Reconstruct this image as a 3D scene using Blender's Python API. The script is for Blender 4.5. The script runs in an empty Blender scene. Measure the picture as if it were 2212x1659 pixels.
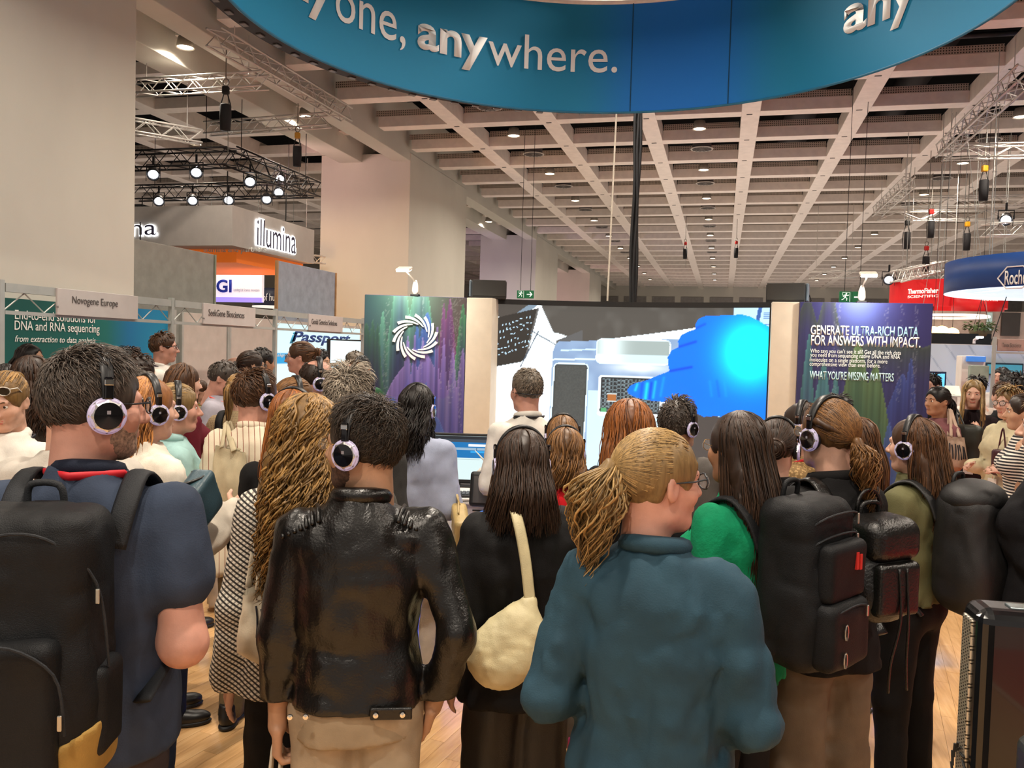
import bpy, bmesh, math, random
import numpy as np
from mathutils import Vector, Matrix
random.seed(7)
RNG = np.random.default_rng(7)
SC = bpy.context.scene
COL = SC.collection
# ------------------------------------------------------------------ camera (image taken as 2212 x 1659)
FPX, YAW, PITCH, ROLL, EYE = 1792.0, 0.2473, -0.0406, 0.0278, 1.85
_fw = Vector((-math.sin(YAW) * math.cos(PITCH), math.cos(YAW) * math.cos(PITCH), math.sin(PITCH)))
_r0 = Vector((math.cos(YAW), math.sin(YAW), 0.0))
_u0 = _r0.cross(_fw)
_rt = _r0 * math.cos(ROLL) + _u0 * math.sin(ROLL)
_up = _u0 * math.cos(ROLL) - _r0 * math.sin(ROLL)
_cd = bpy.data.cameras.new('camera')
_cd.sensor_width = 36.0
_cd.lens = FPX / 2212.0 * 36.0
_cd.clip_start, _cd.clip_end = 0.05, 300.0
cam = bpy.data.objects.new('camera', _cd)
COL.objects.link(cam)
cam.matrix_world = Matrix(((_rt.x, _up.x, -_fw.x, 0), (_rt.y, _up.y, -_fw.y, 0), (_rt.z, _up.z, -_fw.z, EYE), (0, 0, 0, 1)))
SC.camera = cam
# ------------------------------------------------------------------ world, exposure
w = bpy.data.worlds.new('hall_air')
SC.world = w
w.use_nodes = True
w.node_tree.nodes['Background'].inputs[0].default_value = (1.0, 0.90, 0.82, 1)
w.node_tree.nodes['Background'].inputs[1].default_value = 0.34
SC.view_settings.view_transform = 'Standard'
SC.view_settings.look = 'None'
SC.view_settings.gamma = 1.0
SC.view_settings.use_curve_mapping = False
SC.view_settings.exposure = 0.35
# added upward fill lights without fixtures, to brighten the ceiling grid
for _n, (_x, _y, _sx, _sy, _e) in enumerate(((3, 20, 12, 9, 150), (3, 32, 14, 12, 240), (3, 45, 14, 12, 260), (-15, 20, 10, 12, 120))):
    _l = bpy.data.lights.new('ceiling_fill', 'AREA'); _l.shape = 'RECTANGLE'; _l.size, _l.size_y, _l.energy, _l.color = _sx, _sy, _e, (1.0, 0.86, 0.78)
    _o = bpy.data.objects.new('ceiling_fill', _l); COL.objects.link(_o); _o.location = (_x, _y, 2.2); _o.rotation_euler = (math.pi, 0, 0)
# coloured booth light that tints the pillars
for _p, _t, _c, _e in (((-9.5, 13.5, 1.6), (-8, 17.4, 3.0), (1.0, 0.55, 0.2), 60), ((-9.0, 15.0, 5.4), (-8, 17.4, 5.0), (1.0, 0.6, 0.55), 30), ((-9.3, 26.5, 2.0), (-8, 30.2, 4.0), (0.72, 0.5, 1.0), 45), ((-9.3, 39.0, 2.0), (-8, 43, 4.0), (1.0, 0.6, 0.6), 90)):
    _l = bpy.data.lights.new('booth_tint', 'SPOT'); _l.energy = _e * 4; _l.color = _c; _l.spot_size = 1.9; _l.spot_blend = 0.9; _l.shadow_soft_size = 0.4
    _o = bpy.data.objects.new('booth_tint', _l); COL.objects.link(_o); _o.location = _p; _o.rotation_euler = (Vector(_t) - Vector(_p)).to_track_quat('-Z', 'Y').to_euler()
CEIL = EYE + 4.3            # underside of the ceiling grid
# ------------------------------------------------------------------ survey helpers (sight line + known distance/plane)
CAMP = Vector((0, 0, EYE))
def ray(x, y): return _fw + _rt * ((x - 1106.0) / FPX) - _up * ((y - 829.5) / FPX)
def at(x, y, d): return CAMP + ray(x, y) * d
def on_z(x, y, z):
    r = ray(x, y); return CAMP + r * ((z - EYE) / r.z)
def on_x(x, y, X):
    r = ray(x, y); return CAMP + r * (X / r.x)
def on_y(x, y, Y):
    r = ray(x, y); return CAMP + r * (Y / r.y)
# ------------------------------------------------------------------ colour + materials
def lin(c):
    if isinstance(c, str):
        c = tuple(int(c[i:i + 2], 16) / 255.0 for i in (0, 2, 4))
    return tuple((v / 12.92 if v <= 0.04045 else ((v + 0.055) / 1.055) ** 2.4) for v in c[:3])
def lin_np(a):
    a = np.clip(a, 0, 1)
    return np.where(a <= 0.04045, a / 12.92, ((a + 0.055) / 1.055) ** 2.4)
MATS = {}
class NT:
    def __init__(s, m):
        m.use_nodes = True
        s.t = m.node_tree; s.b = s.t.nodes['Principled BSDF']; s.co = None
    def n(s, kind, **kw):
        k = s.t.nodes.new(kind)
        for a, b in kw.items():
            if a.startswith('i_'): k.inputs[a[2:].replace('_', ' ')].default_value = b
            else: setattr(k, a, b)
        return k
    def l(s, a, b): s.t.links.new(a, b)
    def coord(s, scale=(1, 1, 1), rot=(0, 0, 0), which='Object'):
        if s.co is None: s.co = s.n('ShaderNodeTexCoord')
        m = s.n('ShaderNodeMapping')
        m.inputs['Scale'].default_value = scale; m.inputs['Rotation'].default_value = rot
        s.l(s.co.outputs[which], m.inputs[0]); return m.outputs[0]
    def noise(s, vec, scale, detail=3, rough=0.55):
        k = s.n('ShaderNodeTexNoise'); k.inputs['Scale'].default_value = scale
        k.inputs['Detail'].default_value = detail; k.inputs['Roughness'].default_value = rough
        s.l(vec, k.inputs['Vector']); return k.outputs['Fac']
    def ramp(s, fac, stops, interp='LINEAR'):
        k = s.n('ShaderNodeValToRGB'); e = k.color_ramp; e.interpolation = interp
        while len(e.elements) < len(stops): e.elements.new(0.5)
        for el, (p, c) in zip(e.elements, stops):
            el.position = p; el.color = (*lin(c), 1)
        s.l(fac, k.inputs[0]); return k.outputs[0]
    def bump(s, h, strength=0.3, dist=0.01):
        k = s.n('ShaderNodeBump'); k.inputs['Strength'].default_value = strength; k.inputs['Distance'].default_value = dist
        s.l(h, k.inputs['Height']); s.l(k.outputs[0], s.b.inputs['Normal'])
    def math(s, op, a, b=None):
        k = s.n('ShaderNodeMath', operation=op)
        for i, v in enumerate((a, b)):
            if v is None: continue
            if isinstance(v, (int, float)): k.inputs[i].default_value = v
            else: s.l(v, k.inputs[i])
        return k.outputs[0]
    def mix(s, fac, c1, c2):
        k = s.n('ShaderNodeMix', data_type='RGBA')
        for i, v in ((0, fac), (6, c1), (7, c2)):
            if isinstance(v, (int, float)): k.inputs[i].default_value = v
            elif isinstance(v, (str, tuple)): k.inputs[i].default_value = (*lin(v), 1)
            else: s.l(v, k.inputs[i])
        return k.outputs[2]
    def color(s, sock): s.l(sock, s.b.inputs['Base Color'])
def shade(c, f):
    if isinstance(c, str): c = tuple(int(c[i:i + 2], 16) / 255.0 for i in (0, 2, 4))
    return tuple(min(1, max(0, v * f)) for v in c)
def mat(name, c='808080', rough=0.6, metal=0.0, var=0.06, vscale=6.0, bump=0.0, bscale=120.0, emit=None, estr=0.0, coat=0.0, spec=0.5):
    """plain procedural material: a slightly mottled colour, fine relief"""
    if name in MATS: return MATS[name]
    m = bpy.data.materials.new(name); MATS[name] = m
    t = NT(m)
    t.b.inputs['Roughness'].default_value = rough; t.b.inputs['Metallic'].default_value = metal
    t.b.inputs['Specular IOR Level'].default_value = spec
    t.b.inputs['Coat Weight'].default_value = coat
    if var:
        f = t.noise(t.coord(), vscale)
        t.color(t.ramp(f, [(0.3, shade(c, 1 - var)), (0.7, shade(c, 1 + var))]))
    else: t.b.inputs['Base Color'].default_value = (*lin(c), 1)
    if bump: t.bump(t.noise(t.coord(), bscale, 2), bump, 0.004)
    if emit:
        t.b.inputs['Emission Color'].default_value = (*lin(emit), 1); t.b.inputs['Emission Strength'].default_value = estr
    return m
def mat_paint(name, rough=0.5, emit=0.0):
    """colour comes from the printed picture stored on the mesh"""
    if name in MATS: return MATS[name]
    m = bpy.data.materials.new(name); MATS[name] = m
    t = NT(m); a = t.n('ShaderNodeVertexColor', layer_name='print')
    t.b.inputs['Roughness'].default_value = rough
    if emit:
        t.b.inputs['Base Color'].default_value = (0.01, 0.01, 0.01, 1)
        t.l(a.outputs[0], t.b.inputs['Emission Color']); t.b.inputs['Emission Strength'].default_value = emit
    else: t.color(a.outputs[0])
    return m
# ------------------------------------------------------------------ mesh helpers
def fast_mesh(name, V, faces, smooth=False):
    """faces: (n,3|4) int array, or list of such arrays / list of tuples"""
    me = bpy.data.meshes.new(name)
    if isinstance(faces, np.ndarray): faces = [faces]
    if len(faces) and not isinstance(faces[0], np.ndarray):
        me.from_pydata([tuple(v) for v in V], [], [tuple(f) for f in faces])
    else:
        V = np.asarray(V, np.float32)
        faces = [f for f in faces if len(f)]
        me.vertices.add(len(V)); me.vertices.foreach_set('co', V.ravel())
        nl = sum(f.size for f in faces); npol = sum(len(f) for f in faces)
        me.loops.add(nl); me.polygons.add(npol)
        me.loops.foreach_set('vertex_index', np.concatenate([f.ravel() for f in faces]).astype(np.int32))
        tot = np.concatenate([np.full(len(f), f.shape[1]) for f in faces]); st = np.concatenate([[0], np.cumsum(tot)[:-1]])
        me.polygons.foreach_set('loop_start', st.astype(np.int32))
        me.update(calc_edges=True)
    me.validate()
    if smooth: me.polygons.foreach_set('use_smooth', np.ones(len(me.polygons), bool))
    me.update()
    return me
def link(name, data, m=None, parent=None, loc=None, rotz=None, mw=None):
    o = bpy.data.objects.new(name, data); COL.objects.link(o)
    if m is not None and data is not None:
        ms = m if isinstance(m, (list, tuple)) else [m]
        if not len(data.materials):
            for k in ms: data.materials.append(k)
    if parent is not None: o.parent = parent
    if mw is not None: o.matrix_world = mw
    if loc is not None: o.location = loc
    if rotz is not None: o.rotation_euler = (0, 0, rotz)
    return o
def tag(o, label=None, cat=None, group=None, kind=None):
    for k, v in (('label', label), ('category', cat), ('group', group), ('kind', kind)):
        if v: o[k] = v
    return o
def empty(name, loc=(0, 0, 0), rotz=0.0):
    o = bpy.data.objects.new(name, None); COL.objects.link(o)
    o.location = loc; o.rotation_euler = (0, 0, rotz); o.empty_display_size = 0.1
    return o
def thing(name, label, cat, loc=(0, 0, 0), rotz=0.0, group=None):
    return tag(empty(name, loc, rotz), label, cat, group)
def copy_tree(o, parent=None):
    c = o.copy(); COL.objects.link(c); c.parent = parent
    for ch in o.children: copy_tree(ch, c)
    return c
class MB:
    """collects boxes, tubes, lathes and plates, builds one mesh"""
    def __init__(s): s.V = []; s.F = []
    def add(s, V, F):
        b = len(s.V); s.V += [tuple(v) for v in V]; s.F += [tuple(i + b for i in f) for f in F]; return s
    def box(s, c, sz, rot=None):
        x, y, z = (v / 2 for v in sz)
        V = [Vector((a * x, b * y, d * z)) for d in (-1, 1) for b in (-1, 1) for a in (-1, 1)]
        if rot is not None: V = [rot @ v for v in V]
        V = [v + Vector(c) for v in V]
        return s.add(V, [(0, 2, 3, 1), (4, 5, 7, 6), (0, 1, 5, 4), (2, 6, 7, 3), (0, 4, 6, 2), (1, 3, 7, 5)])
    def rbox(s, c, sz, r, rot=None, seg=2):
        bm = bmesh.new(); bmesh.ops.create_cube(bm, size=1.0)
        bmesh.ops.scale(bm, vec=sz, verts=bm.verts)
        bmesh.ops.bevel(bm, geom=bm.edges[:], offset=min(r, min(sz) * 0.49), segments=seg, profile=0.5, affect='EDGES')
        V = [v.co.copy() for v in bm.verts]
        if rot is not None: V = [rot @ v for v in V]
        V = [v + Vector(c) for v in V]
        for i, v in enumerate(bm.verts): v.index = i
        F = [tuple(v.index for v in f.verts) for f in bm.faces]; bm.free()
        return s.add(V, F)
    def tube(s, pts, r, n=8, closed=False, flat=1.0, cap=True, upv=None):
        P = [Vector(p) for p in pts]; m = len(P)
        rs = r if isinstance(r, (list, tuple)) else [r] * m
        V = []; F = []; u = None
        for i, p in enumerate(P):
            a = P[(i - 1) % m] if (closed or i) else P[0]; b = P[(i + 1) % m] if (closed or i < m - 1) else P[-1]
            d = (b - a)
            if d.length < 1e-9: d = Vector((0, 0, 1))
            d.normalize()
            if u is None: u = Vector(upv) if upv is not None else (Vector((0, 0, 1)) if abs(d.z) < 0.9 else Vector((1, 0, 0)))
            u = u - d * u.dot(d)
            if u.length < 1e-6: u = Vector((1, 0, 0)) - d * d.x
            u.normalize(); v = d.cross(u)
            for k in range(n):
                t = 2 * math.pi * k / n
                V.append(p + u * (math.cos(t) * rs[i] * flat) + v * (math.sin(t) * rs[i]))
        for i in range(m if closed else m - 1):
            j = (i + 1) % m
            for k in range(n):
                F.append((i * n + k, i * n + (k + 1) % n, j * n + (k + 1) % n, j * n + k))
        if cap and not closed:
            F.append(tuple(range(n - 1, -1, -1))); F.append(tuple((m - 1) * n + k for k in range(n)))
        return s.add(V, F)
    def cyl(s, a, b, r, n=16, r2=None): return s.tube([a, b], [r, r if r2 is None else r2], n)
    def lathe(s, prof, n=24, c=(0, 0, 0), rot=None):
        V = []; F = []
        for (r, z) in prof:
            for k in range(n):
                t = 2 * math.pi * k / n; V.append(Vector((r * math.cos(t), r * math.sin(t), z)))
        m = len(prof)
        for i in range(m - 1):
            for k in range(n): F.append((i * n + k, i * n + (k + 1) % n, (i + 1) * n + (k + 1) % n, (i + 1) * n + k))
        if prof[0][0] > 1e-6: F.append(tuple(range(n - 1, -1, -1)))
        if prof[-1][0] > 1e-6: F.append(tuple((m - 1) * n + k for k in range(n)))
        if rot is not None: V = [rot @ v for v in V]
        return s.add([v + Vector(c) for v in V], F)
    def plate(s, poly, t, M=None):
        """closed 2-D outline (x, y) extruded by t along z, then moved by M"""
        n = len(poly)
        V = [Vector((x, y, 0)) for x, y in poly] + [Vector((x, y, t)) for x, y in poly]
        if M is not None: V = [M @ v for v in V]
        F = [tuple(range(n - 1, -1, -1)), tuple(range(n, 2 * n))] + [(i, (i + 1) % n, n + (i + 1) % n, n + i) for i in range(n)]
        return s.add(V, F)
    def mesh(s, name, smooth=False):
        me = bpy.data.meshes.new(name); me.from_pydata(s.V, [], s.F); me.validate()
        if smooth: me.polygons.foreach_set('use_smooth', np.ones(len(me.polygons), bool))
        me.update(); return me
    def build(s, name, m, parent=None, smooth=False, **kw): return link(name, s.mesh(name, smooth), m, parent, **kw)
def frame(o, x, y):
    """matrix with local x, y axes given (z = normal)"""
    x = Vector(x).normalized(); y = Vector(y); y = (y - x * y.dot(x)).normalized(); z = x.cross(y)
    return Matrix(((x.x, y.x, z.x, o[0]), (x.y, y.y, z.y, o[1]), (x.z, y.z, z.z, o[2]), (0, 0, 0, 1)))
def text_mesh(s, w=None, h=None, depth=0.002, bold=0.0, shear=0.0, align='CENTER', line=1.0):
    """lettering as a mesh in the xy plane scaled into w x h (either may be None)"""
    cu = bpy.data.curves.new('lettering', 'FONT'); cu.body = s; cu.align_x = align; cu.size = 1.0
    cu.offset = bold; cu.shear = shear; cu.extrude = 0.0; cu.resolution_u = 4; cu.space_line = line
    ob = bpy.data.objects.new('lettering', cu); COL.objects.link(ob)
    dg = bpy.context.evaluated_depsgraph_get(); dg.update()
    me = bpy.data.meshes.new_from_object(ob.evaluated_get(dg))
    bpy.data.objects.remove(ob); bpy.data.curves.remove(cu)
    bm = bmesh.new(); bm.from_mesh(me); bpy.data.meshes.remove(me)
    xs = [v.co.x for v in bm.verts]; ys = [v.co.y for v in bm.verts]
    x0, x1, y0, y1 = min(xs), max(xs), min(ys), max(ys)
    kx = (w / (x1 - x0)) if w else None; ky = (h / (y1 - y0)) if h else None
    kx = kx or ky; ky = ky or kx
    for v in bm.verts: v.co = Vector(((v.co.x - (x0 + x1) / 2) * kx, (v.co.y - (y0 + y1) / 2) * ky, depth))
    bmesh.ops.remove_doubles(bm, verts=bm.verts, dist=1e-6)
    if depth > 0:
        r = bmesh.ops.extrude_face_region(bm, geom=bm.faces[:])
        for e in r['geom']:
            if isinstance(e, bmesh.types.BMVert): e.co.z -= depth * 0.9
        bmesh.ops.recalc_face_normals(bm, faces=bm.faces)
    me = bpy.data.meshes.new('lettering'); bm.to_mesh(me); bm.free()
    return me
def lettering(s, m, M, w=None, h=None, parent=None, name='lettering', **kw):
    me = text_mesh(s, w, h, **kw); me.transform(M)
    return link(name, me, m, parent)
def paint_grid(name, fn, nu, nv, pos, m, parent=None):
    """a printed sheet: fn(u, v) -> rgb (sRGB 0..1, v up); pos(u, v) -> xyz arrays"""
    u, v = np.meshgrid(np.linspace(0, 1, nu), np.linspace(0, 1, nv), indexing='ij')
    P = np.stack(pos(u, v), -1).reshape(-1, 3)
    i = np.arange(nu * nv).reshape(nu, nv)
    F = np.stack([i[:-1, :-1], i[1:, :-1], i[1:, 1:], i[:-1, 1:]], -1).reshape(-1, 4)
    me = fast_mesh(name, P, F, True)
    c = lin_np(fn(u, v)).reshape(-1, 3)
    at_ = me.color_attributes.new('print', 'FLOAT_COLOR', 'POINT')
    at_.data.foreach_set('color', np.c_[c, np.ones(len(c))].astype(np.float32).ravel())
    return link(name, me, m, parent)
def flat_pos(o, U, V):
    o, U, V = (np.array(a, float) for a in (o, U, V))
    return lambda u, v: tuple(o[k] + U[k] * u + V[k] * v for k in range(3))
# ------------------------------------------------------------------ implicit bodies: smooth union of blobs -> surface net
_NT = RNG.random((32, 32, 32)).astype(np.float32) * 2 - 1
def vnoise(x, y, z):
    def prep(a):
        i = np.floor(a).astype(np.int32); f = (a - i).astype(np.float32); return i & 31, (i + 1) & 31, f * f * (3 - 2 * f)
    x0, x1, fx = prep(x); y0, y1, fy = prep(y); z0, z1, fz = prep(z)
    T = _NT
    a = T[x0, y0, z0] * (1 - fx) + T[x1, y0, z0] * fx; b = T[x0, y1, z0] * (1 - fx) + T[x1, y1, z0] * fx
    c = T[x0, y0, z1] * (1 - fx) + T[x1, y0, z1] * fx; d = T[x0, y1, z1] * (1 - fx) + T[x1, y1, z1] * fx
    return (a * (1 - fy) + b * fy) * (1 - fz) + (c * (1 - fy) + d * fy) * fz
class Field:
    def __init__(s, lo, hi, h):
        s.lo = np.array(lo, float); s.h = h
        s.n = np.maximum(4, np.ceil((np.array(hi) - s.lo) / h).astype(int) + 1)
        s.F = np.full(tuple(s.n), 0.3, np.float32)
        s.ax = [(s.lo[k] + np.arange(s.n[k]) * h).astype(np.float32) for k in range(3)]
    def sl(s, lo, hi):
        i0 = np.clip(np.floor((np.array(lo) - s.lo) / s.h).astype(int), 0, s.n - 1)
        i1 = np.clip(np.ceil((np.array(hi) - s.lo) / s.h).astype(int) + 1, 1, s.n)
        if np.any(i1 <= i0): return None
        S = tuple(slice(a, b) for a, b in zip(i0, i1))
        X = s.ax[0][S[0]][:, None, None]; Y = s.ax[1][S[1]][None, :, None]; Z = s.ax[2][S[2]][None, None, :]
        return S, X, Y, Z
    def put(s, S, d, k, op='add'):
        a = s.F[S]
        if op == 'sub': a_, b_ = -a, d
        else: a_, b_ = a, d
        if k > 0:
            hh = np.clip(0.5 + 0.5 * (b_ - a_) / k, 0, 1); r = b_ * (1 - hh) + a_ * hh - k * hh * (1 - hh)
        else: r = np.minimum(a_, b_)
        s.F[S] = -r if op == 'sub' else r
    def cap(s, a, b, ra, rb=None, k=0.02, op='add'):
        rb = ra if rb is None else rb
        a = np.array(a, float); b = np.array(b, float); m = max(ra, rb) + k + 3 * s.h
        q = s.sl(np.minimum(a, b) - m, np.maximum(a, b) + m)
        if q is None: return s
        S, X, Y, Z = q; d = b - a; L2 = max(d @ d, 1e-9)
        px, py, pz = X - a[0], Y - a[1], Z - a[2]
        t = np.clip((px * d[0] + py * d[1] + pz * d[2]) / L2, 0, 1)
        D = np.sqrt((px - d[0] * t) ** 2 + (py - d[1] * t) ** 2 + (pz - d[2] * t) ** 2) - (ra + (rb - ra) * t)
        s.put(S, D, k, op); return s
    def chain(s, pts, rs, k=0.02, op='add'):
        for i in range(len(pts) - 1): s.cap(pts[i], pts[i + 1], rs[i], rs[i + 1], k, op)
        return s
    def ell(s, c, r, k=0.02, R=None, op='add'):
        c = np.array(c, float); r = np.array(r, float); m = (r.max() if R is not None else r) + k + 3 * s.h
        q = s.sl(c - m, c + m)
        if q is None: return s
        S, X, Y, Z = q; x, y, z = X - c[0], Y - c[1], Z - c[2]
        if R is not None:
            R = np.array(R); x, y, z = (R[0, i] * x + R[1, i] * y + R[2, i] * z for i in range(3))
        k0 = np.sqrt((x / r[0]) ** 2 + (y / r[1]) ** 2 + (z / r[2]) ** 2)
        k1 = np.sqrt((x / r[0] ** 2) ** 2 + (y / r[1] ** 2) ** 2 + (z / r[2] ** 2) ** 2) + 1e-9
        s.put(S, np.where(k0 < 1e-4, -r.min(), k0 * (k0 - 1) / k1), k, op); return s
    def box(s, c, half, rad=0.01, k=0.01, R=None, op='add'):
        c = np.array(c, float); hf = np.array(half, float); m = (np.linalg.norm(hf) if R is not None else hf) + k + 3 * s.h
        q = s.sl(c - m, c + m)
        if q is None: return s
        S, X, Y, Z = q; x, y, z = X - c[0], Y - c[1], Z - c[2]
        if R is not None:
            R = np.array(R); x, y, z = (R[0, i] * x + R[1, i] * y + R[2, i] * z for i in range(3))
        qx, qy, qz = (np.abs(v) - (hh - rad) for v, hh in zip((x, y, z), hf))
        D = np.sqrt(np.maximum(qx, 0) ** 2 + np.maximum(qy, 0) ** 2 + np.maximum(qz, 0) ** 2) + np.minimum(np.maximum(qx, np.maximum(qy, qz)), 0) - rad
        s.put(S, D, k, op); return s
    def loft(s, zs, a, b, cx=None, cy=None, k=0.03, p=2.4, cap_lo=True, cap_hi=True):
        """stack of superellipses: half widths a, b at heights zs"""
        zs = np.array(zs, float); M = max(max(a), max(b)) + k + 0.05
        mx = np.mean(cx) if cx is not None else 0; my = np.mean(cy) if cy is not None else 0
        q = s.sl((mx - M - .1, my - M - .1, zs[0] - .04), (mx + M + .1, my + M + .1, zs[-1] + .04))
        if q is None: return s
        S, X, Y, Z = q; z = s.ax[2][S[2]]
        A = np.interp(z, zs, a)[None, None, :]; B = np.interp(z, zs, b)[None, None, :]
        CX = np.interp(z, zs, cx)[None, None, :] if cx is not None else 0
        CY = np.interp(z, zs, cy)[None, None, :] if cy is not None else 0
        rr = (np.abs((X - CX) / A) ** p + np.abs((Y - CY) / B) ** p) ** (1 / p)
        D = (rr - 1) * np.minimum(A, B) * 0.9
        if cap_lo: D = np.maximum(D, zs[0] - Z)
        if cap_hi: D = np.maximum(D, Z - zs[-1])
        s.put(S, D, k); return s
    def cut(s, n, d):
        """keep the side n.p <= d"""
        X, Y, Z = s.ax[0][:, None, None], s.ax[1][None, :, None], s.ax[2][None, None, :]
        s.F = np.maximum(s.F, (n[0] * X + n[1] * Y + n[2] * Z - d).astype(np.float32)); return s
    def noise(s, amp, freq, seed=0.0, ridge=False, zr=None):
        M = np.abs(s.F) < amp * 3 + 3 * s.h
        if zr is not None:
            z = s.ax[2]; M &= ((z > zr[0]) & (z < zr[1]))[None, None, :]
        i, j, k = np.nonzero(M)
        if len(i) == 0: return s
        fx, fy, fz = freq if isinstance(freq, (tuple, list)) else (freq,) * 3
        n = vnoise(s.ax[0][i] * fx + seed + 100, s.ax[1][j] * fy + seed * 1.7 + 100, s.ax[2][k] * fz + seed * .6 + 100)
        if ridge: n = 1 - 2 * np.abs(n) ** 0.8
        s.F[i, j, k] += amp * n; return s
    def surf(s):
        F = s.F; F[0] = F[-1] = 0.05; F[:, 0] = F[:, -1] = 0.05; F[:, :, 0] = F[:, :, -1] = 0.05
        sg = F < 0
        c = np.zeros(tuple(s.n - 1), np.int8)
        offs = [(a, b, d) for a in (0, 1) for b in (0, 1) for d in (0, 1)]
        nx, ny, nz = s.n
        for a, b, d in offs: c += sg[a:nx - 1 + a, b:ny - 1 + b, d:nz - 1 + d]
        I, J, K = np.nonzero((c > 0) & (c < 8))
        idx = np.full(tuple(s.n - 1), -1, np.int32); idx[I, J, K] = np.arange(len(I))
        P = np.zeros((len(I), 3)); N = np.zeros(len(I))
        for a in offs:
            for ax in range(3):
                if a[ax]: continue
                b = list(a); b[ax] = 1
                fa = F[I + a[0], J + a[1], K + a[2]]; fb = F[I + b[0], J + b[1], K + b[2]]
                m = (fa < 0) != (fb < 0); t = fa[m] / (fa[m] - fb[m])
                q = np.tile(np.array(a, float), (m.sum(), 1)); q[:, ax] += t
                P[m] += q; N[m] += 1
        P = (P / N[:, None] + np.stack([I, J, K], 1)) * s.h + s.lo
        Q = []
        for ax in range(3):
            a1, a2 = (ax + 1) % 3, (ax + 2) % 3
            sl0 = [slice(None)] * 3; sl1 = [slice(None)] * 3
            sl0[ax] = slice(0, s.n[ax] - 1); sl1[ax] = slice(1, s.n[ax])
            A = sg[tuple(sl0)]; B = sg[tuple(sl1)]
            e = np.stack(np.nonzero(A != B), 1)
            e = e[(e[:, a1] > 0) & (e[:, a2] > 0) & (e[:, a1] < s.n[a1] - 1) & (e[:, a2] < s.n[a2] - 1)]
            ins = A[e[:, 0], e[:, 1], e[:, 2]]
            def g(d1, d2):
                q = e.copy(); q[:, a1] -= d1; q[:, a2] -= d2; return idx[q[:, 0], q[:, 1], q[:, 2]]
            quad = np.stack([g(1, 1), g(0, 1), g(0, 0), g(1, 0)], 1)
            quad[~ins] = quad[~ins][:, ::-1]
            Q.append(quad[(quad >= 0).all(1)])
        return P, np.concatenate(Q)
def join_geo(parts):
    V = []; F = []; b = 0
    for v, f in parts: V.append(v); F.append(f + b); b += len(v)
    return np.concatenate(V), np.concatenate(F)
# ================================================================== HALL
GX0, GY0, GP, GQ = -5.127, 15.46, 1.818, 1.7935
def gx(i): return GX0 + GP * i
def gy(j): return GY0 + GQ * j
def M_wood():
    m = bpy.data.materials.new('oak_laminate'); MATS['oak'] = m; t = NT(m)
    inf = t.n('ShaderNodeObjectInfo'); f = t.noise(t.coord((14, 1.2, 10)), 3.0, 5)
    g = t.noise(t.coord((90, 4, 40)), 2.0, 2)
    c1 = t.ramp(f, [(0.25, 'c49561'), (0.55, 'deb17a'), (0.8, 'eac592')])
    c2 = t.mix(t.math('MULTIPLY', g, 0.25), c1, 'a87a4a')
    hv = t.n('ShaderNodeHueSaturation'); t.l(c2, hv.inputs['Color'])
    t.l(t.math('ADD', t.math('MULTIPLY', inf.outputs['Random'], 0.28), 0.86), hv.inputs['Value'])
    t.color(hv.outputs[0]); t.b.inputs['Roughness'].default_value = 0.34
    return m
def M_carpet():
    m = bpy.data.materials.new('red_carpet'); t = NT(m)
    f = t.noise(t.coord(), 260, 2); t.color(t.ramp(f, [(0.3, 'b0141a'), (0.7, 'd41f26')]))
    t.b.inputs['Roughness'].default_value = 0.95; t.bump(f, 0.5, 0.004); return m
def M_perf():
    m = bpy.data.materials.new('perforated_sheet'); t = NT(m)
    s = t.n('ShaderNodeSeparateXYZ'); t.l(t.coord((26, 26, 26)), s.inputs[0])
    def hole(v):
        fr = t.math('FRACT', t.math('ADD', v, 0.5)); return t.math('LESS_THAN', t.math('ABSOLUTE', t.math('SUBTRACT', fr, 0.5)), 0.24)
    h = t.math('MULTIPLY', hole(s.outputs[0]), hole(s.outputs[2]))
    t.color(t.mix(h, 'b9aea0', '26221e')); t.b.inputs['Roughness'].default_value = 0.6; return m
def M_plaster(name, c):
    m = bpy.data.materials.new(name); t = NT(m)
    f = t.noise(t.coord((1, 1, 0.6)), 1.2, 4); t.color(t.ramp(f, [(0.3, shade(c, 0.97)), (0.7, c)]))
    t.bump(t.noise(t.coord(), 90, 3), 0.12, 0.004); t.b.inputs['Roughness'].default_value = 0.85; return m
wood, carpet, perf = M_wood(), M_carpet(), M_perf()
plaster = M_plaster('white_plaster', 'cfcdc2')
beamw = mat('beam_white_paint', 'ece2d8', 0.33, var=0.03, spec=0.6)
blackm = mat('matt_black', '0c0b0b', 0.6, var=0.1)
darkm = mat('plenum_black', '080708', 0.95, var=0.1, spec=0.1)
alum = mat('aluminium', 'cfccc6', 0.42, 0.45, var=0.04)
blackmetal = mat('black_metal', '17171a', 0.4, 0.4, var=0.1)
white = mat('white_laminate', 'e6e2dc', 0.45, var=0.02)
glow_w = mat('lamp_glow', 'fff2dd', 0.4, var=0, emit='ffe9cc', estr=14)

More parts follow.
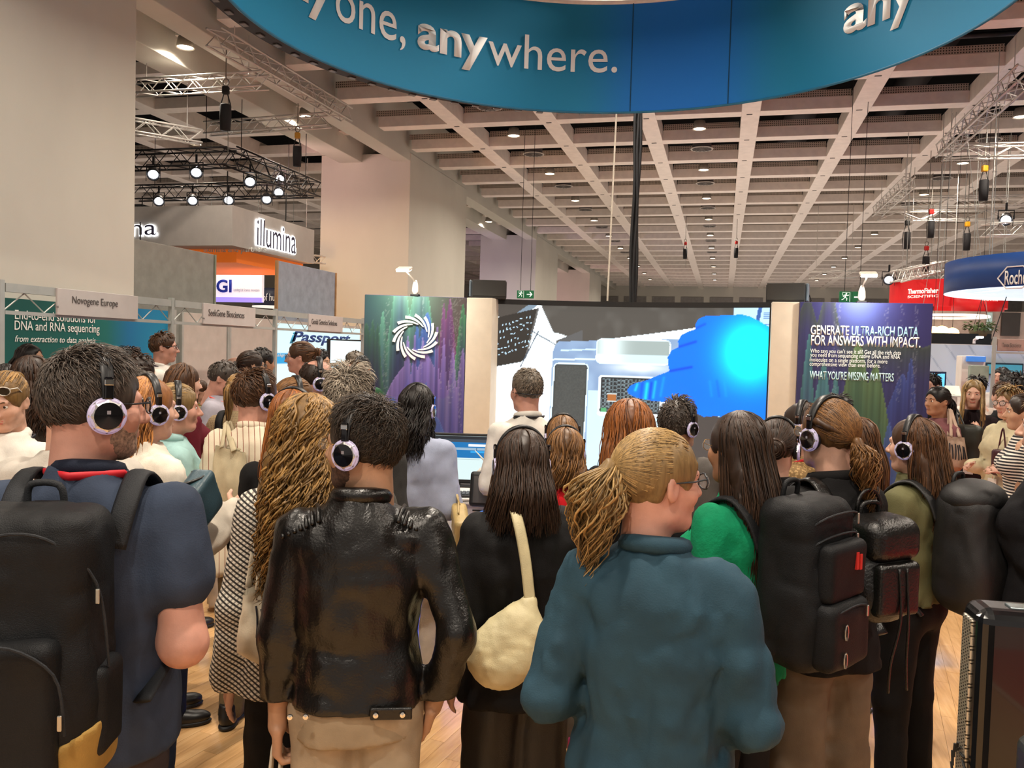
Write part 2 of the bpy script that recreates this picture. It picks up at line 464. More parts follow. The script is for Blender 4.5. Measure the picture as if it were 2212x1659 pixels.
# --- floors
o = MB().box((-1, 24, -0.14), (46, 66, 0.2)).build('floor', mat('hall_concrete', '9a928a', 0.7, var=0.08, vscale=1.5))
tag(o, 'grey concrete floor under the booths of the hall', 'floor', kind='structure')
for x0, x1, y0, y1, lab in ((-5.5, -4.0, -2, 16, 'strip of bright red carpet along the shell-scheme booths'), (1.98, 5.2, -2, 16, 'broad bright red carpet aisle beyond the black backpack')):
    o = MB().box(((x0 + x1) / 2, (y0 + y1) / 2, -0.035), (x1 - x0, y1 - y0, 0.012)).build('floor', carpet); tag(o, lab, 'floor', kind='structure')
PX0, PX1, PY0, PY1 = -4.0, 1.98, -1.5, 11.5
fl = MB().box(((PX0 + PX1) / 2, (PY0 + PY1) / 2, -0.021), (PX1 - PX0, PY1 - PY0, 0.03)).build('floor', wood)
tag(fl, 'light oak plank floor of the demonstration stand', 'floor', kind='structure')
def build_planks():
    L, W, ang = 0.52, 0.078, math.radians(-9)
    e1 = Vector((-math.sin(ang), math.cos(ang), 0)); e2 = Vector((math.cos(ang), math.sin(ang), 0))
    me = MB().box((0, 0, 0), (W - 0.0012, L - 0.0012, 0.006)).mesh('plank')
    me.materials.append(wood)
    c0 = Vector(((PX0 + PX1) / 2, 4.6, 0)); near = []; rest = MB(); rot = Matrix.Rotation(ang, 3, 'Z')
    for i in range(-75, 76):
        off = (i * 0.37) % 1.0
        for j in range(-18, 19):
            c = c0 + e2 * (i * W) + e1 * ((j + off) * L)
            if not (PX0 + 0.05 < c.x < PX1 - 0.05 and PY0 + 0.3 < c.y < PY1 - 0.1): continue
            v = c - CAMP; d = v.dot(_fw)
            if d < 1: continue
            px = 1106 + FPX * v.dot(_rt) / d; py = 829.5 - FPX * v.dot(_up) / d
            vis = any(a < px < b and e < py < f for a, b, e, f in ((350, 560, 1240, 1690), (880, 1060, 1380, 1690), (1680, 1740, 1400, 1690), (1850, 2000, 1240, 1690)))
            if vis: near.append((d, c))
            else: rest.box((c.x, c.y, -0.003), (W - 0.0012, L - 0.0012, 0.006), rot)
    near.sort(key=lambda a: a[0])
    for d, c in near[:300]: link('plank', me, None, fl, (c.x, c.y, -0.003), ang)
    for d, c in near[300:]: rest.box((c.x, c.y, -0.003), (W - 0.0012, L - 0.0012, 0.006), rot)
    tag(rest.build('plank', wood, fl), kind='stuff')
build_planks()
tr = MB().box((PX0 - 0.02, (PY0 + PY1) / 2, -0.015), (0.035, PY1 - PY0, 0.034)).build('trim_1', mat('edge_strip', 'd9c9ad', 0.4))
tag(tr, 'pale edging strip between oak floor and red carpet', 'trim', kind='structure')
tr = MB().box((PX1 + 0.02, (PY0 + PY1) / 2, -0.015), (0.035, PY1 - PY0, 0.034)).build('trim_2', MATS['edge_strip'])
tag(tr, 'pale edging strip along the far side of the oak floor by the black appliance', 'trim', kind='structure')

# --- pillars and the double beam that joins them
PILX0, PILX1 = -9.0, -6.835
for k, (y0, lab) in enumerate(((4.4, 'huge pale pillar beside the teal booth wall'), (17.4, 'broad pillar with warm light behind the curved-line artwork panel'),
                               (30.2, 'pillar washed in lilac light beyond the loudspeaker'), (43.0, 'last and farthest pillar of the row'))):
    o = MB().rbox(((PILX0 + PILX1) / 2, y0 + 2.05, 3.05), (PILX1 - PILX0, 4.15, 6.2), 0.015).build('pillar', plaster)
    tag(o, lab, 'pillar', kind='structure')
for x0, x1, lab in ((-7.25, -6.85, 'deep white ceiling beam running over the pillars, hall side'), (-8.55, -8.0, 'second white ceiling beam over the pillars, booth side')):
    o = MB().rbox(((x0 + x1) / 2, 25, 6.62), (x1 - x0, 62, 1.3), 0.01).build('beam', plaster)
    tag(o, lab, 'beam', kind='structure')
o = MB().box((-11.5, 24, 8.3), (40, 66, 0.1)).box((14, 24, 8.3), (14, 66, 0.1)).build('ceiling', darkm)
tag(o, 'black ceiling void behind a white beam grid', 'ceiling', kind='structure')
ceil = o
lm = MB().rbox((0, 0, 0), (0.32, 52.5, 0.3), 0.008).mesh('long_beam'); lm.materials.append(beamw)
for i in list(range(0, 13)) + [-3, -4, -5, -6, -7]:
    link('long_beam', lm, None, ceil, (gx(i), 27.9, CEIL + 0.15))
ce = MB().rbox((0, 0, 0), (23.5, 0.3, 0.2), 0.006).mesh('cross_beam'); ce.materials.append(beamw)
cw = MB().rbox((0, 0, 0), (12.5, 0.3, 0.2), 0.006).mesh('cross_beam'); cw.materials.append(beamw)
ps = MB().box((0, 0, 0), (1.46, 0.012, 0.115)).mesh('perforated_strip'); ps.materials.append(perf)
pl = MB().box((0, 0, 0), (23.4, 0.012, 0.115)).mesh('perforated_strip'); pl.materials.append(perf)
cm = MB().rbox((0, 0, 0), (0.78, 0.34, 0.2), 0.006).mesh('cross_beam'); cm.materials.append(beamw)
slot = MB().box((0, 0, 0), (0.1, 0.035, 0.006)).mesh('slot'); slot.materials.append(blackm)
psm = MB().box((0, 0, 0), (0.7, 0.012, 0.1)).mesh('perforated_strip'); psm.materials.append(perf)
for j in range(-6, 22):
    y = gy(j)
    link('cross_beam', ce, None, ceil, (-6.72 + 11.75, y, CEIL + 0.106))
    link('cross_beam', cw, None, ceil, (-8.85 - 6.25, y, CEIL + 0.106))
    link('cross_beam', cm, None, ceil, (-7.63, y - 0.9, CEIL + 0.3))
    if j <= 6:
        link('perforated_strip', psm, None, ceil, (-7.63, y - 0.9 - 0.177, CEIL + 0.33))
        for i in range(-1, 8):
            link('perforated_strip', ps, None, ceil, (gx(i) + GP / 2, y - 0.157, CEIL + 0.262))
            link('slot', slot, None, ceil, (gx(i + 1) - 0.02, y, CEIL - 0.002))
        for i in range(-7, -3):
            link('perforated_strip', ps, None, ceil, (gx(i) + GP / 2, y - 0.157, CEIL + 0.262))
    else:
        link('perforated_strip', pl, None, ceil, (-6.72 + 11.75, y - 0.157, CEIL + 0.262))
# ducts and pipes in the void
pipe = mat('pipe_grey', '454245', 0.45, 0.3); ductm = mat('duct_grey', '232125', 0.6, 0.2)
for k, (x, r) in enumerate(((1.5, 0.34), (3.4, 0.28), (6.9, 0.36))):
    MB().tube([(x, 6, 7.35), (x, 52, 7.35)], r, 16).build('air_duct', ductm, ceil, True)
for k in range(16):
    y = gy(k - 3) + 0.8
    MB().tube([(-6.5, y, 6.95), (16, y, 6.95)], 0.045, 8).build('pipe', pipe, ceil, True)
# far wall with grey panels between white piers
o = MB().box((5, 54.2, 3.3), (50, 0.2, 6.6)).build('wall_back', plaster)
tag(o, 'far end wall with grey panels between white piers', 'wall', kind='structure')
pm = MB().rbox((0, 0, 0), (1.42, 0.06, 3.6), 0.01).mesh('wall_panel'); pm.materials.append(mat('panel_grey', '8b8986', 0.7))
for k in range(-4, 14): link('wall_panel', pm, None, o, (-0.2 + k * 1.8, 54.08, 3.75))
link('blue_panel', MB().rbox((0, 0, 0), (1.0, 0.06, 1.2), 0.01).mesh('blue_panel'), mat('panel_blue', '1c3f8f', 0.6), o, (3.5, 54.0, 5.0))

# --- ceiling lamps and air diffusers
def lamp_proto():
    t = empty('ceiling_lamp')
    MB().lathe([(0.02, 0.16), (0.1, 0.14), (0.125, 0.02), (0.135, -0.01), (0.12, -0.012), (0.112, 0.01)], 20).build('housing', mat('lamp_housing', 'b5ada0', 0.4), t, True)
    MB().lathe([(0.001, -0.004), (0.11, 0.0)], 20).build('lens', glow_w, t)
    return t
LP = lamp_proto(); first = [True]
def ceiling_lamp(x, y, z, label, watts=0, group='round downlights in the ceiling grid', col=(1.0, 0.88, 0.74)):
    o = LP if first[0] else copy_tree(LP); first[0] = False
    o.location = (x, y, z); tag(o, label, 'lamp', group)
    if watts:
        ld = bpy.data.lights.new('downlight', 'AREA'); ld.shape = 'DISK'; ld.size = 0.3; ld.energy = watts * 0.14; ld.color = col; ld.spread = math.radians(150)
        lo = bpy.data.objects.new('downlight', ld); COL.objects.link(lo); lo.parent = o; lo.location = (0, 0, -0.03)
    return o
def vent_proto():
    t = empty('air_diffuser')
    MB().lathe([(0.19, 0.17), (0.2, 0.0)], 28).build('drum', mat('vent_drum', '55504f', 0.6), t, True)
    d = MB().lathe([(0.001, 0.0), (0.235, 0.0), (0.24, 0.012), (0.001, 0.012)], 28).build('disc', mat('vent_disc', 'aaa49c', 0.5), t)
    sl_ = MB().box((0.13, 0, -0.004), (0.15, 0.016, 0.006)).mesh('vane'); sl_.materials.append(mat('vent_gap', '5a5652', 0.6))
    for k in range(14): link('vane', sl_, None, t, None, 2 * math.pi * k / 14)
    return t
VP_ = vent_proto(); firstv = [True]
def air_diffuser(x, y, label):
    o = VP_ if firstv[0] else copy_tree(VP_); firstv[0] = False
    o.location = (x, y, CEIL + 0.04); tag(o, label, 'vent', 'round air diffusers in the ceiling grid')
cols = ((0.5, 'lamp row nearest the pillars'), (2.5, 'lamp row above the curved screen'), (5.5, 'lamp row above the red ring sign'))
names = ['first', 'second', 'third', 'fourth', 'fifth', 'sixth', 'seventh', 'eighth', 'ninth', 'tenth']
for c, cn in cols:
    n = 0
    for k in range(0, 10):
        j = 0.46 + 2 * k
        if c == 5.5 and k == 3: continue
        ceiling_lamp(gx(c), gy(j), CEIL, f'ceiling downlight, {names[n]} from the front in the {cn}', 260 if k < 4 else 0); n += 1
    n = 0
    for k in range(-1 if c < 1 else 0, 6):
        j = 1.46 + 2 * k
        if c == 5.5 and k > 2: continue
        air_diffuser(gx(c), gy(j), f'round slotted air diffuser, {names[n]} from the front in the {cn}'.replace('lamp row', 'row')); n += 1
for c, cn in cols:                               # the same lamps go on overhead, in front of and behind the visitors
    for k in range(1, 7):
        ceiling_lamp(gx(c), gy(0.46 - 2 * k), CEIL, 'round ceiling downlight of the grid above the visitors', {0.5: 230, 2.5: 560, 5.5: 420}[c], 'downlights above the visitors')
for y, lab in ((14.3, 'bright downlight above the end of the short truss by the pillar'), (10.7, 'downlight with bracket under the upper white beam beside the big pillar'), (26.9, 'downlight in the lilac gap between pillars')):
    ceiling_lamp(-7.75, y, CEIL - 0.02, lab, 160, 'downlights between the two beams')
for x, y, lab in ((-11.3, 16.0, 'downlight in the dark grid above the black lighting truss'), (-11.3, 23.2, 'downlight in the dark grid far behind the black truss'), (-11.3, 33, 'small distant downlight seen past the broad pillar')):
    ceiling_lamp(x, y, CEIL, lab, 140, 'downlights over the booth side')

# --- big hanging ring of printed fabric
RC, RR, RZ0, RZ1 = Vector((-0.878, 6.08, 0)), 2.82, 4.40, 5.53
ring = thing('ring_banner', 'huge blue fabric ring sign reading anyone, anywhere hanging over the stand', 'banner', (RC.x, RC.y, RZ0))
def ring_print(u, v, a0, a1):
    a = a0 + (a1 - a0) * u
    mid = np.exp(-((a - 7) / 16.0) ** 4)
    c0 = np.array([0.0, 0.50, 0.68]); c1 = np.array([0.0, 0.46, 0.84]); c2 = np.array([0.02, 0.56, 0.74])
    left = np.clip((-a - 25) / 60, 0, 1)[..., None]
    c = c0 * (1 - mid[..., None]) + c1 * mid[..., None]
    return c * (1 - 0.5 * left) + c2 * 0.5 * left
ringm = mat_paint('printed_fabric', 0.7)
def ring_pt(a, r, z):
    t = math.radians(a); return Vector((r * math.sin(t), r * math.cos(t), z))
seams = [-3.4 + 20.6 * k for k in range(-8, 9)] + [-3.4 + 20.6 * 9 - 10.4]
for k in range(len(seams) - 1):
    a0, a1 = seams[k], seams[k + 1]
    def pos(u, v, a0=a0, a1=a1):
        a = np.radians(a0 + (a1 - a0) * u); b = 0.012 * np.sin(np.pi * u) * 0
        return (RR - b) * np.sin(a), (RR - b) * np.cos(a), v * (RZ1 - RZ0)
    paint_grid('fabric_panel', lambda u, v, a0=a0, a1=a1: ring_print(u, v, a0, a1), 22, 8, pos, ringm, ring)
    if abs(a1 + 3.4) < 1 or abs(a1 - 17.2) < 1: MB().tube([ring_pt(a1 + 0.05, RR - 0.002, 0.0), ring_pt(a1 + 0.05, RR - 0.002, RZ1 - RZ0)], 0.006, 6).build('seam', mat('seam_blue', '0b4668', 0.8), ring)
def ring_loop(r, z, rad, a0=-170, a1=180, n=96):
    return MB().tube([ring_pt(a0 + (a1 - a0) * k / n, r, z) for k in range(n + 1)], rad, 8)
ring_loop(RR + 0.01, RZ1 - RZ0 + 0.02, 0.03).build('top_rail', mat('rail_white', 'e8e4dc', 0.4), ring, True)
ring_loop(RR, -0.005, 0.012).build('bottom_hem', mat('hem_blue', '1f6f93', 0.6), ring, True)
# black underside of the frame along the pillar side, with its fixing clips
V = []; F = []; n = 60
for k in range(n + 1):
    a = -120 + 118 * k / n; tt = min(1, (118 - 118 * k / n) / 70) ; r1 = RR + 0.012 + 0.15 * tt
    V += [ring_pt(a, RR + 0.008, 0.0), ring_pt(a, r1, 0.0), ring_pt(a, r1, 0.05), ring_pt(a, RR + 0.008, 0.05)]
for k in range(n):
    b = k * 4
    for q in range(4): F.append((b + q, b + (q + 1) % 4, b + 4 + (q + 1) % 4, b + 4 + q))
link('frame_underside', MB().add(V, F).mesh('frame_underside'), blackm, ring)
cl = MB().rbox((0, 0, 0), (0.07, 0.05, 0.012), 0.004).mesh('clip'); cl.materials.append(mat('clip_grey', '6e6c6a', 0.4, 0.5))
for k in range(24):
    a = -110 + 4.6 * k; o = link('clip', cl, None, ring, ring_pt(a, RR + 0.11 * min(1, (-a) / 60 + 0.2), -0.006)); o.rotation_euler = (0, 0, -math.radians(a))
def ring_text(s, a_mid, z_mid, w, h, bold, name='lettering'):
    me = text_mesh(s, w, h, 0.003, bold=bold)
    for v in me.vertices:
        a = math.radians(a_mid) + v.co.x / RR; r = RR - 0.006 - v.co.z
        v.co = Vector((r * math.sin(a), r * math.cos(a), z_mid + v.co.y))
    return link(name, me, mat('letter_white', 'eef2f2', 0.6, var=0), ring)
ring_text('any', math.degrees((-4.30 + 0.39) / RR), 0.50, 0.78, 0.366, 0.028)
ring_text('one,', math.degrees(-3.044 / RR), 0.5235, 0.832, 0.333, 0.0)
ring_text('any', math.degrees(-2.1015 / RR), 0.50, 0.78, 0.366, 0.028)
ring_text('where.', math.degrees(-1.007 / RR), 0.5905, 1.386, 0.357, 0.0)
ring_text('any', math.degrees(2.39 / RR), 0.485, 0.76, 0.366, 0.028)
ring_text('thing,', math.degrees(3.42 / RR), 0.535, 1.22, 0.46, 0.0)
# ================================================================== TRUSSES, HOISTS, CABLES
BRACE = {}
def truss(name, a, b, s, label, m, group='silver rigging trusses', cell=None, r=0.016):
    a, b = Vector(a), Vector(b); d = (b - a); L = d.length; d.normalize()
    t = thing(name, label, 'truss', a, 0, group)
    up = Vector((0, 0, 1)); sd = d.cross(up).normalized()
    cell = cell or s
    for fr in (0.12, 0.88):
        p_ = d * (L * fr); MB().tube([p_ + up * s / 2, p_ + up * (CEIL + 0.12 - a.z)], 0.007, 5).build('hanger', m, t)
    n = max(2, round(L / cell)); cell = L / n
    for u in (-1, 1):
        for v in (-1, 1):
            o = sd * (u * s / 2) + up * (v * s / 2)
            MB().tube([o, o + d * L], r, 8).build('chord', m, t, True)
    for face in range(4):
        if face == 0: p, q = (-1, -1), (-1, 1)
        elif face == 1: p, q = (1, -1), (1, 1)
        elif face == 2: p, q = (-1, -1), (1, -1)
        else: p, q = (-1, 1), (1, 1)
        for i in range(n):
            c0, c1 = (p, q) if i % 2 == 0 else (q, p)
            A = d * (i * cell) + sd * (c0[0] * s / 2) + up * (c0[1] * s / 2)
            B = d * ((i + 1) * cell) + sd * (c1[0] * s / 2) + up * (c1[1] * s / 2)
            MB().tube([A, B], r * 0.5, 5).build('brace', m, t)
    return t
truss('truss', (-6.6, 9.7, 5.84), (-6.6, 13.65, 5.93), 0.22, 'silver truss running along the edge of the white beam above the booths', alum)
truss('truss', (-8.75, 10.8, 5.62), (-6.5, 10.8, 5.62), 0.2, 'short silver cross truss lit yellow beside the big pillar', alum)
truss('truss', (-9.1, 13.2, 5.66), (-6.7, 13.2, 5.72), 0.2, 'short silver cross truss behind the upper black hoist bag', alum)
truss('truss', (-9.6, 10.6, 5.2), (-8.3, 11.9, 5.15), 0.2, 'silver truss peeking out from behind the big pillar', alum)
MB_t = mat('truss_black', '141315', 0.45, 0.5)
truss('truss', (-12.2, 12.45, 4.95), (-8.1, 12.45, 4.95), 0.28, 'black lighting truss, front bar of the rectangle over the white box sign', MB_t, 'black lighting trusses')
truss('truss', (-8.05, 12.3, 4.95), (-8.05, 15.25, 4.95), 0.28, 'black lighting truss, side bar of the rectangle over the white box sign', MB_t, 'black lighting trusses')
truss('truss', (-12.2, 15.2, 4.95), (-8.1, 15.2, 4.95), 0.28, 'black lighting truss, rear bar of the rectangle over the white box sign', MB_t, 'black lighting trusses')
truss('truss', (3.66, 12.1, 5.6), (3.66, 16.3, 5.6), 0.22, 'silver truss climbing toward the upper corner beside the blue ring', alum)
truss('truss', (3.66, 19.0, 5.6), (3.66, 22.7, 5.6), 0.22, 'short silver truss hung below the grid above the second loudspeaker', alum)
truss('truss', (3.7, 16.45, 5.6), (9.5, 16.45, 5.6), 0.22, 'silver cross truss under the nearest air diffuser by the frame edge', alum, cell=0.4)
truss('truss', (3.7, 21.4, 5.6), (10.5, 21.4, 5.6), 0.22, 'middle silver cross truss above the hoist bags', alum, cell=0.45)
truss('truss', (3.75, 23.4, 5.6), (11, 23.4, 5.6), 0.22, 'farther silver cross truss just above the hoist bags', alum, cell=0.5)
truss('truss', tuple(at(2125, 497, 15)), tuple(at(2260, 494, 15)), 0.22, 'silver truss carrying the dazzling spotlight', alum)
truss('truss', tuple(at(1935, 598, 15.5)), tuple(at(2035, 575, 17.5)), 0.2, 'slanting silver truss over the red ring sign', alum)
truss('truss', tuple(at(1950, 603, 18.5)), tuple(at(2075, 590, 18.5)), 0.2, 'silver truss right above the red ring sign', alum)
truss('truss', tuple(at(1750, 594, 24)), tuple(at(1850, 592, 24)), 0.2, 'thin far silver truss above the second arm lamp', alum, cell=0.4)
truss('truss', (-12.4, 17.0, 4.05), (-8.7, 17.0, 3.75), 0.16, 'silver curved truss of lamps over the violet-lit sign', alum)

hook_m = mat('steel_hook', '8b8780', 0.35, 0.9); bagm = mat('bag_black', '131215', 0.8, bump=0.2); yel = mat('hoist_yellow', 'c98f1c', 0.4); redp = mat('hoist_red', 'b3231f', 0.4)
def hoist(px, py, d, s, label, body, top):
    c = at(px, py, d); t = thing('chain_hoist', label, 'hoist', c, 0.3, 'black chain hoist bags hanging from the grid')
    MB().lathe([(0.001, -0.3 * s), (0.1 * s, -0.29 * s), (0.115 * s, 0), (0.11 * s, 0.2 * s), (0.1 * s, 0.22 * s), (0.09 * s, 0.19 * s)], 16).build('chain_bag', bagm, t, True)
    for q in (-1, 1): MB().tube([(q * 0.1 * s, 0, 0.2 * s), (q * 0.04 * s, 0, 0.42 * s), (0, 0, 0.5 * s)], 0.012 * s, 6).build('strap', bagm, t)
    MB().rbox((0, 0, 0.5 * s), (0.14 * s, 0.12 * s, 0.16 * s), 0.03 * s).build('motor', body, t)
    MB().tube([(0.06 * s * math.cos(a) , 0, 0.66 * s + 0.07 * s * math.sin(a)) for a in [k * math.pi / 6 for k in range(12)]], 0.014 * s, 6, True).build('hook', hook_m, t)
    MB().tube([(0, 0, 0.72 * s), (0, 0, top - c.z)], 0.006 + 0.004 * s, 5).build('chain', hook_m, t)
    MB().tube([(0.05 * s, 0, 0.45 * s), (0.06 * s, 0, -0.75 * s)], 0.006, 5).build('load_chain', hook_m, t)
hoist(487, 250, 11.6, 0.7, 'black hoist bag with a big steel ring, in front of the short cross truss', blackm, CEIL + .2)
hoist(642, 335, 14.2, 0.66, 'black hoist bag under a yellow hook next to the broad pillar', yel, 5.96)
hoist(1480, 547, 26, 0.6, 'small far black hoist bag left of its twin above the screen', redp, CEIL + .2)
hoist(1590, 545, 26, 0.6, 'small far black hoist bag right of its twin above the screen', redp, CEIL + .2)
hoist(1958, 517, 19, 0.75, 'black hoist bag above the red ring sign, lowest of the cluster', blackm, CEIL + .2)
hoist(2010, 493, 19, 0.75, 'black hoist bag with a red motor in the middle of the cluster', redp, CEIL + .2)
hoist(2088, 520, 19, 0.75, 'black hoist bag with a yellow motor close to the dazzling spotlight', yel, CEIL + .2)
hoist(2125, 408, 15.5, 0.75, 'highest black hoist bag on a long chain with a yellow hook', yel, CEIL + .2)
hoist(2000, 568, 17, 0.6, 'slim hoist bag directly above the red ring sign', redp, CEIL + .2)

def cable(name, pts, r, label, m):
    o = MB().tube(pts, r, 6).build(name, m); return tag(o, label, 'cable')
b = on_y(1366, 655, 10.6); q = on_y(1384, 90, 10.6)
t = thing('cable_bundle', 'thick black cable bundle dropping from the ring to the top of the screen', 'cable', (b.x, b.y, b.z))
for k in range(4):
    off = Vector((0.03 * math.cos(k * 1.7), 0.03 * math.sin(k * 1.7), 0)); dlt = q - b
    MB().tube([off + dlt * (i / 10.0) + Vector((0.012 * math.sin(i * 1.3 + k), 0, 0)) for i in range(11)], 0.02, 6).build('cable', blackm, t)
cable('suspension_wire', [on_y(1312, 650, 11), on_y(1338, 110, 11)], 0.012, 'thin white wire hanging left of the thick black cable bundle', mat('wire_white', 'cfc6b4', 0.5))
p = [on_x(303 + (6 if k > 3 else 0), 480 + 30 * k, -7.4) for k in range(6)]
cable('power_cord', p, 0.009, 'thin dark cord hanging down the grey canvas wall', blackm)
# spotlights on the black truss
def spotlight(px, py, d, label, s=1.0, col='f4f6ff', watts=0):
    c = at(px, py, d); t = thing('spotlight', label, 'lamp', c, 0.0, 'black truss spotlights')
    v = CAMP - c; v.z = -abs(v.z) * 1.2 - 7.0; v.normalize(); R = v.to_track_quat('Z', 'Y').to_matrix()
    MB().lathe([(0.05, -0.16), (0.09, -0.12), (0.1, 0.0), (0.105, 0.05), (0.095, 0.05), (0.09, 0.0)], 18, rot=R).build('can', blackmetal, t, True)
    MB().lathe([(0.001, 0.012), (0.075, 0.012)], 18, rot=R).build('lens', mat('spot_glow', 'ffffff', 0.4, var=0, emit=col, estr=12), t)
    MB().tube([(-0.13, 0, 0), (-0.13, 0, 0.16), (0.13, 0, 0.16), (0.13, 0, 0)], 0.012, 6).build('yoke', blackmetal, t)
    MB().tube([(0, 0, 0.16), (0, 0, 0.3)], 0.02, 6).build('clamp', blackmetal, t)
    for q in (-1, 1): MB().box(R @ Vector((q * 0.11, 0, 0.09)), (0.01, 0.16, 0.1), R).build('barn_door', blackmetal, t)
    if watts:
        ld = bpy.data.lights.new('spot_beam', 'SPOT'); ld.energy = watts; ld.spot_size = 1.6; ld.spot_blend = 0.6; ld.shadow_soft_size = 0.1; ld.color = (1, 0.93, 0.85)
        lo = bpy.data.objects.new('spot_beam', ld); COL.objects.link(lo); lo.parent = t; lo.rotation_euler = v.to_track_quat('-Z', 'Y').to_euler(); lo.location = v * 0.08
for px, py, d, lab in ((331, 376, 14.2, 'black spotlight close to the big pillar on the front truss bar'), (424, 372, 14.2, 'brightest black spotlight in the middle of the front truss bar'), (540, 392, 14.8, 'spotlight with violet rim on the side truss bar'),
                       (343, 434, 16.8, 'first black spotlight of the lower row counting from the big pillar'), (416, 433, 16.8, 'second black spotlight of the lower row counting from the big pillar'), (494, 432, 16.8, 'third black spotlight of the lower row counting from the big pillar'),
                       (576, 430, 16.8, 'fourth black spotlight of the lower row, at the truss corner'), (602, 415, 16.6, 'small spotlight above the truss corner'), (605, 386, 17, 'tiny warm spotlight high on the side truss bar')):
    spotlight(px, py, d, lab, watts=60 if py < 380 else 0)
spotlight(2173, 474, 15, 'dazzling white spotlight under the truss by the frame edge', 1.3)
spotlight(1920, 604, 17, 'bright white spotlight left of the red ring sign')
# ================================================================== BOOTHS
def PX(kind, val):
    return (lambda x, y: on_x(x, y, val)) if kind == 'x' else (lambda x, y: on_y(x, y, val))
def text_on(s, m, box, kind, val, parent=None, off=0.012, **kw):
    """lettering fitted to a box seen at (x0, y0, x1, y1) on a wall plane"""
    P = PX(kind, val); x0, y0, x1, y1 = box; xm, ym = (x0 + x1) / 2, (y0 + y1) / 2
    L, R, T, B, c = P(x0, ym), P(x1, ym), P(xm, y0), P(xm, y1), P(xm, ym)
    if kind == 'x': w_, xd, n = R.y - L.y, (0, 1, 0), Vector((1, 0, 0))
    else: w_, xd, n = R.x - L.x, (1, 0, 0), Vector((0, -1, 0))
    M = frame(c + n * off, xd, (0, 0, 1))
    if parent is not None: M = Matrix.Translation(-parent.location) @ M
    return lettering(s, m, M, w_, abs(T.z - B.z), parent, **kw)
inkd = mat('ink_grey', '4a4644', 0.7, var=0); inkw = mat('ink_white', 'f1f3ee', 0.6, var=0)
alu2 = mat('shell_frame', 'aeb2ae', 0.45, 0.3, var=0.03); boardm = mat('name_board', 'b9b3b0', 0.6, var=0.02)
panelg = mat('booth_panel', 'b3aca4', 0.7, var=0.03)
HX, HZ = -5.6, 2.277
YS = [5.43, 7.55, 9.63, 12.33]
def shell_frame():
    t = thing('shell_scheme', 'pale metal shell-scheme frame with zigzag header over the row of booths', 'frame', (HX, 5.43, 0))
    bm = lambda a, b, r, nm: MB().box(((a[0] + b[0]) / 2, (a[1] + b[1]) / 2, (a[2] + b[2]) / 2), (abs(a[0] - b[0]) + r, abs(a[1] - b[1]) + r, abs(a[2] - b[2]) + r)).build(nm, alu2, t)
    for y in YS: bm((0, y - 5.43, 0), (0, y - 5.43, HZ), 0.045, 'post')
    for k in range(3):
        y0, y1 = YS[k] - 5.43 + 0.03, YS[k + 1] - 5.43 - 0.03
        MB().box((0, (y0 + y1) / 2, HZ - 0.035), (0.05, y1 - y0, 0.07)).build('top_rail', alu2, t)
        MB().box((0, (y0 + y1) / 2, HZ - 0.235), (0.04, y1 - y0, 0.03)).build('bottom_rail', alu2, t)
        n = 10 if k < 2 else 14
        for i in range(n):
            a = y0 + (y1 - y0) * i / n; b = y0 + (y1 - y0) * (i + 1) / n
            MB().tube([(0, a, HZ - (0.22 if i % 2 == 0 else 0.07)), (0, b, HZ - (0.07 if i % 2 == 0 else 0.22))], 0.006, 5).build('brace', alu2, t)
    return t
shell_frame()
def name_board(y0, y1, s, box, label, num, nbox):
    c = Vector((HX + 0.035, (y0 + y1) / 2, HZ - 0.115))
    t = thing('name_board', label, 'sign', c, 0, 'name boards on the booth header')
    MB().rbox((0, 0, 0), (0.02, y1 - y0, 0.23), 0.003).build('board', boardm, t)
    text_on(s, inkd, box, 'x', HX + 0.047, t, 0.001)
    text_on(num, inkd, nbox, 'x', HX + 0.047, t, 0.001)
name_board(5.97, 6.985, 'Novogene Europe', (158, 644, 256, 664), 'grey name board over the teal booth wall', '414', (117, 660, 126, 665))
name_board(8.04, 9.09, 'SeekGene Biosciences', (452, 671, 529, 685), 'grey name board over the empty beige booth', '416', (436, 686, 442, 689))
name_board(10.45, 11.5, 'Genial Genetics Solutions', (674, 691, 729, 702), 'small grey name board over the lit cyan booth', '418', (668, 702, 671, 705))

BX = -6.7
# teal printed wall
def teal_print(u, v):
    g = np.clip(0.75 * u + 0.35 * (1 - v) + 0.12 * np.sin(6 * u + 3 * v), 0, 1)
    stops = [(0.0, (0.02, .30, .28)), (.3, (.03, .38, .36)), (.5, (.05, .42, .40)), (.68, (.02, .42, .62)), (.85, (.04, .50, .66)), (1, (.06, .42, .52))]
    return np.stack([np.interp(g, [s[0] for s in stops], [s[1][k] for s in stops]) for k in range(3)], -1)
y0, y1 = on_x(-60, 700, BX).y, on_x(366, 700, BX).y
t = thing('printed_wall', 'teal printed booth wall reading End-to-end solutions for DNA and RNA sequencing', 'booth wall', (BX, y0, 0))
MB().box((-0.02, (y1 - y0) / 2, 1.12), (0.03, y1 - y0, 2.2)).build('backing', panelg, t)
paint_grid('print', teal_print, 40, 30, flat_pos((0.001, 0, 0.05), (0, y1 - y0, 0), (0, 0, 2.17)), mat_paint('booth_print', 0.5), t)
for s, b in (('End-to-end solutions for', (37, 675, 212, 694)), ('DNA and RNA sequencing', (37, 697, 219, 722))): text_on(s, inkw, b, 'x', BX, t, 0.006)
text_on('from extraction to data analysis', inkw, (37, 727, 210, 744), 'x', BX, t, 0.006, shear=0.25)
MB().box((0.03, y1 - y0 + 0.03, 1.12), (0.06, 0.05, 2.24)).build('upright', alu2, t)
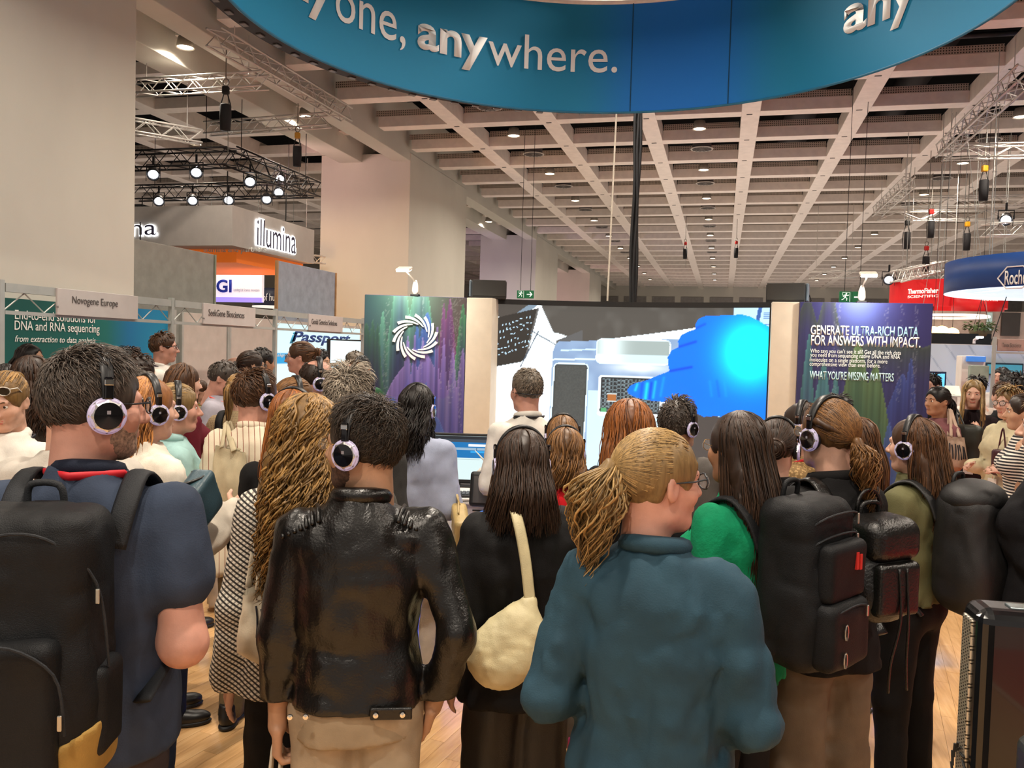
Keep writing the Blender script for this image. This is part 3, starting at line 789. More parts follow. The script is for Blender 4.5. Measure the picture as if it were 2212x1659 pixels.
# beige booth panels
def panel(name, y0, y1, z0, z1, x, m, label, cat='panel', group=None, edge=alu2):
    t = thing(name, label, cat, (x, (y0 + y1) / 2, z0), 0, group)
    MB().rbox((0, 0, (z1 - z0) / 2), (0.03, y1 - y0 - 0.04, z1 - z0), 0.004).build('sheet', m, t)
    for q in (-1, 1): MB().box((0.01, q * (y1 - y0) / 2, (z1 - z0) / 2), (0.05, 0.035, z1 - z0)).build('upright', edge, t)
    return t
ya = on_x(390, 720, BX).y; yb = on_x(490, 720, BX).y; yc = on_x(590, 720, BX).y; yd = on_x(775, 720, BX).y
panel('beige_partition', ya, yb, 0, 2.22, BX, panelg, 'beige booth panel behind the tall man in a white shirt', group='beige booth panels')
panel('beige_partition', yb + 0.04, yc, 0, 2.22, BX, panelg, 'beige booth panel next to the lit cyan booth', group='beige booth panels')
# lit panel
t = thing('lit_panel', 'glowing cyan and white booth graphic reading iPassport', 'booth wall', (BX, yc + 0.05, 0))
def cyan_print(u, v):
    c = np.ones(u.shape + (3,)) * np.array([.86, .95, .97])
    c = c * (1 - 0.35 * np.clip(v - 0.6, 0, 1))[..., None] + np.array([.55, .88, .93]) * (0.35 * np.clip(v - 0.6, 0, 1))[..., None]
    band = (v > 0.705) & (v < 0.785)
    c[band] = (.12, .60, .82); return c
MB().box((-0.03, (yd - yc) / 2, 1.12), (0.04, yd - yc, 2.2)).build('light_box', panelg, t)
paint_grid('print', cyan_print, 20, 90, flat_pos((0, 0, 0.05), (0, yd - yc, 0), (0, 0, 2.12)), mat_paint('backlit_print', 0.5, 0.95), t)
navy = mat('ink_navy', '2a4f9a', 0.6, var=0); cy = mat('ink_cyan', '35aee0', 0.6, var=0)
text_on('i', cy, (625, 717, 640, 742), 'x', BX, t, 0.006, bold=0.03, shear=0.25)
text_on('Passport', navy, (635, 718, 760, 747), 'x', BX, t, 0.006, bold=0.03, shear=0.25)
text_on('A new laboratory quality solution', inkw, (626, 756, 748, 764), 'x', BX, t, 0.006, bold=0.01)
text_on('designed specifically for labs today', inkw, (594, 764, 735, 772), 'x', BX, t, 0.006, bold=0.01)
text_on('gain accreditation', cy, (690, 784, 745, 791), 'x', BX, t, 0.006)
text_on('production ready', cy, (690, 792, 745, 799), 'x', BX, t, 0.006)
# monitor in the lit booth
c = on_x(745, 760, -6.2)
t = thing('monitor', 'flat monitor with a pale blue page in the lit cyan booth', 'monitor', (c.x, c.y, 0), math.radians(-20))
MB().rbox((0, 0, c.z), (0.04, 0.8, 0.42), 0.008).build('bezel', blackm, t)
MB().box((0.022, 0, c.z), (0.002, 0.7, 0.37)).build('screen', mat('screen_pale', 'cfe6ee', 0.4, var=0, emit='bfe0ea', estr=0.9), t)
MB().cyl((-0.02, 0, 0), (-0.02, 0, c.z), 0.03).lathe([(0.001, 0.02), (0.25, 0.015), (0.25, 0)], 20, (-0.02, 0, 0)).build('stand', alu2, t)
# tall partitions behind the booths
canvas = mat('canvas_grey', '8e8d86', 0.85, var=0.05, bump=0.2)
a = on_x(292, 540, -7.35); b = on_x(462, 540, -7.35)
panel('partition_panel', a.y - 0.6, b.y, 0, 3.14, -7.35, canvas, 'tall grey canvas panel beside the big pillar', edge=mat('edge_olive', '8d927f', 0.5))
a = on_x(597, 570, -7.35); b = on_x(724, 570, -7.35)
panel('partition_panel', a.y, b.y, 0, on_x(660, 576, -7.35).z, -7.35, mat('panel_bluegrey', '9aa2b0', 0.7), 'blank blue-grey panel above the lit cyan booth', edge=mat('edge_tan', 'b98f62', 0.5))
# box sign
IX, IY0, IY1, IZ0, IZ1 = -8.15, 12.57, 15.48, 3.5, 4.18
t = thing('box_sign', 'large square white box sign with glowing illumina lettering', 'sign', (IX, IY0, IZ0))
ib = mat('box_sign_white', 'bdb6b0', 0.6, var=0.02)
MB().box((-2, (IY1 - IY0) / 2, (IZ1 - IZ0) / 2), (4, IY1 - IY0, IZ1 - IZ0)).build('box', ib, t)
for x, y in ((-.3, .3), (-3.6, .3), (-.3, 2.3), (-3.6, 2.3)): MB().tube([(x, y, IZ1 - IZ0), (x, y, 4.82 - IZ0)], .012, 6).build('hanger', blackm, t)
halo = mat('halo_white', 'ffffff', 0.5, var=0, emit='f4fbff', estr=2.2)
text_on('illumina', halo, (552, 482, 640, 542), 'x', IX, t, 0.02, bold=0.045, name='halo')
text_on('illumina', mat('ink_violet', '3a3350', 0.6, var=0), (554, 484, 638, 540), 'x', IX, t, 0.03, name='lettering')
text_on('illumina', halo, (146, 474, 341, 512), 'y', IY0, t, 0.02, bold=0.03, name='halo')
text_on('illumina', MATS['ink_violet'], (150, 476, 338, 509), 'y', IY0, t, 0.03, name='lettering')
t = thing('orange_fascia', 'orange fascia band reading illumina and partners below the box sign', 'sign', (-8.4, 13.1, on_y(500, 567, 13.1).z))
oh = IZ0 - t.location.z + 0.003
MB().box((-2, 1.2, oh / 2), (4, 2.4, oh)).build('band', mat('orange_band', 'ee7421', 0.5, var=0.02, emit='ee7421', estr=0.25), t)
text_on('illumina and partners', inkw, (440, 531, 575, 549), 'y', 13.1, t, 0.01, bold=0.015)
# violet-lit sign
VY = 17.6
a, b = on_y(440, 600, VY), on_y(566, 600, VY)
z0, z1 = on_y(500, 652, VY).z, on_y(500, 592, VY).z
t = thing('violet_sign', 'white hanging sign lit violet below with big blue letters', 'sign', (a.x, VY, z0))
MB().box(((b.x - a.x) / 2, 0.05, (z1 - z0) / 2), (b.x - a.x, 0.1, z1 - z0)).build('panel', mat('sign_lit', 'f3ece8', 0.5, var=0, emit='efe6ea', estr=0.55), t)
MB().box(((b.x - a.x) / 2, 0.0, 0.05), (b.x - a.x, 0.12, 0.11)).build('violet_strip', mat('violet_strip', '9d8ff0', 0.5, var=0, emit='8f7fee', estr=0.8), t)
for q in (.1, .9): MB().tube([((b.x - a.x) * q, .05, z1 - z0), ((b.x - a.x) * q, .05, CEIL + .1 - z0)], .006, 5).build('wire', alu2, t)
text_on('MGI', mat('ink_royal', '1f3fd0', 0.5, var=0), (442, 604, 502, 632), 'y', VY, t, 0.03, bold=0.03)
text_on('Leading Life Science Innovation', mat('ink_grey_violet', '8a86a8', 0.6, var=0), (505, 623, 561, 632), 'y', VY, t, 0.01)
VY = 19.0
a, b = on_y(553, 640, VY), on_y(640, 640, VY)
t = thing('navy_sign', 'dark navy round sign reading of human beside the violet-lit sign', 'sign', ((a.x + b.x) / 2, VY, on_y(575, 662, VY).z))
zz = on_y(575, 625, VY).z - t.location.z
MB().lathe([((b.x - a.x) / 2, 0), ((b.x - a.x) / 2, zz)], 40).build('drum', mat('drum_navy', '141c36', 0.5), t, True)
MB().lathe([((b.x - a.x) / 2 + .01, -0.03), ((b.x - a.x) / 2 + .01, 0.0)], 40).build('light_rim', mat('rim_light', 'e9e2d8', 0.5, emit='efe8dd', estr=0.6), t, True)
for q in (-.5, .5): MB().tube([((b.x - a.x) * q * .8, 0, zz), ((b.x - a.x) * q * .8, 0, CEIL + .1 - t.location.z)], .006, 5).build('wire', alu2, t)
text_on('of human', inkw, (568, 634, 618, 650), 'y', VY - (b.x - a.x) / 2, t, 0.02)
o = MB().box((-22, 24, 3.4), (0.2, 66, 6.8)).build('wall_left', plaster); tag(o, 'distant side wall behind the booths', 'wall', kind='structure')
o = MB().box((20, 24, 3.4), (0.2, 66, 6.8)).build('wall_right', plaster); tag(o, 'distant side wall of the hall, mostly hidden by booths', 'wall', kind='structure')

# ================================================================== BOOTHS ACROSS THE AISLE
# round blue sign
c = at(2320, 600, 12.0); R_ = (2320 - 2071) / FPX * 12.0; h_ = (638 - 566) / FPX * 11.2
t = thing('round_sign', 'big round navy-blue hanging sign with white hexagon logo', 'sign', (c.x, c.y, c.z - h_ / 2))
MB().lathe([(R_, 0), (R_, h_)], 96).build('drum', mat('drum_blue', '0b3f85', 0.5, var=0.03), t, True)
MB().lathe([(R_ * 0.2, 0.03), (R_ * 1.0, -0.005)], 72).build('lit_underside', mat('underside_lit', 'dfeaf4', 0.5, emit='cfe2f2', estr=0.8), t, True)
def drum_text(me_or_poly, a_mid, z_mid, R, parent, m, name='lettering', xs=1.0):
    me = me_or_poly
    for v in me.vertices:
        a = a_mid + v.co.x / R; r = R + 0.012 + v.co.z
        v.co = Vector((r * math.sin(a), -r * math.cos(a), z_mid + v.co.y))
    return link(name, me, m, parent)
def drum_angle(px, py, t, R):
    r = ray(px, py); o = CAMP - t.location
    A = r.x ** 2 + r.y ** 2; B = 2 * (r.x * o.x + r.y * o.y); Cc = o.x ** 2 + o.y ** 2 - R * R
    s = (-B - math.sqrt(max(0, B * B - 4 * A * Cc))) / (2 * A); q = o + r * s
    return math.atan2(q.x, -q.y), q.z
for k in range(4): MB().tube([(R_ * .9 * math.cos(k * 1.57 + .5), R_ * .9 * math.sin(k * 1.57 + .5), h_), (R_ * .9 * math.cos(k * 1.57 + .5), R_ * .9 * math.sin(k * 1.57 + .5), CEIL + .1 - t.location.z)], .006, 5).build('wire', alu2, t)
a0, z0 = drum_angle(2172, 596, t, R_); a1, z1 = drum_angle(2208, 603, t, R_)
w_ = (a1 - a0) * R_ * 1.28
drum_text(text_mesh('Roche', w_, 0.19, 0.004, bold=0.012), (a0 + (a0 + w_ / R_)) / 2, (z0 + z1) / 2 - 0.0, R_, t, inkw)
def hex_outline(w, h, th):
    out = [(-w / 2, 0), (-w / 2 + h * 0.42, h / 2), (w / 2 - h * 0.42, h / 2), (w / 2, 0), (w / 2 - h * 0.42, -h / 2), (-w / 2 + h * 0.42, -h / 2)]
    mb = MB(); n = 6
    for i in range(n):
        (x0, y0), (x1, y1) = out[i], out[(i + 1) % n]; L = math.hypot(x1 - x0, y1 - y0); k = max(1, int(L / 0.08))
        for q in range(k):
            p0 = (x0 + (x1 - x0) * q / k, y0 + (y1 - y0) * q / k); p1 = (x0 + (x1 - x0) * (q + 1) / k, y0 + (y1 - y0) * (q + 1) / k)
            mb.tube([(p0[0], p0[1], 0.004), (p1[0], p1[1], 0.004)], th, 4)
    return mb.mesh('logo_outline')
ah, zh = drum_angle(2157, 597, t, R_)
wh = w_ * 1.62; drum_text(hex_outline(wh, 0.29, 0.009), ah + wh / 2 / R_, (z0 + z1) / 2, R_, t, inkw, 'logo_outline')
# red ring sign
c = at(2046, 640, 17.0); R2 = (2046 - 1932) / FPX * 17.0; h2 = 0.53
t = thing('red_ring_sign', 'curved red hanging sign with white ThermoFisher Scientific lettering', 'sign', (c.x, c.y, c.z - h2 / 2 + 0.0))
redm = mat('sign_red', 'd8161c', 0.45, var=0.02, emit='d8161c', estr=0.18)
V = []; F = []; n = 64
for k in range(n + 1):
    a = math.radians(-120 + 300 * k / n); V += [(R2 * math.sin(a), -R2 * math.cos(a), 0), (R2 * math.sin(a), -R2 * math.cos(a), h2), ((R2 - .03) * math.sin(a), -(R2 - .03) * math.cos(a), h2), ((R2 - .03) * math.sin(a), -(R2 - .03) * math.cos(a), 0)]
for k in range(n):
    for q in range(4): F.append((k * 4 + q, k * 4 + (q + 1) % 4, k * 4 + 4 + (q + 1) % 4, k * 4 + 4 + q))
MB().add(V, F).build('band', redm, t)
a0, z0 = drum_angle(1962, 636, t, R2); a1, z1 = drum_angle(2027, 636, t, R2)
drum_text(text_mesh('ThermoFisher', (a1 - a0) * R2, 0.1, 0.003, bold=0.03), (a0 + a1) / 2, h2 * 0.57, R2, t, mat('letter_glow', 'fff6f0', 0.5, var=0, emit='fff3ea', estr=0.6))
drum_text(text_mesh('SCIENTIFIC', (a1 - a0) * R2, 0.05, 0.003, bold=0.01), (a0 + a1) / 2, h2 * 0.37, R2, t, MATS['letter_glow'])
for k in range(4):
    a = -1.0 + k * 0.6; MB().tube([(R2 * math.sin(a), -R2 * math.cos(a), h2), (R2 * math.sin(a), -R2 * math.cos(a), CEIL + .1 - t.location.z)], 0.006, 5).build('wire', alu2, t)
c = at(2112, 655, 15.8); R3 = (2160 - 2064) / 2 / FPX * 15.8
t = thing('red_ring_sign', 'lower red hanging sign tucked behind the round navy sign', 'sign', (c.x, c.y, c.z - 0.25))
MB().lathe([(R3 * 1.05, 0.0), (R3 * 1.05, 0.42), (R3, 0.42), (R3, 0.0), (R3 * 1.05, 0.0)], 40).build('band', redm, t, True)
for k in range(3): MB().tube([(R3 * math.cos(k * 2.1), R3 * math.sin(k * 2.1), .42), (R3 * math.cos(k * 2.1), R3 * math.sin(k * 2.1), CEIL + .1 - t.location.z)], .006, 5).build('wire', alu2, t)
a0, z0 = drum_angle(2118, 647, t, R3 * 1.05); a1, z1 = drum_angle(2155, 650, t, R3 * 1.05)
drum_text(text_mesh('SCIENTIFIC', abs(a1 - a0) * R3, 0.05, 0.003, bold=0.01), (a0 + a1) / 2, z0, R3 * 1.05, t, MATS['letter_glow'])
# white printed booth across the aisle
WY = 13.5
def WP(x, y, Y=WY): return on_y(x, y, Y)
a, b = WP(2005, 742), WP(2300, 742); zt = WP(2100, 744).z
t = thing('white_booth_wall', 'white booth wall printed with faint lines and lit by a small arm lamp', 'booth wall', (a.x, WY, 0))
def line_print(u, v):
    c = np.ones(u.shape + (3,)) * np.array([.80, .86, .90])
    d = np.abs(((u * 3.2 + v * 2.6) % 0.55) - 0.27); c[d < 0.018] = (.66, .74, .80)
    c[(v < 0.42)] = c[(v < 0.42)] * 0.9; return c
MB().box(((b.x - a.x) / 2, 0.05, zt / 2), (b.x - a.x, 0.08, zt)).build('backing', white, t)
paint_grid('print', line_print, 150, 110, flat_pos((0, 0.0, 0.02), (b.x - a.x, 0, 0), (0, 0, zt - 0.03)), mat_paint('booth_print2', 0.5), t)
a2, b2 = WP(2012, 726, 15), WP(2140, 726, 15)
t = thing('black_fascia', 'black fascia bar above the white printed booth', 'fascia', ((a2.x + b2.x) / 2, 15, WP(2080, 745, 15).z))
MB().box((0, 0, 0.09), (b2.x - a2.x, 0.1, 0.19)).build('bar', blackm, t)
for q in (-1, 1): MB().box((q * (b2.x - a2.x) / 2.1, 0, -t.location.z / 2), (.05, .05, t.location.z)).build('post', blackm, t)
# pale wall behind with doorway, pendants, ring lamp and plant
a3, b3 = WP(2012, 700, 17), WP(2420, 700, 17); zt3 = WP(2100, 672, 17).z
t = thing('pale_booth_wall', 'pale mauve booth wall with dark door openings behind the white booth', 'booth wall', (a3.x, 17, 0))
MB().box(((b3.x - a3.x) / 2, 0.1, zt3 / 2), (b3.x - a3.x, 0.1, zt3)).build('sheet', mat('mauve_wall', 'a8978c', 0.7), t)
for x0, x1 in ((2134, 2142), (2166, 2203)):
    p, q = WP(x0, 675, 16.95), WP(x1, 726, 16.95)
    MB().box(((p.x + q.x) / 2 - a3.x, -0.01, (p.z + q.z) / 2), (q.x - p.x, 0.06, abs(p.z - q.z))).build('opening', mat('dark_opening', '2e2a27', 0.6) if x0 > 2150 else mat('pane_teal', 'b7d8d8', 0.3), t)
glowy = mat('pendant_glow', 'ffdf9c', 0.4, var=0, emit='ffd68a', estr=3.0)
for px, py, s, lab in ((2017, 716, 0.11, 'glowing round pendant lamp next to the artwork panel edge'), (2034, 716, 0.12, 'glowing round pendant lamp between its two neighbours'), (2057, 718, 0.1, 'glowing pendant lamp nearest to the hanging plant')):
    c = at(px, py, 14.8); t = thing('pendant_lamp', lab, 'lamp', c, 0, 'glowing pendant lamps')
    MB().lathe([(s * 0.9, -s * 0.5), (s * 1.15, -s * 0.1), (s, s * 0.4), (s * 0.5, s * 0.75), (0.01, s * 0.85)], 20).build('shade', glowy, t, True)
    MB().tube([(0, 0, s * 0.8), (0, 0, CEIL + .1 - c.z)], 0.004, 5).build('cord', blackm, t)
c = at(2048, 684, 14.4)
t = thing('ring_lamp', 'thin white ring lamp hanging under the red sign', 'lamp', c)
MB().tube([(0.62 * math.cos(a), 0.62 * math.sin(a), 0) for a in [k * math.pi / 24 for k in range(48)]], 0.022, 8, True).build('tube', mat('ring_glow', 'fff4e0', 0.4, var=0, emit='fff1dc', estr=1.3), t, True)
for k in range(3): MB().tube([(0.62 * math.cos(k * 2.1), 0.62 * math.sin(k * 2.1), 0), (0.1 * math.cos(k * 2.1), 0.1 * math.sin(k * 2.1), CEIL - c.z - .02)], 0.004, 4).build('wire', alu2, t)
c = at(2118, 714, 13.6)
t = thing('hanging_plant', 'bushy green plant in a hanging basket above the black fascia', 'plant', c)
MB().lathe([(0.06, -0.13), (0.15, -0.1), (0.17, 0.0)], 16).build('basket', mat('basket', '6b5b3f', 0.8), t, True)
lf = MB().add([(0, 0, 0), (0.03, 0.03, 0.01), (0, 0.09, 0.0), (-0.03, 0.03, 0.01)], [(0, 1, 2, 3)]).mesh('leaf'); lf.materials.append(mat('leaf_green', '55632f', 0.6, var=0.25, vscale=20))
for k in range(150):
    u, v = random.random() * 6.28, random.random(); r = 0.06 + 0.16 * random.random()
    o = link('leaf', lf, None, t, (r * math.cos(u), r * math.sin(u), 0.02 + 0.12 * v - 0.25 * max(0, r - 0.14))); o.rotation_euler = (random.uniform(-1.4, 0.6), random.uniform(-0.6, 0.6), u - 1.57); o.scale = (0.8,) * 3
for k in range(3): MB().tube([(0.16 * math.cos(k * 2.1), 0.16 * math.sin(k * 2.1), 0), (0, 0, 0.55)], 0.004, 4).build('cord', blackm, t)
MB().tube([(0, 0, .55), (0, 0, CEIL + .1 - c.z)], .003, 4).build('cord', blackm, t)
# kiosk, info screens, desk
def slab_at(x0, y0, x1, y1, Y, th=0.06):
    p, q = on_y(x0, y0, Y), on_y(x1, y1, Y); return Vector(((p.x + q.x) / 2, Y, (p.z + q.z) / 2)), (abs(q.x - p.x), th, abs(p.z - q.z))
c, s = slab_at(2080, 768, 2130, 860, 11.5)
t = thing('kiosk', 'white kiosk column with blue header and grey-green display', 'kiosk', (c.x, c.y, 0))
zk = c.z + s[2] / 2
MB().rbox((-0.02, 0.12, zk / 2), (s[0] * 0.95, 0.25, zk), 0.01).build('column', white, t)
p, q = on_y(2089, 769, 11.45), on_y(2129, 782, 11.45)
MB().rbox(((p.x + q.x) / 2 - c.x, -0.03, (p.z + q.z) / 2), (q.x - p.x, 0.06, p.z - q.z), 0.004).build('header', mat('header_blue', '3f7fd6', 0.5, emit='3f7fd6', estr=0.3), t)
p, q = on_y(2096, 789, 11.3), on_y(2135, 825, 11.3)
MB().rbox(((p.x + q.x) / 2 - c.x, -0.16, (p.z + q.z) / 2), (q.x - p.x, 0.1, p.z - q.z), 0.006).build('display', mat('display_green', '8fa093', 0.35, var=0.1), t)
p, q = on_y(2130, 783, 13.4), on_y(2210, 813, 13.4)
t = thing('wall_screen', 'wide teal screen on the white booth wall', 'screen', ((p.x + q.x) / 2, 13.42, q.z))
MB().rbox((0, 0, (p.z - q.z) / 2), (q.x - p.x, 0.05, p.z - q.z), 0.006).build('bezel', mat('bezel_teal', '1d3b44', 0.4), t)
MB().box((0, -0.028, (p.z - q.z) / 2), (q.x - p.x - 0.04, 0.004, p.z - q.z - 0.05)).build('display', mat('teal_glow', '3f8a9a', 0.3, emit='3f8a9a', estr=0.5), t)
p, q = on_y(2008, 802, 11.5), on_y(2042, 840, 11.5)
t = thing('wall_screen', 'small bright blue screen at the edge of the artwork panel', 'screen', ((p.x + q.x) / 2, 11.5, q.z))
MB().rbox((0, 0, (p.z - q.z) / 2), (q.x - p.x, 0.05, p.z - q.z), 0.006).build('bezel', mat('bezel_navy', '16284a', 0.4), t)
MB().box((0, -0.028, (p.z - q.z) / 2), (q.x - p.x - 0.04, 0.004, p.z - q.z - 0.05)).build('display', mat('sky_glow', '5cb8e6', 0.3, emit='5cb8e6', estr=0.9), t)
c, s = slab_at(2042, 835, 2074, 856, 10.4)
t = thing('lectern_tablet', 'small tilted white tablet on a slim stand behind the ponytailed woman', 'tablet', (c.x, c.y, 0))
MB().cyl((0, 0, 0), (0, 0, c.z - 0.03), 0.05).build('stand', white, t)
MB().rbox((0, 0, c.z), (s[0], 0.03, 0.15), 0.01, Matrix.Rotation(-0.7, 3, 'X')).build('tablet', mat('tablet_white', 'd5dccd', 0.3, emit='cfd8c8', estr=0.3), t)
c, s = slab_at(2155, 732, 2240, 760, 10.5)
t = thing('name_board', 'mauve name board on a thin post across the aisle', 'sign', (c.x, c.y, 0))
MB().rbox((0, 0, c.z), (s[0], 0.03, s[2]), 0.004).build('board', mat('board_mauve', 'a58a80', 0.6), t)
MB().box((-s[0] / 2 - 0.03, 0, (c.z + 0.09) / 2), (0.035, 0.035, c.z + 0.09)).build('post', alu2, t)
MB().box((0, 0, c.z - s[2] / 2 - 0.02), (s[0] + 0.1, 0.03, 0.02)).build('rail', alu2, t)
text_on('Tenex Bioscience', inkd, (2165, 741, 2206, 750), 'y', 10.47, t, 0.004)
c, s = slab_at(2050, 853, 2200, 900, 12.9)
t = thing('booth_counter', 'white counter glowing ultramarine in the booth across the aisle', 'counter', (c.x, c.y, 0))
MB().rbox((0, 0, c.z / 2), (s[0], 0.5, c.z + s[2] / 2), 0.02).build('cabinet', white, t)
MB().box((0.1, -0.256, c.z - 0.1), (s[0] * 0.9, 0.01, 0.5)).build('light_panel', mat('ultramarine_glow', '1a10ff', 0.5, var=0, emit='1c12ff', estr=2.0), t)
t = thing('arm_lamp', 'small white arm lamp on the white printed booth wall', 'lamp', on_y(2104, 742, 13.44))
MB().tube([(0, 0, 0), (0, 0, 0.05), (0.03, -0.05, 0.08)], 0.02, 8).build('arm', white, t)
MB().rbox((0.05, -0.08, 0.09), (0.09, 0.08, 0.03), 0.01).build('head', mat('lamp_head_lit', 'ffffff', 0.4, var=0, emit='ffffff', estr=4), t)
cable('guy_wire', [at(2140, 742, 12.9), at(2178, 630, 12.9)], 0.007, 'dark slanting wire from the round navy sign down to the white booth', blackm)
# ================================================================== PRESENTATION WALL
ZT = EYE + 0.613
sy_ = 9.5
def fbm(u, v, s, fx, fy): return vnoise(u * fx + s, v * fy + s * 1.3, np.full_like(u, s))
def layers(u, v, base, lays, seed):
    """printed ridge artwork: each layer = (list of (centre, width, height)), floor, crest colour, foot colour, fade"""
    c = base.copy(); st = 0.5 + 0.5 * vnoise(u * 70 + seed, v * 1.5, np.full_like(u, seed)); st2 = 0.5 + 0.5 * vnoise(u * 190, v * 3 + seed, np.full_like(u, seed + 5))
    for peaks, flo, crest, foot, fade in lays:
        top = np.full_like(u, flo)
        for (x, wd, hh) in peaks: top = np.maximum(top, flo + (hh - flo) * np.exp(-np.abs((u - x) / wd) ** 1.7))
        top = top + 0.006 * np.sin(u * 40 + seed)
        k = np.clip((top - v) / fade, 0, 1)[..., None]; m = (v < top)
        col = np.array(crest) * (1 - k) + np.array(foot) * k
        col = col * (0.82 + 0.25 * st + 0.1 * st2)[..., None]
        edge = np.clip(1 - (top - v) / 0.012, 0, 1)[..., None] * m[..., None]
        a = (0.86 * m)[..., None]
        c = c * (1 - a) + col * a + edge * 0.06
    dots = (vnoise(u * 26, v * 1.2 + seed, np.full_like(u, seed + 9)) > 0.62) & (vnoise(u * 120, v * 160, np.full_like(u, seed)) > 0.35)
    c[dots] = c[dots] * 0.75 + 0.17
    return np.clip(c, 0, 1)
def art_left(u, v):
    b = np.stack([.20 + .12 * u, .20 + .20 * v * (1 - np.abs(u - .4)), .34 - .06 * u], -1)
    return layers(u, v, b, [
        ([(0.35, .12, 1.2), (0.55, .16, 1.15), (.18, .06, .93)], .55, (.30, .50, .42), (.16, .18, .33), .5),
        ([(0.02, .1, .87), (.13, .05, .86), (.08, .06, .88)], .5, (.20, .34, .27), (.15, .13, .26), .3),
        ([(0.62, .14, .92), (.52, .05, .88)], .5, (.22, .36, .62), (.22, .22, .48), .35),
        ([(0.84, .08, 1.0), (.78, .05, .97)], .5, (.42, .24, .42), (.30, .22, .46), .3),
        ([(0.97, .07, .98), (1.02, .1, .95)], .5, (.24, .50, .33), (.20, .30, .36), .25),
        ([(.43, .05, .80), (.5, .035, .83), (.58, .04, .80), (.72, .03, .87), (.79, .04, .80), (.4, .2, .66), (.62, .2, .72), (.98, .06, .76), (.88, .05, .75)], .4, (.50, .42, .68), (.26, .24, .52), .35),
        ([(.3, .22, .50), (.7, .25, .42), (.62, .03, .60)], .1, (.24, .34, .60), (.20, .20, .44), .5)], 3.0)
def art_right(u, v):
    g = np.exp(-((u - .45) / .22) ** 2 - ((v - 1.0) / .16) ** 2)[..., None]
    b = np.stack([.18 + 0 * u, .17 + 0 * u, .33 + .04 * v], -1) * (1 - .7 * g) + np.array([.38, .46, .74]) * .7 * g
    return layers(u, v, b, [
        ([(0.22, .08, 1.1), (.05, .1, 1.02)], .82, (.22, .26, .22), (.20, .20, .36), .15),
        ([(.86, .05, .76), (.8, .1, .7)], .45, (.22, .28, .52), (.2, .2, .4), .3),
        ([(.46, .14, .84), (.60, .12, .74)], .3, (.34, .44, .26), (.20, .34, .26), .4),
        ([(.08, .07, .86), (.2, .1, .74), (.3, .06, .70)], .25, (.26, .48, .48), (.22, .32, .44), .4),
        ([(.36, .12, .58), (.2, .1, .55)], .2, (.40, .36, .54), (.26, .26, .46), .3),
        ([(.72, .08, .48), (.62, .1, .45), (.9, .06, .38)], .1, (.26, .36, .60), (.2, .22, .46), .4),
        ([(.52, .05, .34), (.8, .05, .26), (.3, .1, .3)], .02, (.26, .44, .66), (.2, .24, .48), .3)], 11.0)
printm = mat_paint('poster_print', 0.42)
def banner(name, label, A, B, fn, nu, nv, th=0.3):
    """A, B: bottom corners (left, right as seen); sheet on the front, box behind"""
    A, B = Vector(A), Vector(B); d = B - A; L = d.length; ang = math.atan2(d.y, d.x)
    t = thing(name, label, 'display panel', A, ang)
    MB().rbox((L / 2, th / 2, ZT / 2), (L, th, ZT), 0.008).build('box', mat('poster_edge', '3a3768', 0.5), t)
    paint_grid('print', fn, nu, nv, flat_pos((0.004, -0.004, 0.01), (L - 0.008, 0, 0), (0, 0, ZT - 0.014)), printm, t)
    return t
pl_, pr_ = on_z(788, 636, ZT), on_z(1008, 643, ZT)
bl = banner('artwork_panel', 'tall artwork panel of coloured ridges with a white swirl logo', (pl_.x, pl_.y, 0), (pr_.x, pr_.y, 0), art_left, 110, 190)
q0, q1 = on_z(1728, 652.5, ZT), on_z(2018, 655, ZT)
q0.y = q1.y = (q0.y + q1.y) / 2
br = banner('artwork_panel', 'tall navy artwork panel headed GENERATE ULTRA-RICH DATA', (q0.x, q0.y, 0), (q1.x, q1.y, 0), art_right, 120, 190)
# swirl logo: 14 curved blades
def logo(parent, cx, cz, R, m, th=0.02):
    n = 14
    for k in range(n):
        a = 2 * math.pi * k / n; pts_o = []; pts_i = []
        for s in range(9):
            f = s / 8.0; aa = a + 1.15 * f; r = R * (0.60 + 0.42 * f ** 1.5); w = R * (0.022 + 0.045 * f)
            tang = Vector((-math.sin(aa), math.cos(aa))) * 1.0 + Vector((math.cos(aa), math.sin(aa))) * (0.9 * f ** 0.5 * 0.55)
            tang.normalize(); nn = Vector((-tang.y, tang.x)); p = Vector((math.cos(aa), math.sin(aa))) * r
            pts_o.append(p - nn * w); pts_i.append(p + nn * w)
        poly = [(v.x, v.y) for v in pts_o + pts_i[::-1]]
        M = Matrix.Translation((cx, -0.006, cz)) @ Matrix.Rotation(math.pi / 2, 4, 'X')
        MB().plate(poly, th, M).build('blade', m, parent)
lc = on_y(897, 728, (pl_.y + pr_.y) / 2); dloc = Vector((lc.x - pl_.x, lc.y - pl_.y)).length
logo(bl, dloc, lc.z, 48 / FPX * 9.6, mat('logo_white', 'f4f1e8', 0.5, var=0))
inkb = mat('ink_sky', 'a6d7f2', 0.6, var=0); inkt = mat('ink_mint', 'bfe3e6', 0.6, var=0)
YB = q0.y
br_inv = br.location.copy()
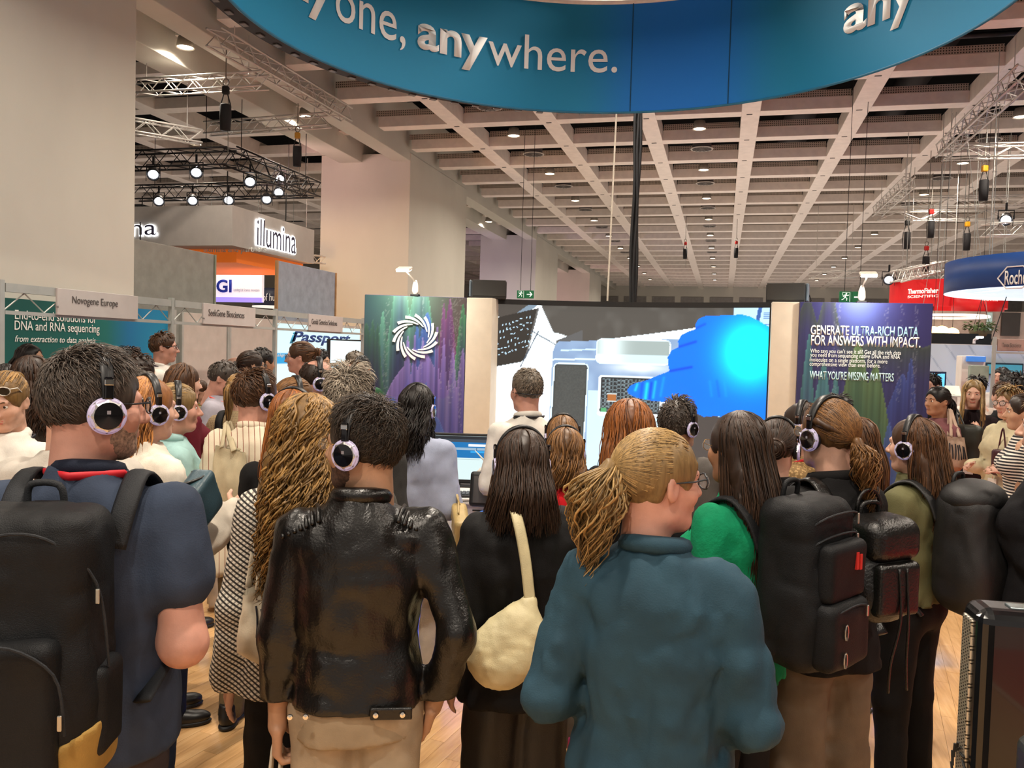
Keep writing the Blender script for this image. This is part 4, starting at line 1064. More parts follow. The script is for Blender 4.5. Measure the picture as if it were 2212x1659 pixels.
for s, b, m, kw in (('GENERATE', (1751, 703, 1834, 724), inkw, dict(bold=0.016)), ('ULTRA-RICH DATA', (1839, 705, 1984, 727), inkb, dict(bold=0.016)), ('FOR ANSWERS WITH IMPACT.', (1750, 726, 1987, 749), inkw, dict(bold=0.016)),
                    ("Who says you can't see it all? Get all the rich data", (1749, 755, 1945, 767), inkw, dict(bold=0.0)), ('you need from sequencing native DNA and RNA', (1749, 764, 1943, 776), inkw, dict(bold=0.0)),
                    ('molecules on a single platform, for a more', (1748, 774, 1916, 786), inkw, dict(bold=0.0)), ('comprehensive view than ever before.', (1748, 783, 1901, 795), inkw, dict(bold=0.0)), ("WHAT YOU'RE MISSING MATTERS", (1748, 803, 1930, 822), inkt, dict(bold=0.014))):
    text_on(s, m, b, 'y', YB - 0.006, br, 0.001, **kw)
# white columns either side of the screen
colm = mat('column_cream', 'd8ccb8', 0.6, var=0.02)
def column(xa, ya, xb, label):
    p, q = on_z(xa, ya, ZT), on_z(xb, ya + 1, ZT); w_ = q.x - p.x
    o = MB().rbox((0, 0, ZT / 2), (abs(w_), 0.5, ZT), 0.006).build('white_column', colm, None, loc=((p.x + q.x) / 2, p.y + 0.24, 0))
    return tag(o, label, 'column')
cl_ = column(1009, 643, 1066, 'cream white column between the swirl artwork and the screen')
cr_ = column(1668, 652, 1727, 'cream white column between the screen and the navy artwork')
# curved LED screen
SXL, SXR = on_y(1068, 700, 9.75).x, on_y(1667, 700, 9.75).x
SZ1 = on_y(1360, 657, 10.05).z; SZ0 = 0.38
scr = thing('led_screen', 'wide curved screen showing a blue-gloved hand over a lab device', 'screen', ((SXL + SXR) / 2, 9.75, 0))
def spos(off, z0, z1):
    def f(u, v):
        x = (u - 0.5) * (SXR - SXL); return x, 0.32 * (1 - (2 * u - 1) ** 2) + off, z0 + (z1 - z0) * v
    return f
def pip(x, y, poly):
    ins = np.zeros(x.shape, bool); n = len(poly); j = n - 1
    for i in range(n):
        xi, yi = poly[i]; xj, yj = poly[j]
        ins ^= ((yi > y) != (yj > y)) & (x < (xj - xi) * (y - yi) / (yj - yi + 1e-9) + xi); j = i
    return ins
def rrect(x, y, x0, y0, x1, y1, r, sk=0.0):
    xx = x - sk * (y - y0); qx = np.abs(xx - (x0 + x1) / 2) - ((x1 - x0) / 2 - r); qy = np.abs(y - (y0 + y1) / 2) - ((y1 - y0) / 2 - r)
    return np.sqrt(np.maximum(qx, 0) ** 2 + np.maximum(qy, 0) ** 2) + np.minimum(np.maximum(qx, qy), 0) - r
def seg(x, y, a, b):
    ax, ay = a; bx, by = b; t_ = np.clip(((x - ax) * (bx - ax) + (y - ay) * (by - ay)) / ((bx - ax) ** 2 + (by - ay) ** 2), 0, 1)
    return np.hypot(x - ax - t_ * (bx - ax), y - ay - t_ * (by - ay))
def screen_picture(u, v):
    x = 1070 + u * 596; y = 662 + (1 - v) * 372
    nz = vnoise(x * 0.05, y * 0.05, np.zeros_like(x)); nf = vnoise(x * 0.5, y * 0.5, np.zeros_like(x))
    c = np.ones(x.shape + (3,)) * np.array([.90, .94, .96])
    def put(m, col, a=1.0):
        a = (a * m)[..., None] if not isinstance(a, (int, float)) else (m * a)[..., None]
        c[...] = c * (1 - a) + np.array(col) * a
    g = np.clip(1 - np.hypot(x - 1180, y - 900) / 120, 0, 1); put(np.ones_like(x, bool), (1, 1, 1), g)
    put(pip(x, y, [(1065, 655), (1150, 655), (1125, 690), (1065, 690)]), (.27, .25, .23))
    put(pip(x, y, [(1150, 655), (1168, 655), (1120, 700), (1105, 690)]), (.45, .52, .58))
    # keyboard-like black panel
    kb = pip(x, y, [(1065, 695), (1165, 668), (1158, 700), (1140, 780), (1128, 790), (1065, 804)]); put(kb, (.17, .155, .14))
    put(kb & (np.abs(seg(x, y, (1163, 670), (1138, 785))) < 2.5), (.35, .34, .33))
    rr = np.random.default_rng(5)
    for i in range(6):
        for j in range(11):
            if rr.random() < 0.2: continue
            px = 1073 + j * 7.2 + i * 1.5; py = 712 + i * 12.5 - j * 2.4 + rr.uniform(-2, 2); L = rr.uniform(2, 4.2)
            dx, dy = ((0.35, 1) if rr.random() < .6 else (1, -.3))
            put(kb & (seg(x, y, (px, py), (px + dx * L, py + dy * L)) < 0.9), (.75, .88, .97))
    # raised lid
    put(pip(x, y, [(1166, 655), (1595, 655), (1600, 690), (1480, 710), (1262, 742), (1215, 725), (1198, 722)]), (.29, .275, .255))
    put(pip(x, y, [(1166, 655), (1595, 655), (1600, 690), (1480, 710), (1262, 742), (1215, 725), (1198, 722)]), (.36, .35, .33), 0.6 * np.clip(nz, 0, 1))
    put(pip(x, y, [(1205, 740), (1262, 715), (1262, 742), (1215, 790), (1205, 800)]), (.33, .33, .33))
    for a, b in (((1150, 720), (1205, 750)), ((1128, 800), (1165, 720))): put(seg(x, y, a, b) < 1.1, (.25, .3, .36))
    # device body
    body = (rrect(x, y, 1198, 728, 1760, 1240, 44, -0.02) < 0) & (y > 742 - (x - 1200) * 0.045)
    sh = np.clip(0.5 + 0.5 * nz + (y - 740) / 500, 0, 1)
    put(body, (.46, .55, .68)); put(body, (.62, .72, .82), 0.6 * sh)
    put(body & (np.abs(y - (762 - (x - 1210) * 0.06)) < 1.6) & (x < 1300) & (x > 1215), (.75, .86, .98))
    put(body & (np.abs(y - (782 - (x - 1210) * 0.04)) < 1.8) & (x < 1300), (.82, .92, 1))
    put(body & (x > 1278) & (y > 848), (.78, .90, .95), 0.8)
    put(body & (np.abs(seg(x, y, (1202, 800), (1194, 1030))) < 2.2), (.9, .97, 1))
    gl = np.exp(-((x - 1390) / 60.0) ** 2 - ((y - 795) / 12.0) ** 2); put(body, (1, 1, 1), 0.8 * gl)
    d = rrect(x, y, 1296, 735, 1457, 786, 9, -0.02) - 0 ; put(d < 2, (.86, .95, 1)); put(d < 0, (.58, .63, .62)); put((d < 0) & (y > 766), (.74, .83, .86)); put((d < 0), (.85, .92, .92), np.exp(-((x - 1325) / 30.0) ** 2))
    d = rrect(x, y, 1203, 792, 1276, 1060, 8, -0.03); put(d < 2.5, (.85, .95, 1)); put(d < 0, (.24, .25, .245)); put(d < -4, (.29, .30, .29), 0.5 + 0.5 * nf)
    # chip
    d = rrect(x, y, 1302, 814, 1480, 905, 6, -0.02); put(d < 0, (.90, .95, .97))
    d = rrect(x, y, 1307, 818, 1440, 896, 3, -0.02); put(d < 0, (.16, .17, .18))
    tr_ = ((np.sin(x * 0.75) > 0.55) ^ (np.sin(y * 0.72 + np.floor((x - 1307) / 17) * 2.1) > 0.6)) & (d < -3); put(tr_, (.42, .48, .50))
    put((x > 1322) & (x < 1341) & (y > 856) & (y < 870), (.62, .38, .2)); put((x > 1320) & (x < 1343) & (np.abs(y - 863) > 7) & (np.abs(y - 863) < 9), (.8, .85, .85))
    put((x > 1308) & (x < 1320) & (y > 888) & (y < 896), (.3, .6, .4))
    put(pip(x, y, [(1478, 868), (1560, 893), (1666, 905), (1666, 1060), (1470, 1060)]), (.27, .25, .24))
    # corner device
    put(pip(x, y, [(1590, 655), (1670, 655), (1670, 705), (1588, 690)]), (.70, .84, .96)); put(pip(x, y, [(1640, 655), (1648, 655), (1640, 700), (1632, 700)]), (.2, .35, .6))
    put((x > 1650) & (y < 700) & (np.sin(y * 1.6) > 0.5), (.3, .45, .7))
    # gloved hand
    glove = [(1366, 846), (1372, 836), (1385, 829), (1402, 825), (1430, 812), (1458, 800), (1454, 785), (1453, 770), (1460, 756), (1476, 747), (1474, 735), (1480, 722), (1494, 714), (1510, 708), (1511, 697), (1516, 686), (1530, 680), (1570, 678), (1606, 676), (1622, 680), (1645, 692), (1668, 705), (1668, 905), (1640, 901), (1600, 895), (1556, 893), (1535, 896), (1505, 884), (1478, 872), (1440, 868), (1405, 865), (1382, 860), (1369, 853)]
    gm = pip(x, y, glove)
    put(gm, (0.0, .42, .97))
    hl = np.exp(-(((x - 1625) / 55.0) ** 2 + ((y - 755) / 62.0) ** 2)); put(gm, (.0, .95, 1.0), np.clip(1.6 * hl, 0, 1))
    lo = np.clip((y - 840) / 60, 0, 1) * np.clip((x - 1440) / 100, 0, 1); put(gm, (.0, .45, .92), 0.6 * lo)
    for (a, b, wd, col, al) in (((1384, 845), (1388, 832), 3, (.1, .75, 1), .9), ((1407, 862), (1410, 830), 4, (.1, .85, 1), .8), ((1424, 860), (1428, 825), 3, (.1, .75, 1), .7), ((1440, 855), (1446, 815), 3, (.05, .6, 1), .6),
                                ((1416, 862), (1419, 828), 3, (0, .22, .75), .7), ((1396, 860), (1399, 830), 3, (0, .25, .8), .6), ((1460, 800), (1505, 790), 3, (0, .2, .7), .7), ((1476, 747), (1512, 735), 3, (0, .22, .75), .7),
                                ((1512, 706), (1530, 697), 3, (0, .25, .75), .6), ((1545, 820), (1550, 850), 3, (.05, .6, 1), .4), ((1560, 818), (1566, 850), 3, (0, .3, .85), .4), ((1575, 815), (1580, 848), 3, (.05, .6, 1), .4)):
        put(gm, col, al * np.exp(-(seg(x, y, a, b) / wd) ** 2))
    edge = np.zeros_like(x)
    return np.clip(c, 0, 1)
paint_grid('picture', screen_picture, 340, 205, spos(0.0, SZ0, SZ1 - 0.035), mat_paint('screen_light', 0.3, 1.25), scr)
def arc_bar(z0, z1, off, th, nm):
    mb = MB(); n = 24; V = []; F = []
    for k in range(n + 1):
        x, y, _ = spos(off, 0, 1)(np.array(k / n), np.array(0.)); x = float(x); y = float(y)
        V += [(x, y, z0), (x, y, z1), (x, y + th, z1), (x, y + th, z0)]
    for k in range(n):
        for q in range(4): F.append((k * 4 + q, k * 4 + (q + 1) % 4, k * 4 + 4 + (q + 1) % 4, k * 4 + 4 + q))
    F += [(0, 3, 2, 1), (n * 4, n * 4 + 1, n * 4 + 2, n * 4 + 3)]
    return mb.add(V, F).build(nm, blackm, scr)
arc_bar(SZ1 - 0.036, SZ1 + 0.025, -0.02, 0.12, 'top_bezel'); arc_bar(SZ0 - 0.05, SZ0, -0.02, 0.12, 'bottom_bezel'); arc_bar(SZ0, SZ1 - 0.036, 0.01, 0.1, 'cabinet')
arc_bar(0.0, SZ0 - 0.05, 0.0, 0.1, 'plinth')
for q in (-1, 1): MB().box((q * ((SXR - SXL) / 2 - 0.012), -0.01, (SZ0 + SZ1) / 2), (0.03, 0.06, SZ1 - SZ0)).build('side_bezel', blackm, scr)
# loudspeakers on the columns
def loudspeaker(x, y, ang, label, side):
    t = thing('loudspeaker', label, 'loudspeaker', (x, y, ZT), ang, 'black loudspeakers on the columns')
    M = mat('speaker_black', '1d1c1b', 0.65, var=0.1, bump=0.3)
    prof = [(-0.21, 0.0), (0.21, 0.0), (0.21, 0.22), (-0.21, 0.24)]
    MB().rbox((0, 0, 0.115), (0.42, 0.24, 0.21), 0.012, Matrix.Rotation(0.12, 3, 'X')).build('cabinet', M, t)
    MB().rbox((0, -0.125, 0.125), (0.4, 0.012, 0.19), 0.004, Matrix.Rotation(0.12, 3, 'X')).build('grille', mat('speaker_grille', '2a2926', 0.5, bump=0.6, bscale=500), t)
    sm = mat('speaker_side', '59656e', 0.5)
    MB().rbox((side * 0.225, 0.02, 0.12), (0.03, 0.2, 0.2), 0.01).build('end_cap', sm, t)
    MB().rbox((0, 0.0, 0.004), (0.3, 0.16, 0.012), 0.003).build('bracket', blackm, t)
    MB().tube([(side * 0.24, 0.06, 0.1), (side * 0.26, 0.1, 0.04), (side * 0.2, 0.12, -0.08)], 0.006, 6).build('cable', blackm, t)
loudspeaker(cl_.location.x + 0.05, cl_.location.y - 0.02, 0.25, 'black loudspeaker above the column left of the screen', -1)
loudspeaker(cr_.location.x + 0.02, cr_.location.y + 0.02, -0.15, 'black loudspeaker with pale blue end cap above the column right of the screen', 1)
# arm lamps that wash the panels
def arm_lamp(px, py, px2, py2, Y, label):
    b = on_y(px, py, Y); h_ = on_y(px2, py2, Y - 0.5); t = thing('arm_lamp', label, 'lamp', (b.x, b.y, ZT), 0, 'white arm lamps on the artwork panels')
    d = h_ - Vector((b.x, b.y, ZT))
    cream = mat('lamp_cream', 'cfc8ba', 0.4)
    MB().rbox((0, 0, 0.012), (0.1, 0.08, 0.024), 0.006).build('clamp', blackm, t)
    MB().lathe([(0.028, 0.02), (0.04, 0.06), (0.035, 0.13), (0.015, 0.19)], 16).build('joint', cream, t, True)
    MB().tube([(0, 0, 0.17), tuple(d)], 0.009, 8).build('arm', cream, t)
    R = Matrix.Rotation(0.35, 3, 'X')
    MB().rbox(d, (0.17, 0.11, 0.035), 0.014, R).build('head', cream, t)
    MB().box(d + R @ Vector((0, -0.005, -0.019)), (0.15, 0.09, 0.004), R).build('diffuser', mat('arm_glow', 'ffffff', 0.4, var=0, emit='fff8ea', estr=16), t)
    MB().box(d + R @ Vector((0, -0.056, 0)), (0.15, 0.004, 0.026), R).build('front_strip', MATS['arm_glow'], t)
    ld = bpy.data.lights.new('wash', 'AREA'); ld.shape = 'RECTANGLE'; ld.size = 0.15; ld.size_y = 0.09; ld.energy = 12; ld.color = (1, .95, .86)
    lo = bpy.data.objects.new('wash', ld); COL.objects.link(lo); lo.parent = t; lo.location = d + Vector((0, 0, -0.03)); lo.rotation_euler = (0.5, 0, 0)
arm_lamp(897, 635, 873, 581, (pl_.y + pr_.y) / 2 + 0.02, 'glowing arm lamp above the swirl artwork panel')
arm_lamp(1861, 650, 1876, 592, YB + 0.1, 'glowing arm lamp above the navy artwork panel')
# exit signs
gr = mat('exit_green', '0c5a34', 0.5, var=0, emit='0c6a3c', estr=0.25); ew = mat('exit_white', 'eaf2e8', 0.5, var=0, emit='eaf2e8', estr=0.6)
def exit_sign(c, wd, label, arrow):
    t = thing('exit_sign', label, 'sign', c, 0, 'green exit signs')
    h = wd * 0.47
    for q in (-1, 1): MB().rbox((q * wd * 0.255, 0, 0), (wd * 0.49, 0.05, h), 0.006).build('panel', gr, t)
    for q in (-1, 1): MB().tube([(q * wd * .3, 0, h / 2), (q * wd * .3, 0, 8.26 - c.z)], 0.005, 5).build('rod', blackm, t)
    y = -0.031; k = wd * 0.16
    def P(pts, th=0.09): MB().tube([(-wd * 0.255 + a * k, y, b * k) for a, b in pts], th * k, 6).build('runner_limb', ew, t)
    MB().tube([(-wd * .255 + k * 1.05, y, -k * 1.2), (-wd * .255 + k * 1.05, y, k * 1.2), (-wd * .255 - k * .75, y, k * 1.2), (-wd * .255 - k * .75, y, k * .4)], 0.06 * k, 6).build('door_outline', ew, t)
    MB().lathe([(0.01, 0), (0.2 * k, 0.002)], 12, (-wd * .255 + 0.15 * k, y - 0.002, 0.85 * k), Matrix.Rotation(math.pi / 2, 3, 'X')).build('runner_head', ew, t)
    P([(0.1, .6), (-.15, -.05)], .2); P([(0.1, .55), (.55, .35), (.8, .55)]); P([(0.05, .55), (-.45, .45), (-.6, .05)]); P([(-.15, -.05), (.35, -.35), (.3, -.95)]); P([(-.15, -.05), (-.45, -.5), (-.95, -.75)])
    ax = wd * 0.255
    if arrow:
        MB().box((ax - 0.1 * k, y, 0), (1.7 * k, 0.004, 0.3 * k)).build('arrow_shaft', ew, t)
        MB().plate([(ax + 0.0 * k, 0.9 * k), (ax + 0.35 * k, 0.9 * k), (ax + 1.15 * k, 0), (ax + .35 * k, -.9 * k), (ax, -.9 * k), (ax + .7 * k, 0)], 0.004, Matrix.Translation((0, y, 0)) @ Matrix.Rotation(math.pi / 2, 4, 'X')).build('arrow_head', ew, t)
    else: MB().box((ax, y, 0), (2.2 * k, 0.004, 0.35 * k)).build('arrow_shaft', ew, t)
exit_sign(on_y(1135, 636, 16.0), 38 / FPX * 15.9, 'green exit sign with runner and arrow beside the first loudspeaker', True)
exit_sign(on_y(1840, 642, 15.0), 50 / FPX * 14.4, 'green exit sign with runner behind the second arm lamp', False)

# ================================================================== DEMO COUNTER
dz = 0.93
c0 = on_z(985, 1098, dz); c0 = Vector((-1.48, 5.25, 0))
desk = thing('demo_counter', 'white demonstration counter with drawers and a blue-lit perforated base', 'counter', (c0.x, c0.y, 0), math.radians(10))
MB().rbox((0, 0, dz - 0.02), (1.35, 0.75, 0.04), 0.006).build('worktop', white, desk)
MB().rbox((0, 0.02, 0.52), (1.3, 0.68, 0.76), 0.004).build('carcass', white, desk)
for k in range(3):
    d = MB().rbox((-0.43 + k * 0.43, -0.325, 0.85), (0.415, 0.02, 0.09), 0.003).build('drawer', white, desk)
    MB().box((-0.43 + k * 0.43, -0.337, 0.85), (0.1, 0.008, 0.008)).build('handle', blackm, d)
    MB().rbox((-0.43 + k * 0.43, -0.325, 0.47), (0.415, 0.02, 0.64), 0.003).build('door', white, desk)
def M_blueperf():
    m = bpy.data.materials.new('blue_perforated'); t = NT(m); s = t.n('ShaderNodeSeparateXYZ'); t.l(t.coord((42, 42, 42)), s.inputs[0])
    def dd(v): return t.math('ABSOLUTE', t.math('SUBTRACT', t.math('FRACT', v), 0.5))
    r = t.math('ADD', t.math('POWER', dd(s.outputs[0]), 2.0), t.math('POWER', dd(s.outputs[2]), 2.0)); h = t.math('LESS_THAN', r, 0.05)
    t.color(t.mix(h, '0a50b8', '58b4ff')); t.l(t.mix(h, '0a50b8', '58b4ff'), t.b.inputs['Emission Color']); t.b.inputs['Emission Strength'].default_value = 1.6; return m
MB().box((0, 0.0, 0.08), (1.24, 0.6, 0.16)).build('lit_base', M_blueperf(), desk)
ld = bpy.data.lights.new('base_light', 'AREA'); ld.shape = 'RECTANGLE'; ld.size = 1.3; ld.size_y = 0.06; ld.energy = 16; ld.color = (0.03, 0.25, 1.0)
lo = bpy.data.objects.new('base_light', ld); COL.objects.link(lo); lo.parent = desk; lo.location = (0, -0.34, 0.13); lo.rotation_euler = (math.radians(50), 0, 0)
# second counter, seen only as a pale edge and blue glow between the visitors
desk2 = thing('demo_counter', 'second white counter with blue glow glimpsed behind the green-sweater visitor', 'counter', (0.62, 5.9, 0), math.radians(-4))
MB().rbox((0, 0, dz - 0.02), (1.1, 0.75, 0.04), 0.006).build('worktop', white, desk2)
MB().rbox((0, 0.02, 0.52), (1.05, 0.68, 0.76), 0.004).build('carcass', white, desk2)
MB().box((0, 0.0, 0.08), (1.0, 0.6, 0.16)).build('lit_base', MATS.get('x') or bpy.data.materials['blue_perforated'], desk2)
lo = bpy.data.objects.new('base_light', ld); COL.objects.link(lo); lo.parent = desk2; lo.location = (0, -0.34, 0.13); lo.rotation_euler = (math.radians(50), 0, 0)
# monitor on the counter
def desk_print(u, v):
    c = np.ones(u.shape + (3,)) * np.array([.80, .88, .88])
    def R(u0, u1, v0, v1, col): c[(u > u0) & (u < u1) & (v > v0) & (v < v1)] = col
    R(0, 1, .93, 1, (.12, .14, .16)); R(0, 1, .86, .93, (.23, .27, .31)); R(0, 1, .5, .86, (.05, .42, .66)); R(0, .98, .68, .735, (.55, .66, .74)); R(.66, .97, .76, .82, (.93, .95, .95)); R(.68, .96, .62, .66, (.15, .6, .85))
    R(.05, .13, .955, .965, (.8, .8, .8)); R(.05, .11, .935, .945, (.8, .8, .8)); R(.12, .2, .63, .645, (.7, .85, .95)); R(.3, .8, .46, .468, (.6, .66, .66)); R(.37, .38, .68, .735, (.2, .3, .4)); R(.76, .77, .68, .735, (.2, .3, .4)); return c
pm_ = at(985, 990, 5.55)
t = thing('desktop_monitor', 'desktop monitor with a blue and white page on the white counter', 'monitor', (pm_.x, pm_.y, dz), math.radians(12))
zc = pm_.z - dz
MB().rbox((0, 0.012, zc), (0.56, 0.03, 0.335), 0.006).build('bezel', blackm, t)
paint_grid('screen', desk_print, 110, 130, flat_pos((-0.262, -0.0045, zc - 0.14), (0.524, 0, 0), (0, 0, 0.292)), mat_paint('monitor_light', 0.3, 1.0), t)
MB().rbox((0, 0.05, (zc - 0.05) / 2), (0.06, 0.03, zc - 0.05), 0.008).rbox((0, 0.04, 0.006), (0.24, 0.18, 0.012), 0.004).build('stand', blackm, t)
p = on_z(1000, 1068, dz + 0.01)
t = thing('keyboard', 'dark computer keyboard on the white counter', 'keyboard', (p.x, p.y, dz), math.radians(20))
MB().rbox((0, 0, 0.009), (0.36, 0.13, 0.016), 0.005).build('base', mat('kb_dark', '24262a', 0.5), t)
kc = MB().rbox((0, 0, 0), (0.02, 0.019, 0.007), 0.002, seg=1).mesh('key'); kc.materials.append(mat('key_grey', '3a3f46', 0.5))
for r in range(5):
    for k in range(15): link('key', kc, None, t, (-0.165 + k * 0.0235 + r * 0.003, -0.048 + r * 0.024, 0.02))
p = on_z(978, 1085, dz + 0.02)
t = thing('computer_mouse', 'glossy black computer mouse on the white counter edge', 'mouse', (p.x, p.y, dz), 0.3)
f = Field((-.06, -.08, -.02), (.06, .08, .06), 0.005); f.ell((0, 0, 0.006), (.034, .055, .03), 0.005); f.cut((0, 0, -1), 0.0); V, Q = f.surf()
link('shell', fast_mesh('shell', V, Q, True), mat('gloss_black', '101012', 0.15, coat=0.6), t)
MB().rbox((0, 0.03, 0.034), (0.008, 0.018, 0.008), 0.003).build('wheel', alum, t)
MB().tube([(0, .05, .01), (.04, .12, .005), (.12, .14, .005), (.16, .2, .005)], 0.003, 6).build('cord', blackm, t)
p = on_z(1045, 1098, dz + 0.01)
t = thing('sequencer_tablet', 'black rugged tablet device with a grey screen standing on the counter', 'tablet', (p.x + 0.02, p.y + 0.06, dz), math.radians(8))
Rr = Matrix.Rotation(math.radians(-14), 3, 'X')
MB().rbox((0, 0.03, 0.105), (0.25, 0.04, 0.205), 0.02, Rr, 3).build('case', mat('rubber_black', '131315', 0.5), t)
MB().box(Vector((0, 0.03, 0.105)) + Rr @ Vector((0, -0.0215, -0.004)), (0.2, 0.003, 0.155), Rr).build('screen', mat('screen_off', '4c4846', 0.25), t)
MB().rbox((0.01, 0.1, 0.2), (0.16, 0.08, 0.03), 0.008).build('dock', mat('dock_black', '1c1c1e', 0.4), t)
MB().tube([(-0.03 + 0.012 * math.sin(k * 2.2), 0.05 + 0.01 * math.cos(k * 2.2), 0.22 + 0.012 * k) for k in range(12)], 0.005, 6).build('coiled_cord', blackm, t)
t = thing('pipette', 'white laboratory pipette pointing up in front of the monitor', 'pipette', at(1055, 1010, 5.0))
A_, B_ = at(1026, 973, 5.0) - t.location, at(1058, 1008, 5.0) - t.location
MB().tube([A_, A_.lerp(B_, 0.5), B_], [0.002, 0.005, 0.008], 8).build('tip', mat('plastic_white', 'ddd9cc', 0.3), t, True)
MB().tube([B_, B_ + (B_ - A_) * 0.9], [0.012, 0.016], 10).build('handle', MATS['plastic_white'], t, True)
# ================================================================== BLACK APPLIANCE AT THE FRAME EDGE
A_ = at(2107, 1318, 1.75); B_ = on_z(2066, 1284, A_.z)
d = (B_ - A_); d.z = 0; dep = d.length; ang = math.atan2(d.y, d.x) - math.pi / 2
t = thing('black_appliance', 'black boxy sequencing machine with a perforated silver side by the frame corner', 'machine', (A_.x, A_.y, A_.z - 0.58), ang)
MB().rbox((0.26, dep / 2, 0.29), (0.50, dep, 0.58), 0.03, seg=4).build('casing', mat('casing_black', '0d0d0f', 0.22, coat=0.3), t)
def M_silver():
    m = bpy.data.materials.new('perforated_silver'); tt = NT(m); s = tt.n('ShaderNodeSeparateXYZ'); tt.l(tt.coord((160, 160, 160), (0.5, 0, 0)), s.inputs[0])
    h = tt.math('MULTIPLY', tt.math('GREATER_THAN', tt.math('SINE', tt.math('MULTIPLY', s.outputs[1], 3.0)), 0.1), tt.math('GREATER_THAN', tt.math('SINE', tt.math('MULTIPLY', s.outputs[2], 6.0)), 0.0))
    tt.color(tt.mix(h, 'c9c0ae', '4a443a')); tt.b.inputs['Metallic'].default_value = 0.7; tt.b.inputs['Roughness'].default_value = 0.35; tt.bump(h, 0.4, 0.002); return m
MB().rbox((0.0085, dep / 2, 0.285), (0.01, dep - 0.062, 0.53), 0.004).build('side_grille', M_silver(), t)
MB().rbox((0.16, dep * 0.42, 0.5805), (0.16, 0.035, 0.006), 0.002).build('handle_recess', mat('recess_grey', '97a3a6', 0.2, 0.8), t)
for k in range(14):
    a = 2 * math.pi * k / 14
    MB().tube([(0.002, dep / 2 + 0.035 * math.cos(a), 0.2 + 0.05 * math.sin(a)), (0.002, dep / 2 + 0.046 * math.cos(a + .5), 0.2 + 0.066 * math.sin(a + .5))], 0.003, 5).build('logo_blade', blackm, t)
t2 = thing('machine_plinth', 'white plinth under the black sequencing machine', 'plinth', (A_.x, A_.y, 0), ang)
MB().rbox((0.3, dep / 2, (A_.z - 0.58) / 2), (0.86, dep + 0.16, A_.z - 0.58), 0.008).build('block', white, t2)
q = at(2195, 1640, 1.3)
t = thing('small_device', 'small grey-sided black device in the bottom frame corner', 'machine', (q.x + 0.06, q.y, A_.z - 0.58), ang)
MB().rbox((0.08, 0.06, (q.z - A_.z + 0.58) / 2), (0.2, 0.12, q.z - A_.z + 0.58), 0.02, seg=3).build('casing', mat('casing_grey', '2a2c29', 0.4), t)
# ================================================================== PEOPLE: builder
def rot_m(x=0, y=0, z=0): return np.array((Matrix.Rotation(z, 3, 'Z') @ Matrix.Rotation(y, 3, 'Y') @ Matrix.Rotation(x, 3, 'X')))
def unit(v): v = np.array(v, float); return v / (np.linalg.norm(v) + 1e-9)
def M_skin(name, c, pink=0.12):
    m = bpy.data.materials.new(name); t = NT(m)
    f = t.noise(t.coord(), 14, 4); t.color(t.ramp(f, [(0.3, shade(c, 0.92)), (0.7, shade(c, 1.05))]))
    t.b.inputs['Roughness'].default_value = 0.5; t.b.inputs['Subsurface Weight'].default_value = 0.08; t.b.inputs['Subsurface Radius'].default_value = (0.02, 0.008, 0.004)
    t.bump(t.noise(t.coord(), 320, 2), 0.12, 0.002); return m
SKIN = {k: M_skin('skin_' + k, c) for k, c in dict(fair='cfa28c', pink='c79380', tan='ab7c5e', brown='7d5540', olive='b58b6e').items()}
def M_hair(name, dark, light, rough=0.42):
    if name in MATS: return MATS[name]
    m = bpy.data.materials.new(name); MATS[name] = m; t = NT(m)
    a = t.n('ShaderNodeAttribute', attribute_name='tone'); f = t.noise(t.coord((60, 60, 8)), 2.0, 3)
    k = t.math('ADD', t.math('MULTIPLY', a.outputs['Fac'], 0.6), t.math('MULTIPLY', f, 0.4))
    t.color(t.ramp(k, [(0.15, dark), (0.6, shade(dark, 0.5) if 0 else light), (0.95, shade(light, 1.25))]))
    t.b.inputs['Roughness'].default_value = rough; t.b.inputs['Specular IOR Level'].default_value = 0.35; return m
HC = dict(black=('0b0908', '1f1916'), darkbrown=('17100c', '3a281c'), brown=('241710', '5b3d26'), midbrown=('3a2516', '7d5832'), auburn=('3d1f10', '8f5526'), ginger=('5e341a', 'b37a44'), blond=('3f2d1b', '94713f'),
          fair=('4a3a26', 'a08253'), grey=('2c2722', '86796a'), wavy=('0b0907', '40352b'), silver=('4a443d', 'a89c8c'), pepper=('1c1815', '5a5048'))
def hairmat(k): return M_hair('hair_' + k, *HC[k])
def cloth(name, c, rough=0.8, var=0.08, bump=0.25, bscale=260, **kw): kw.setdefault('spec', .22 if rough > .5 else .5); return mat('cloth_' + name, c, rough, var=var, vscale=9, bump=bump, bscale=bscale, **kw)
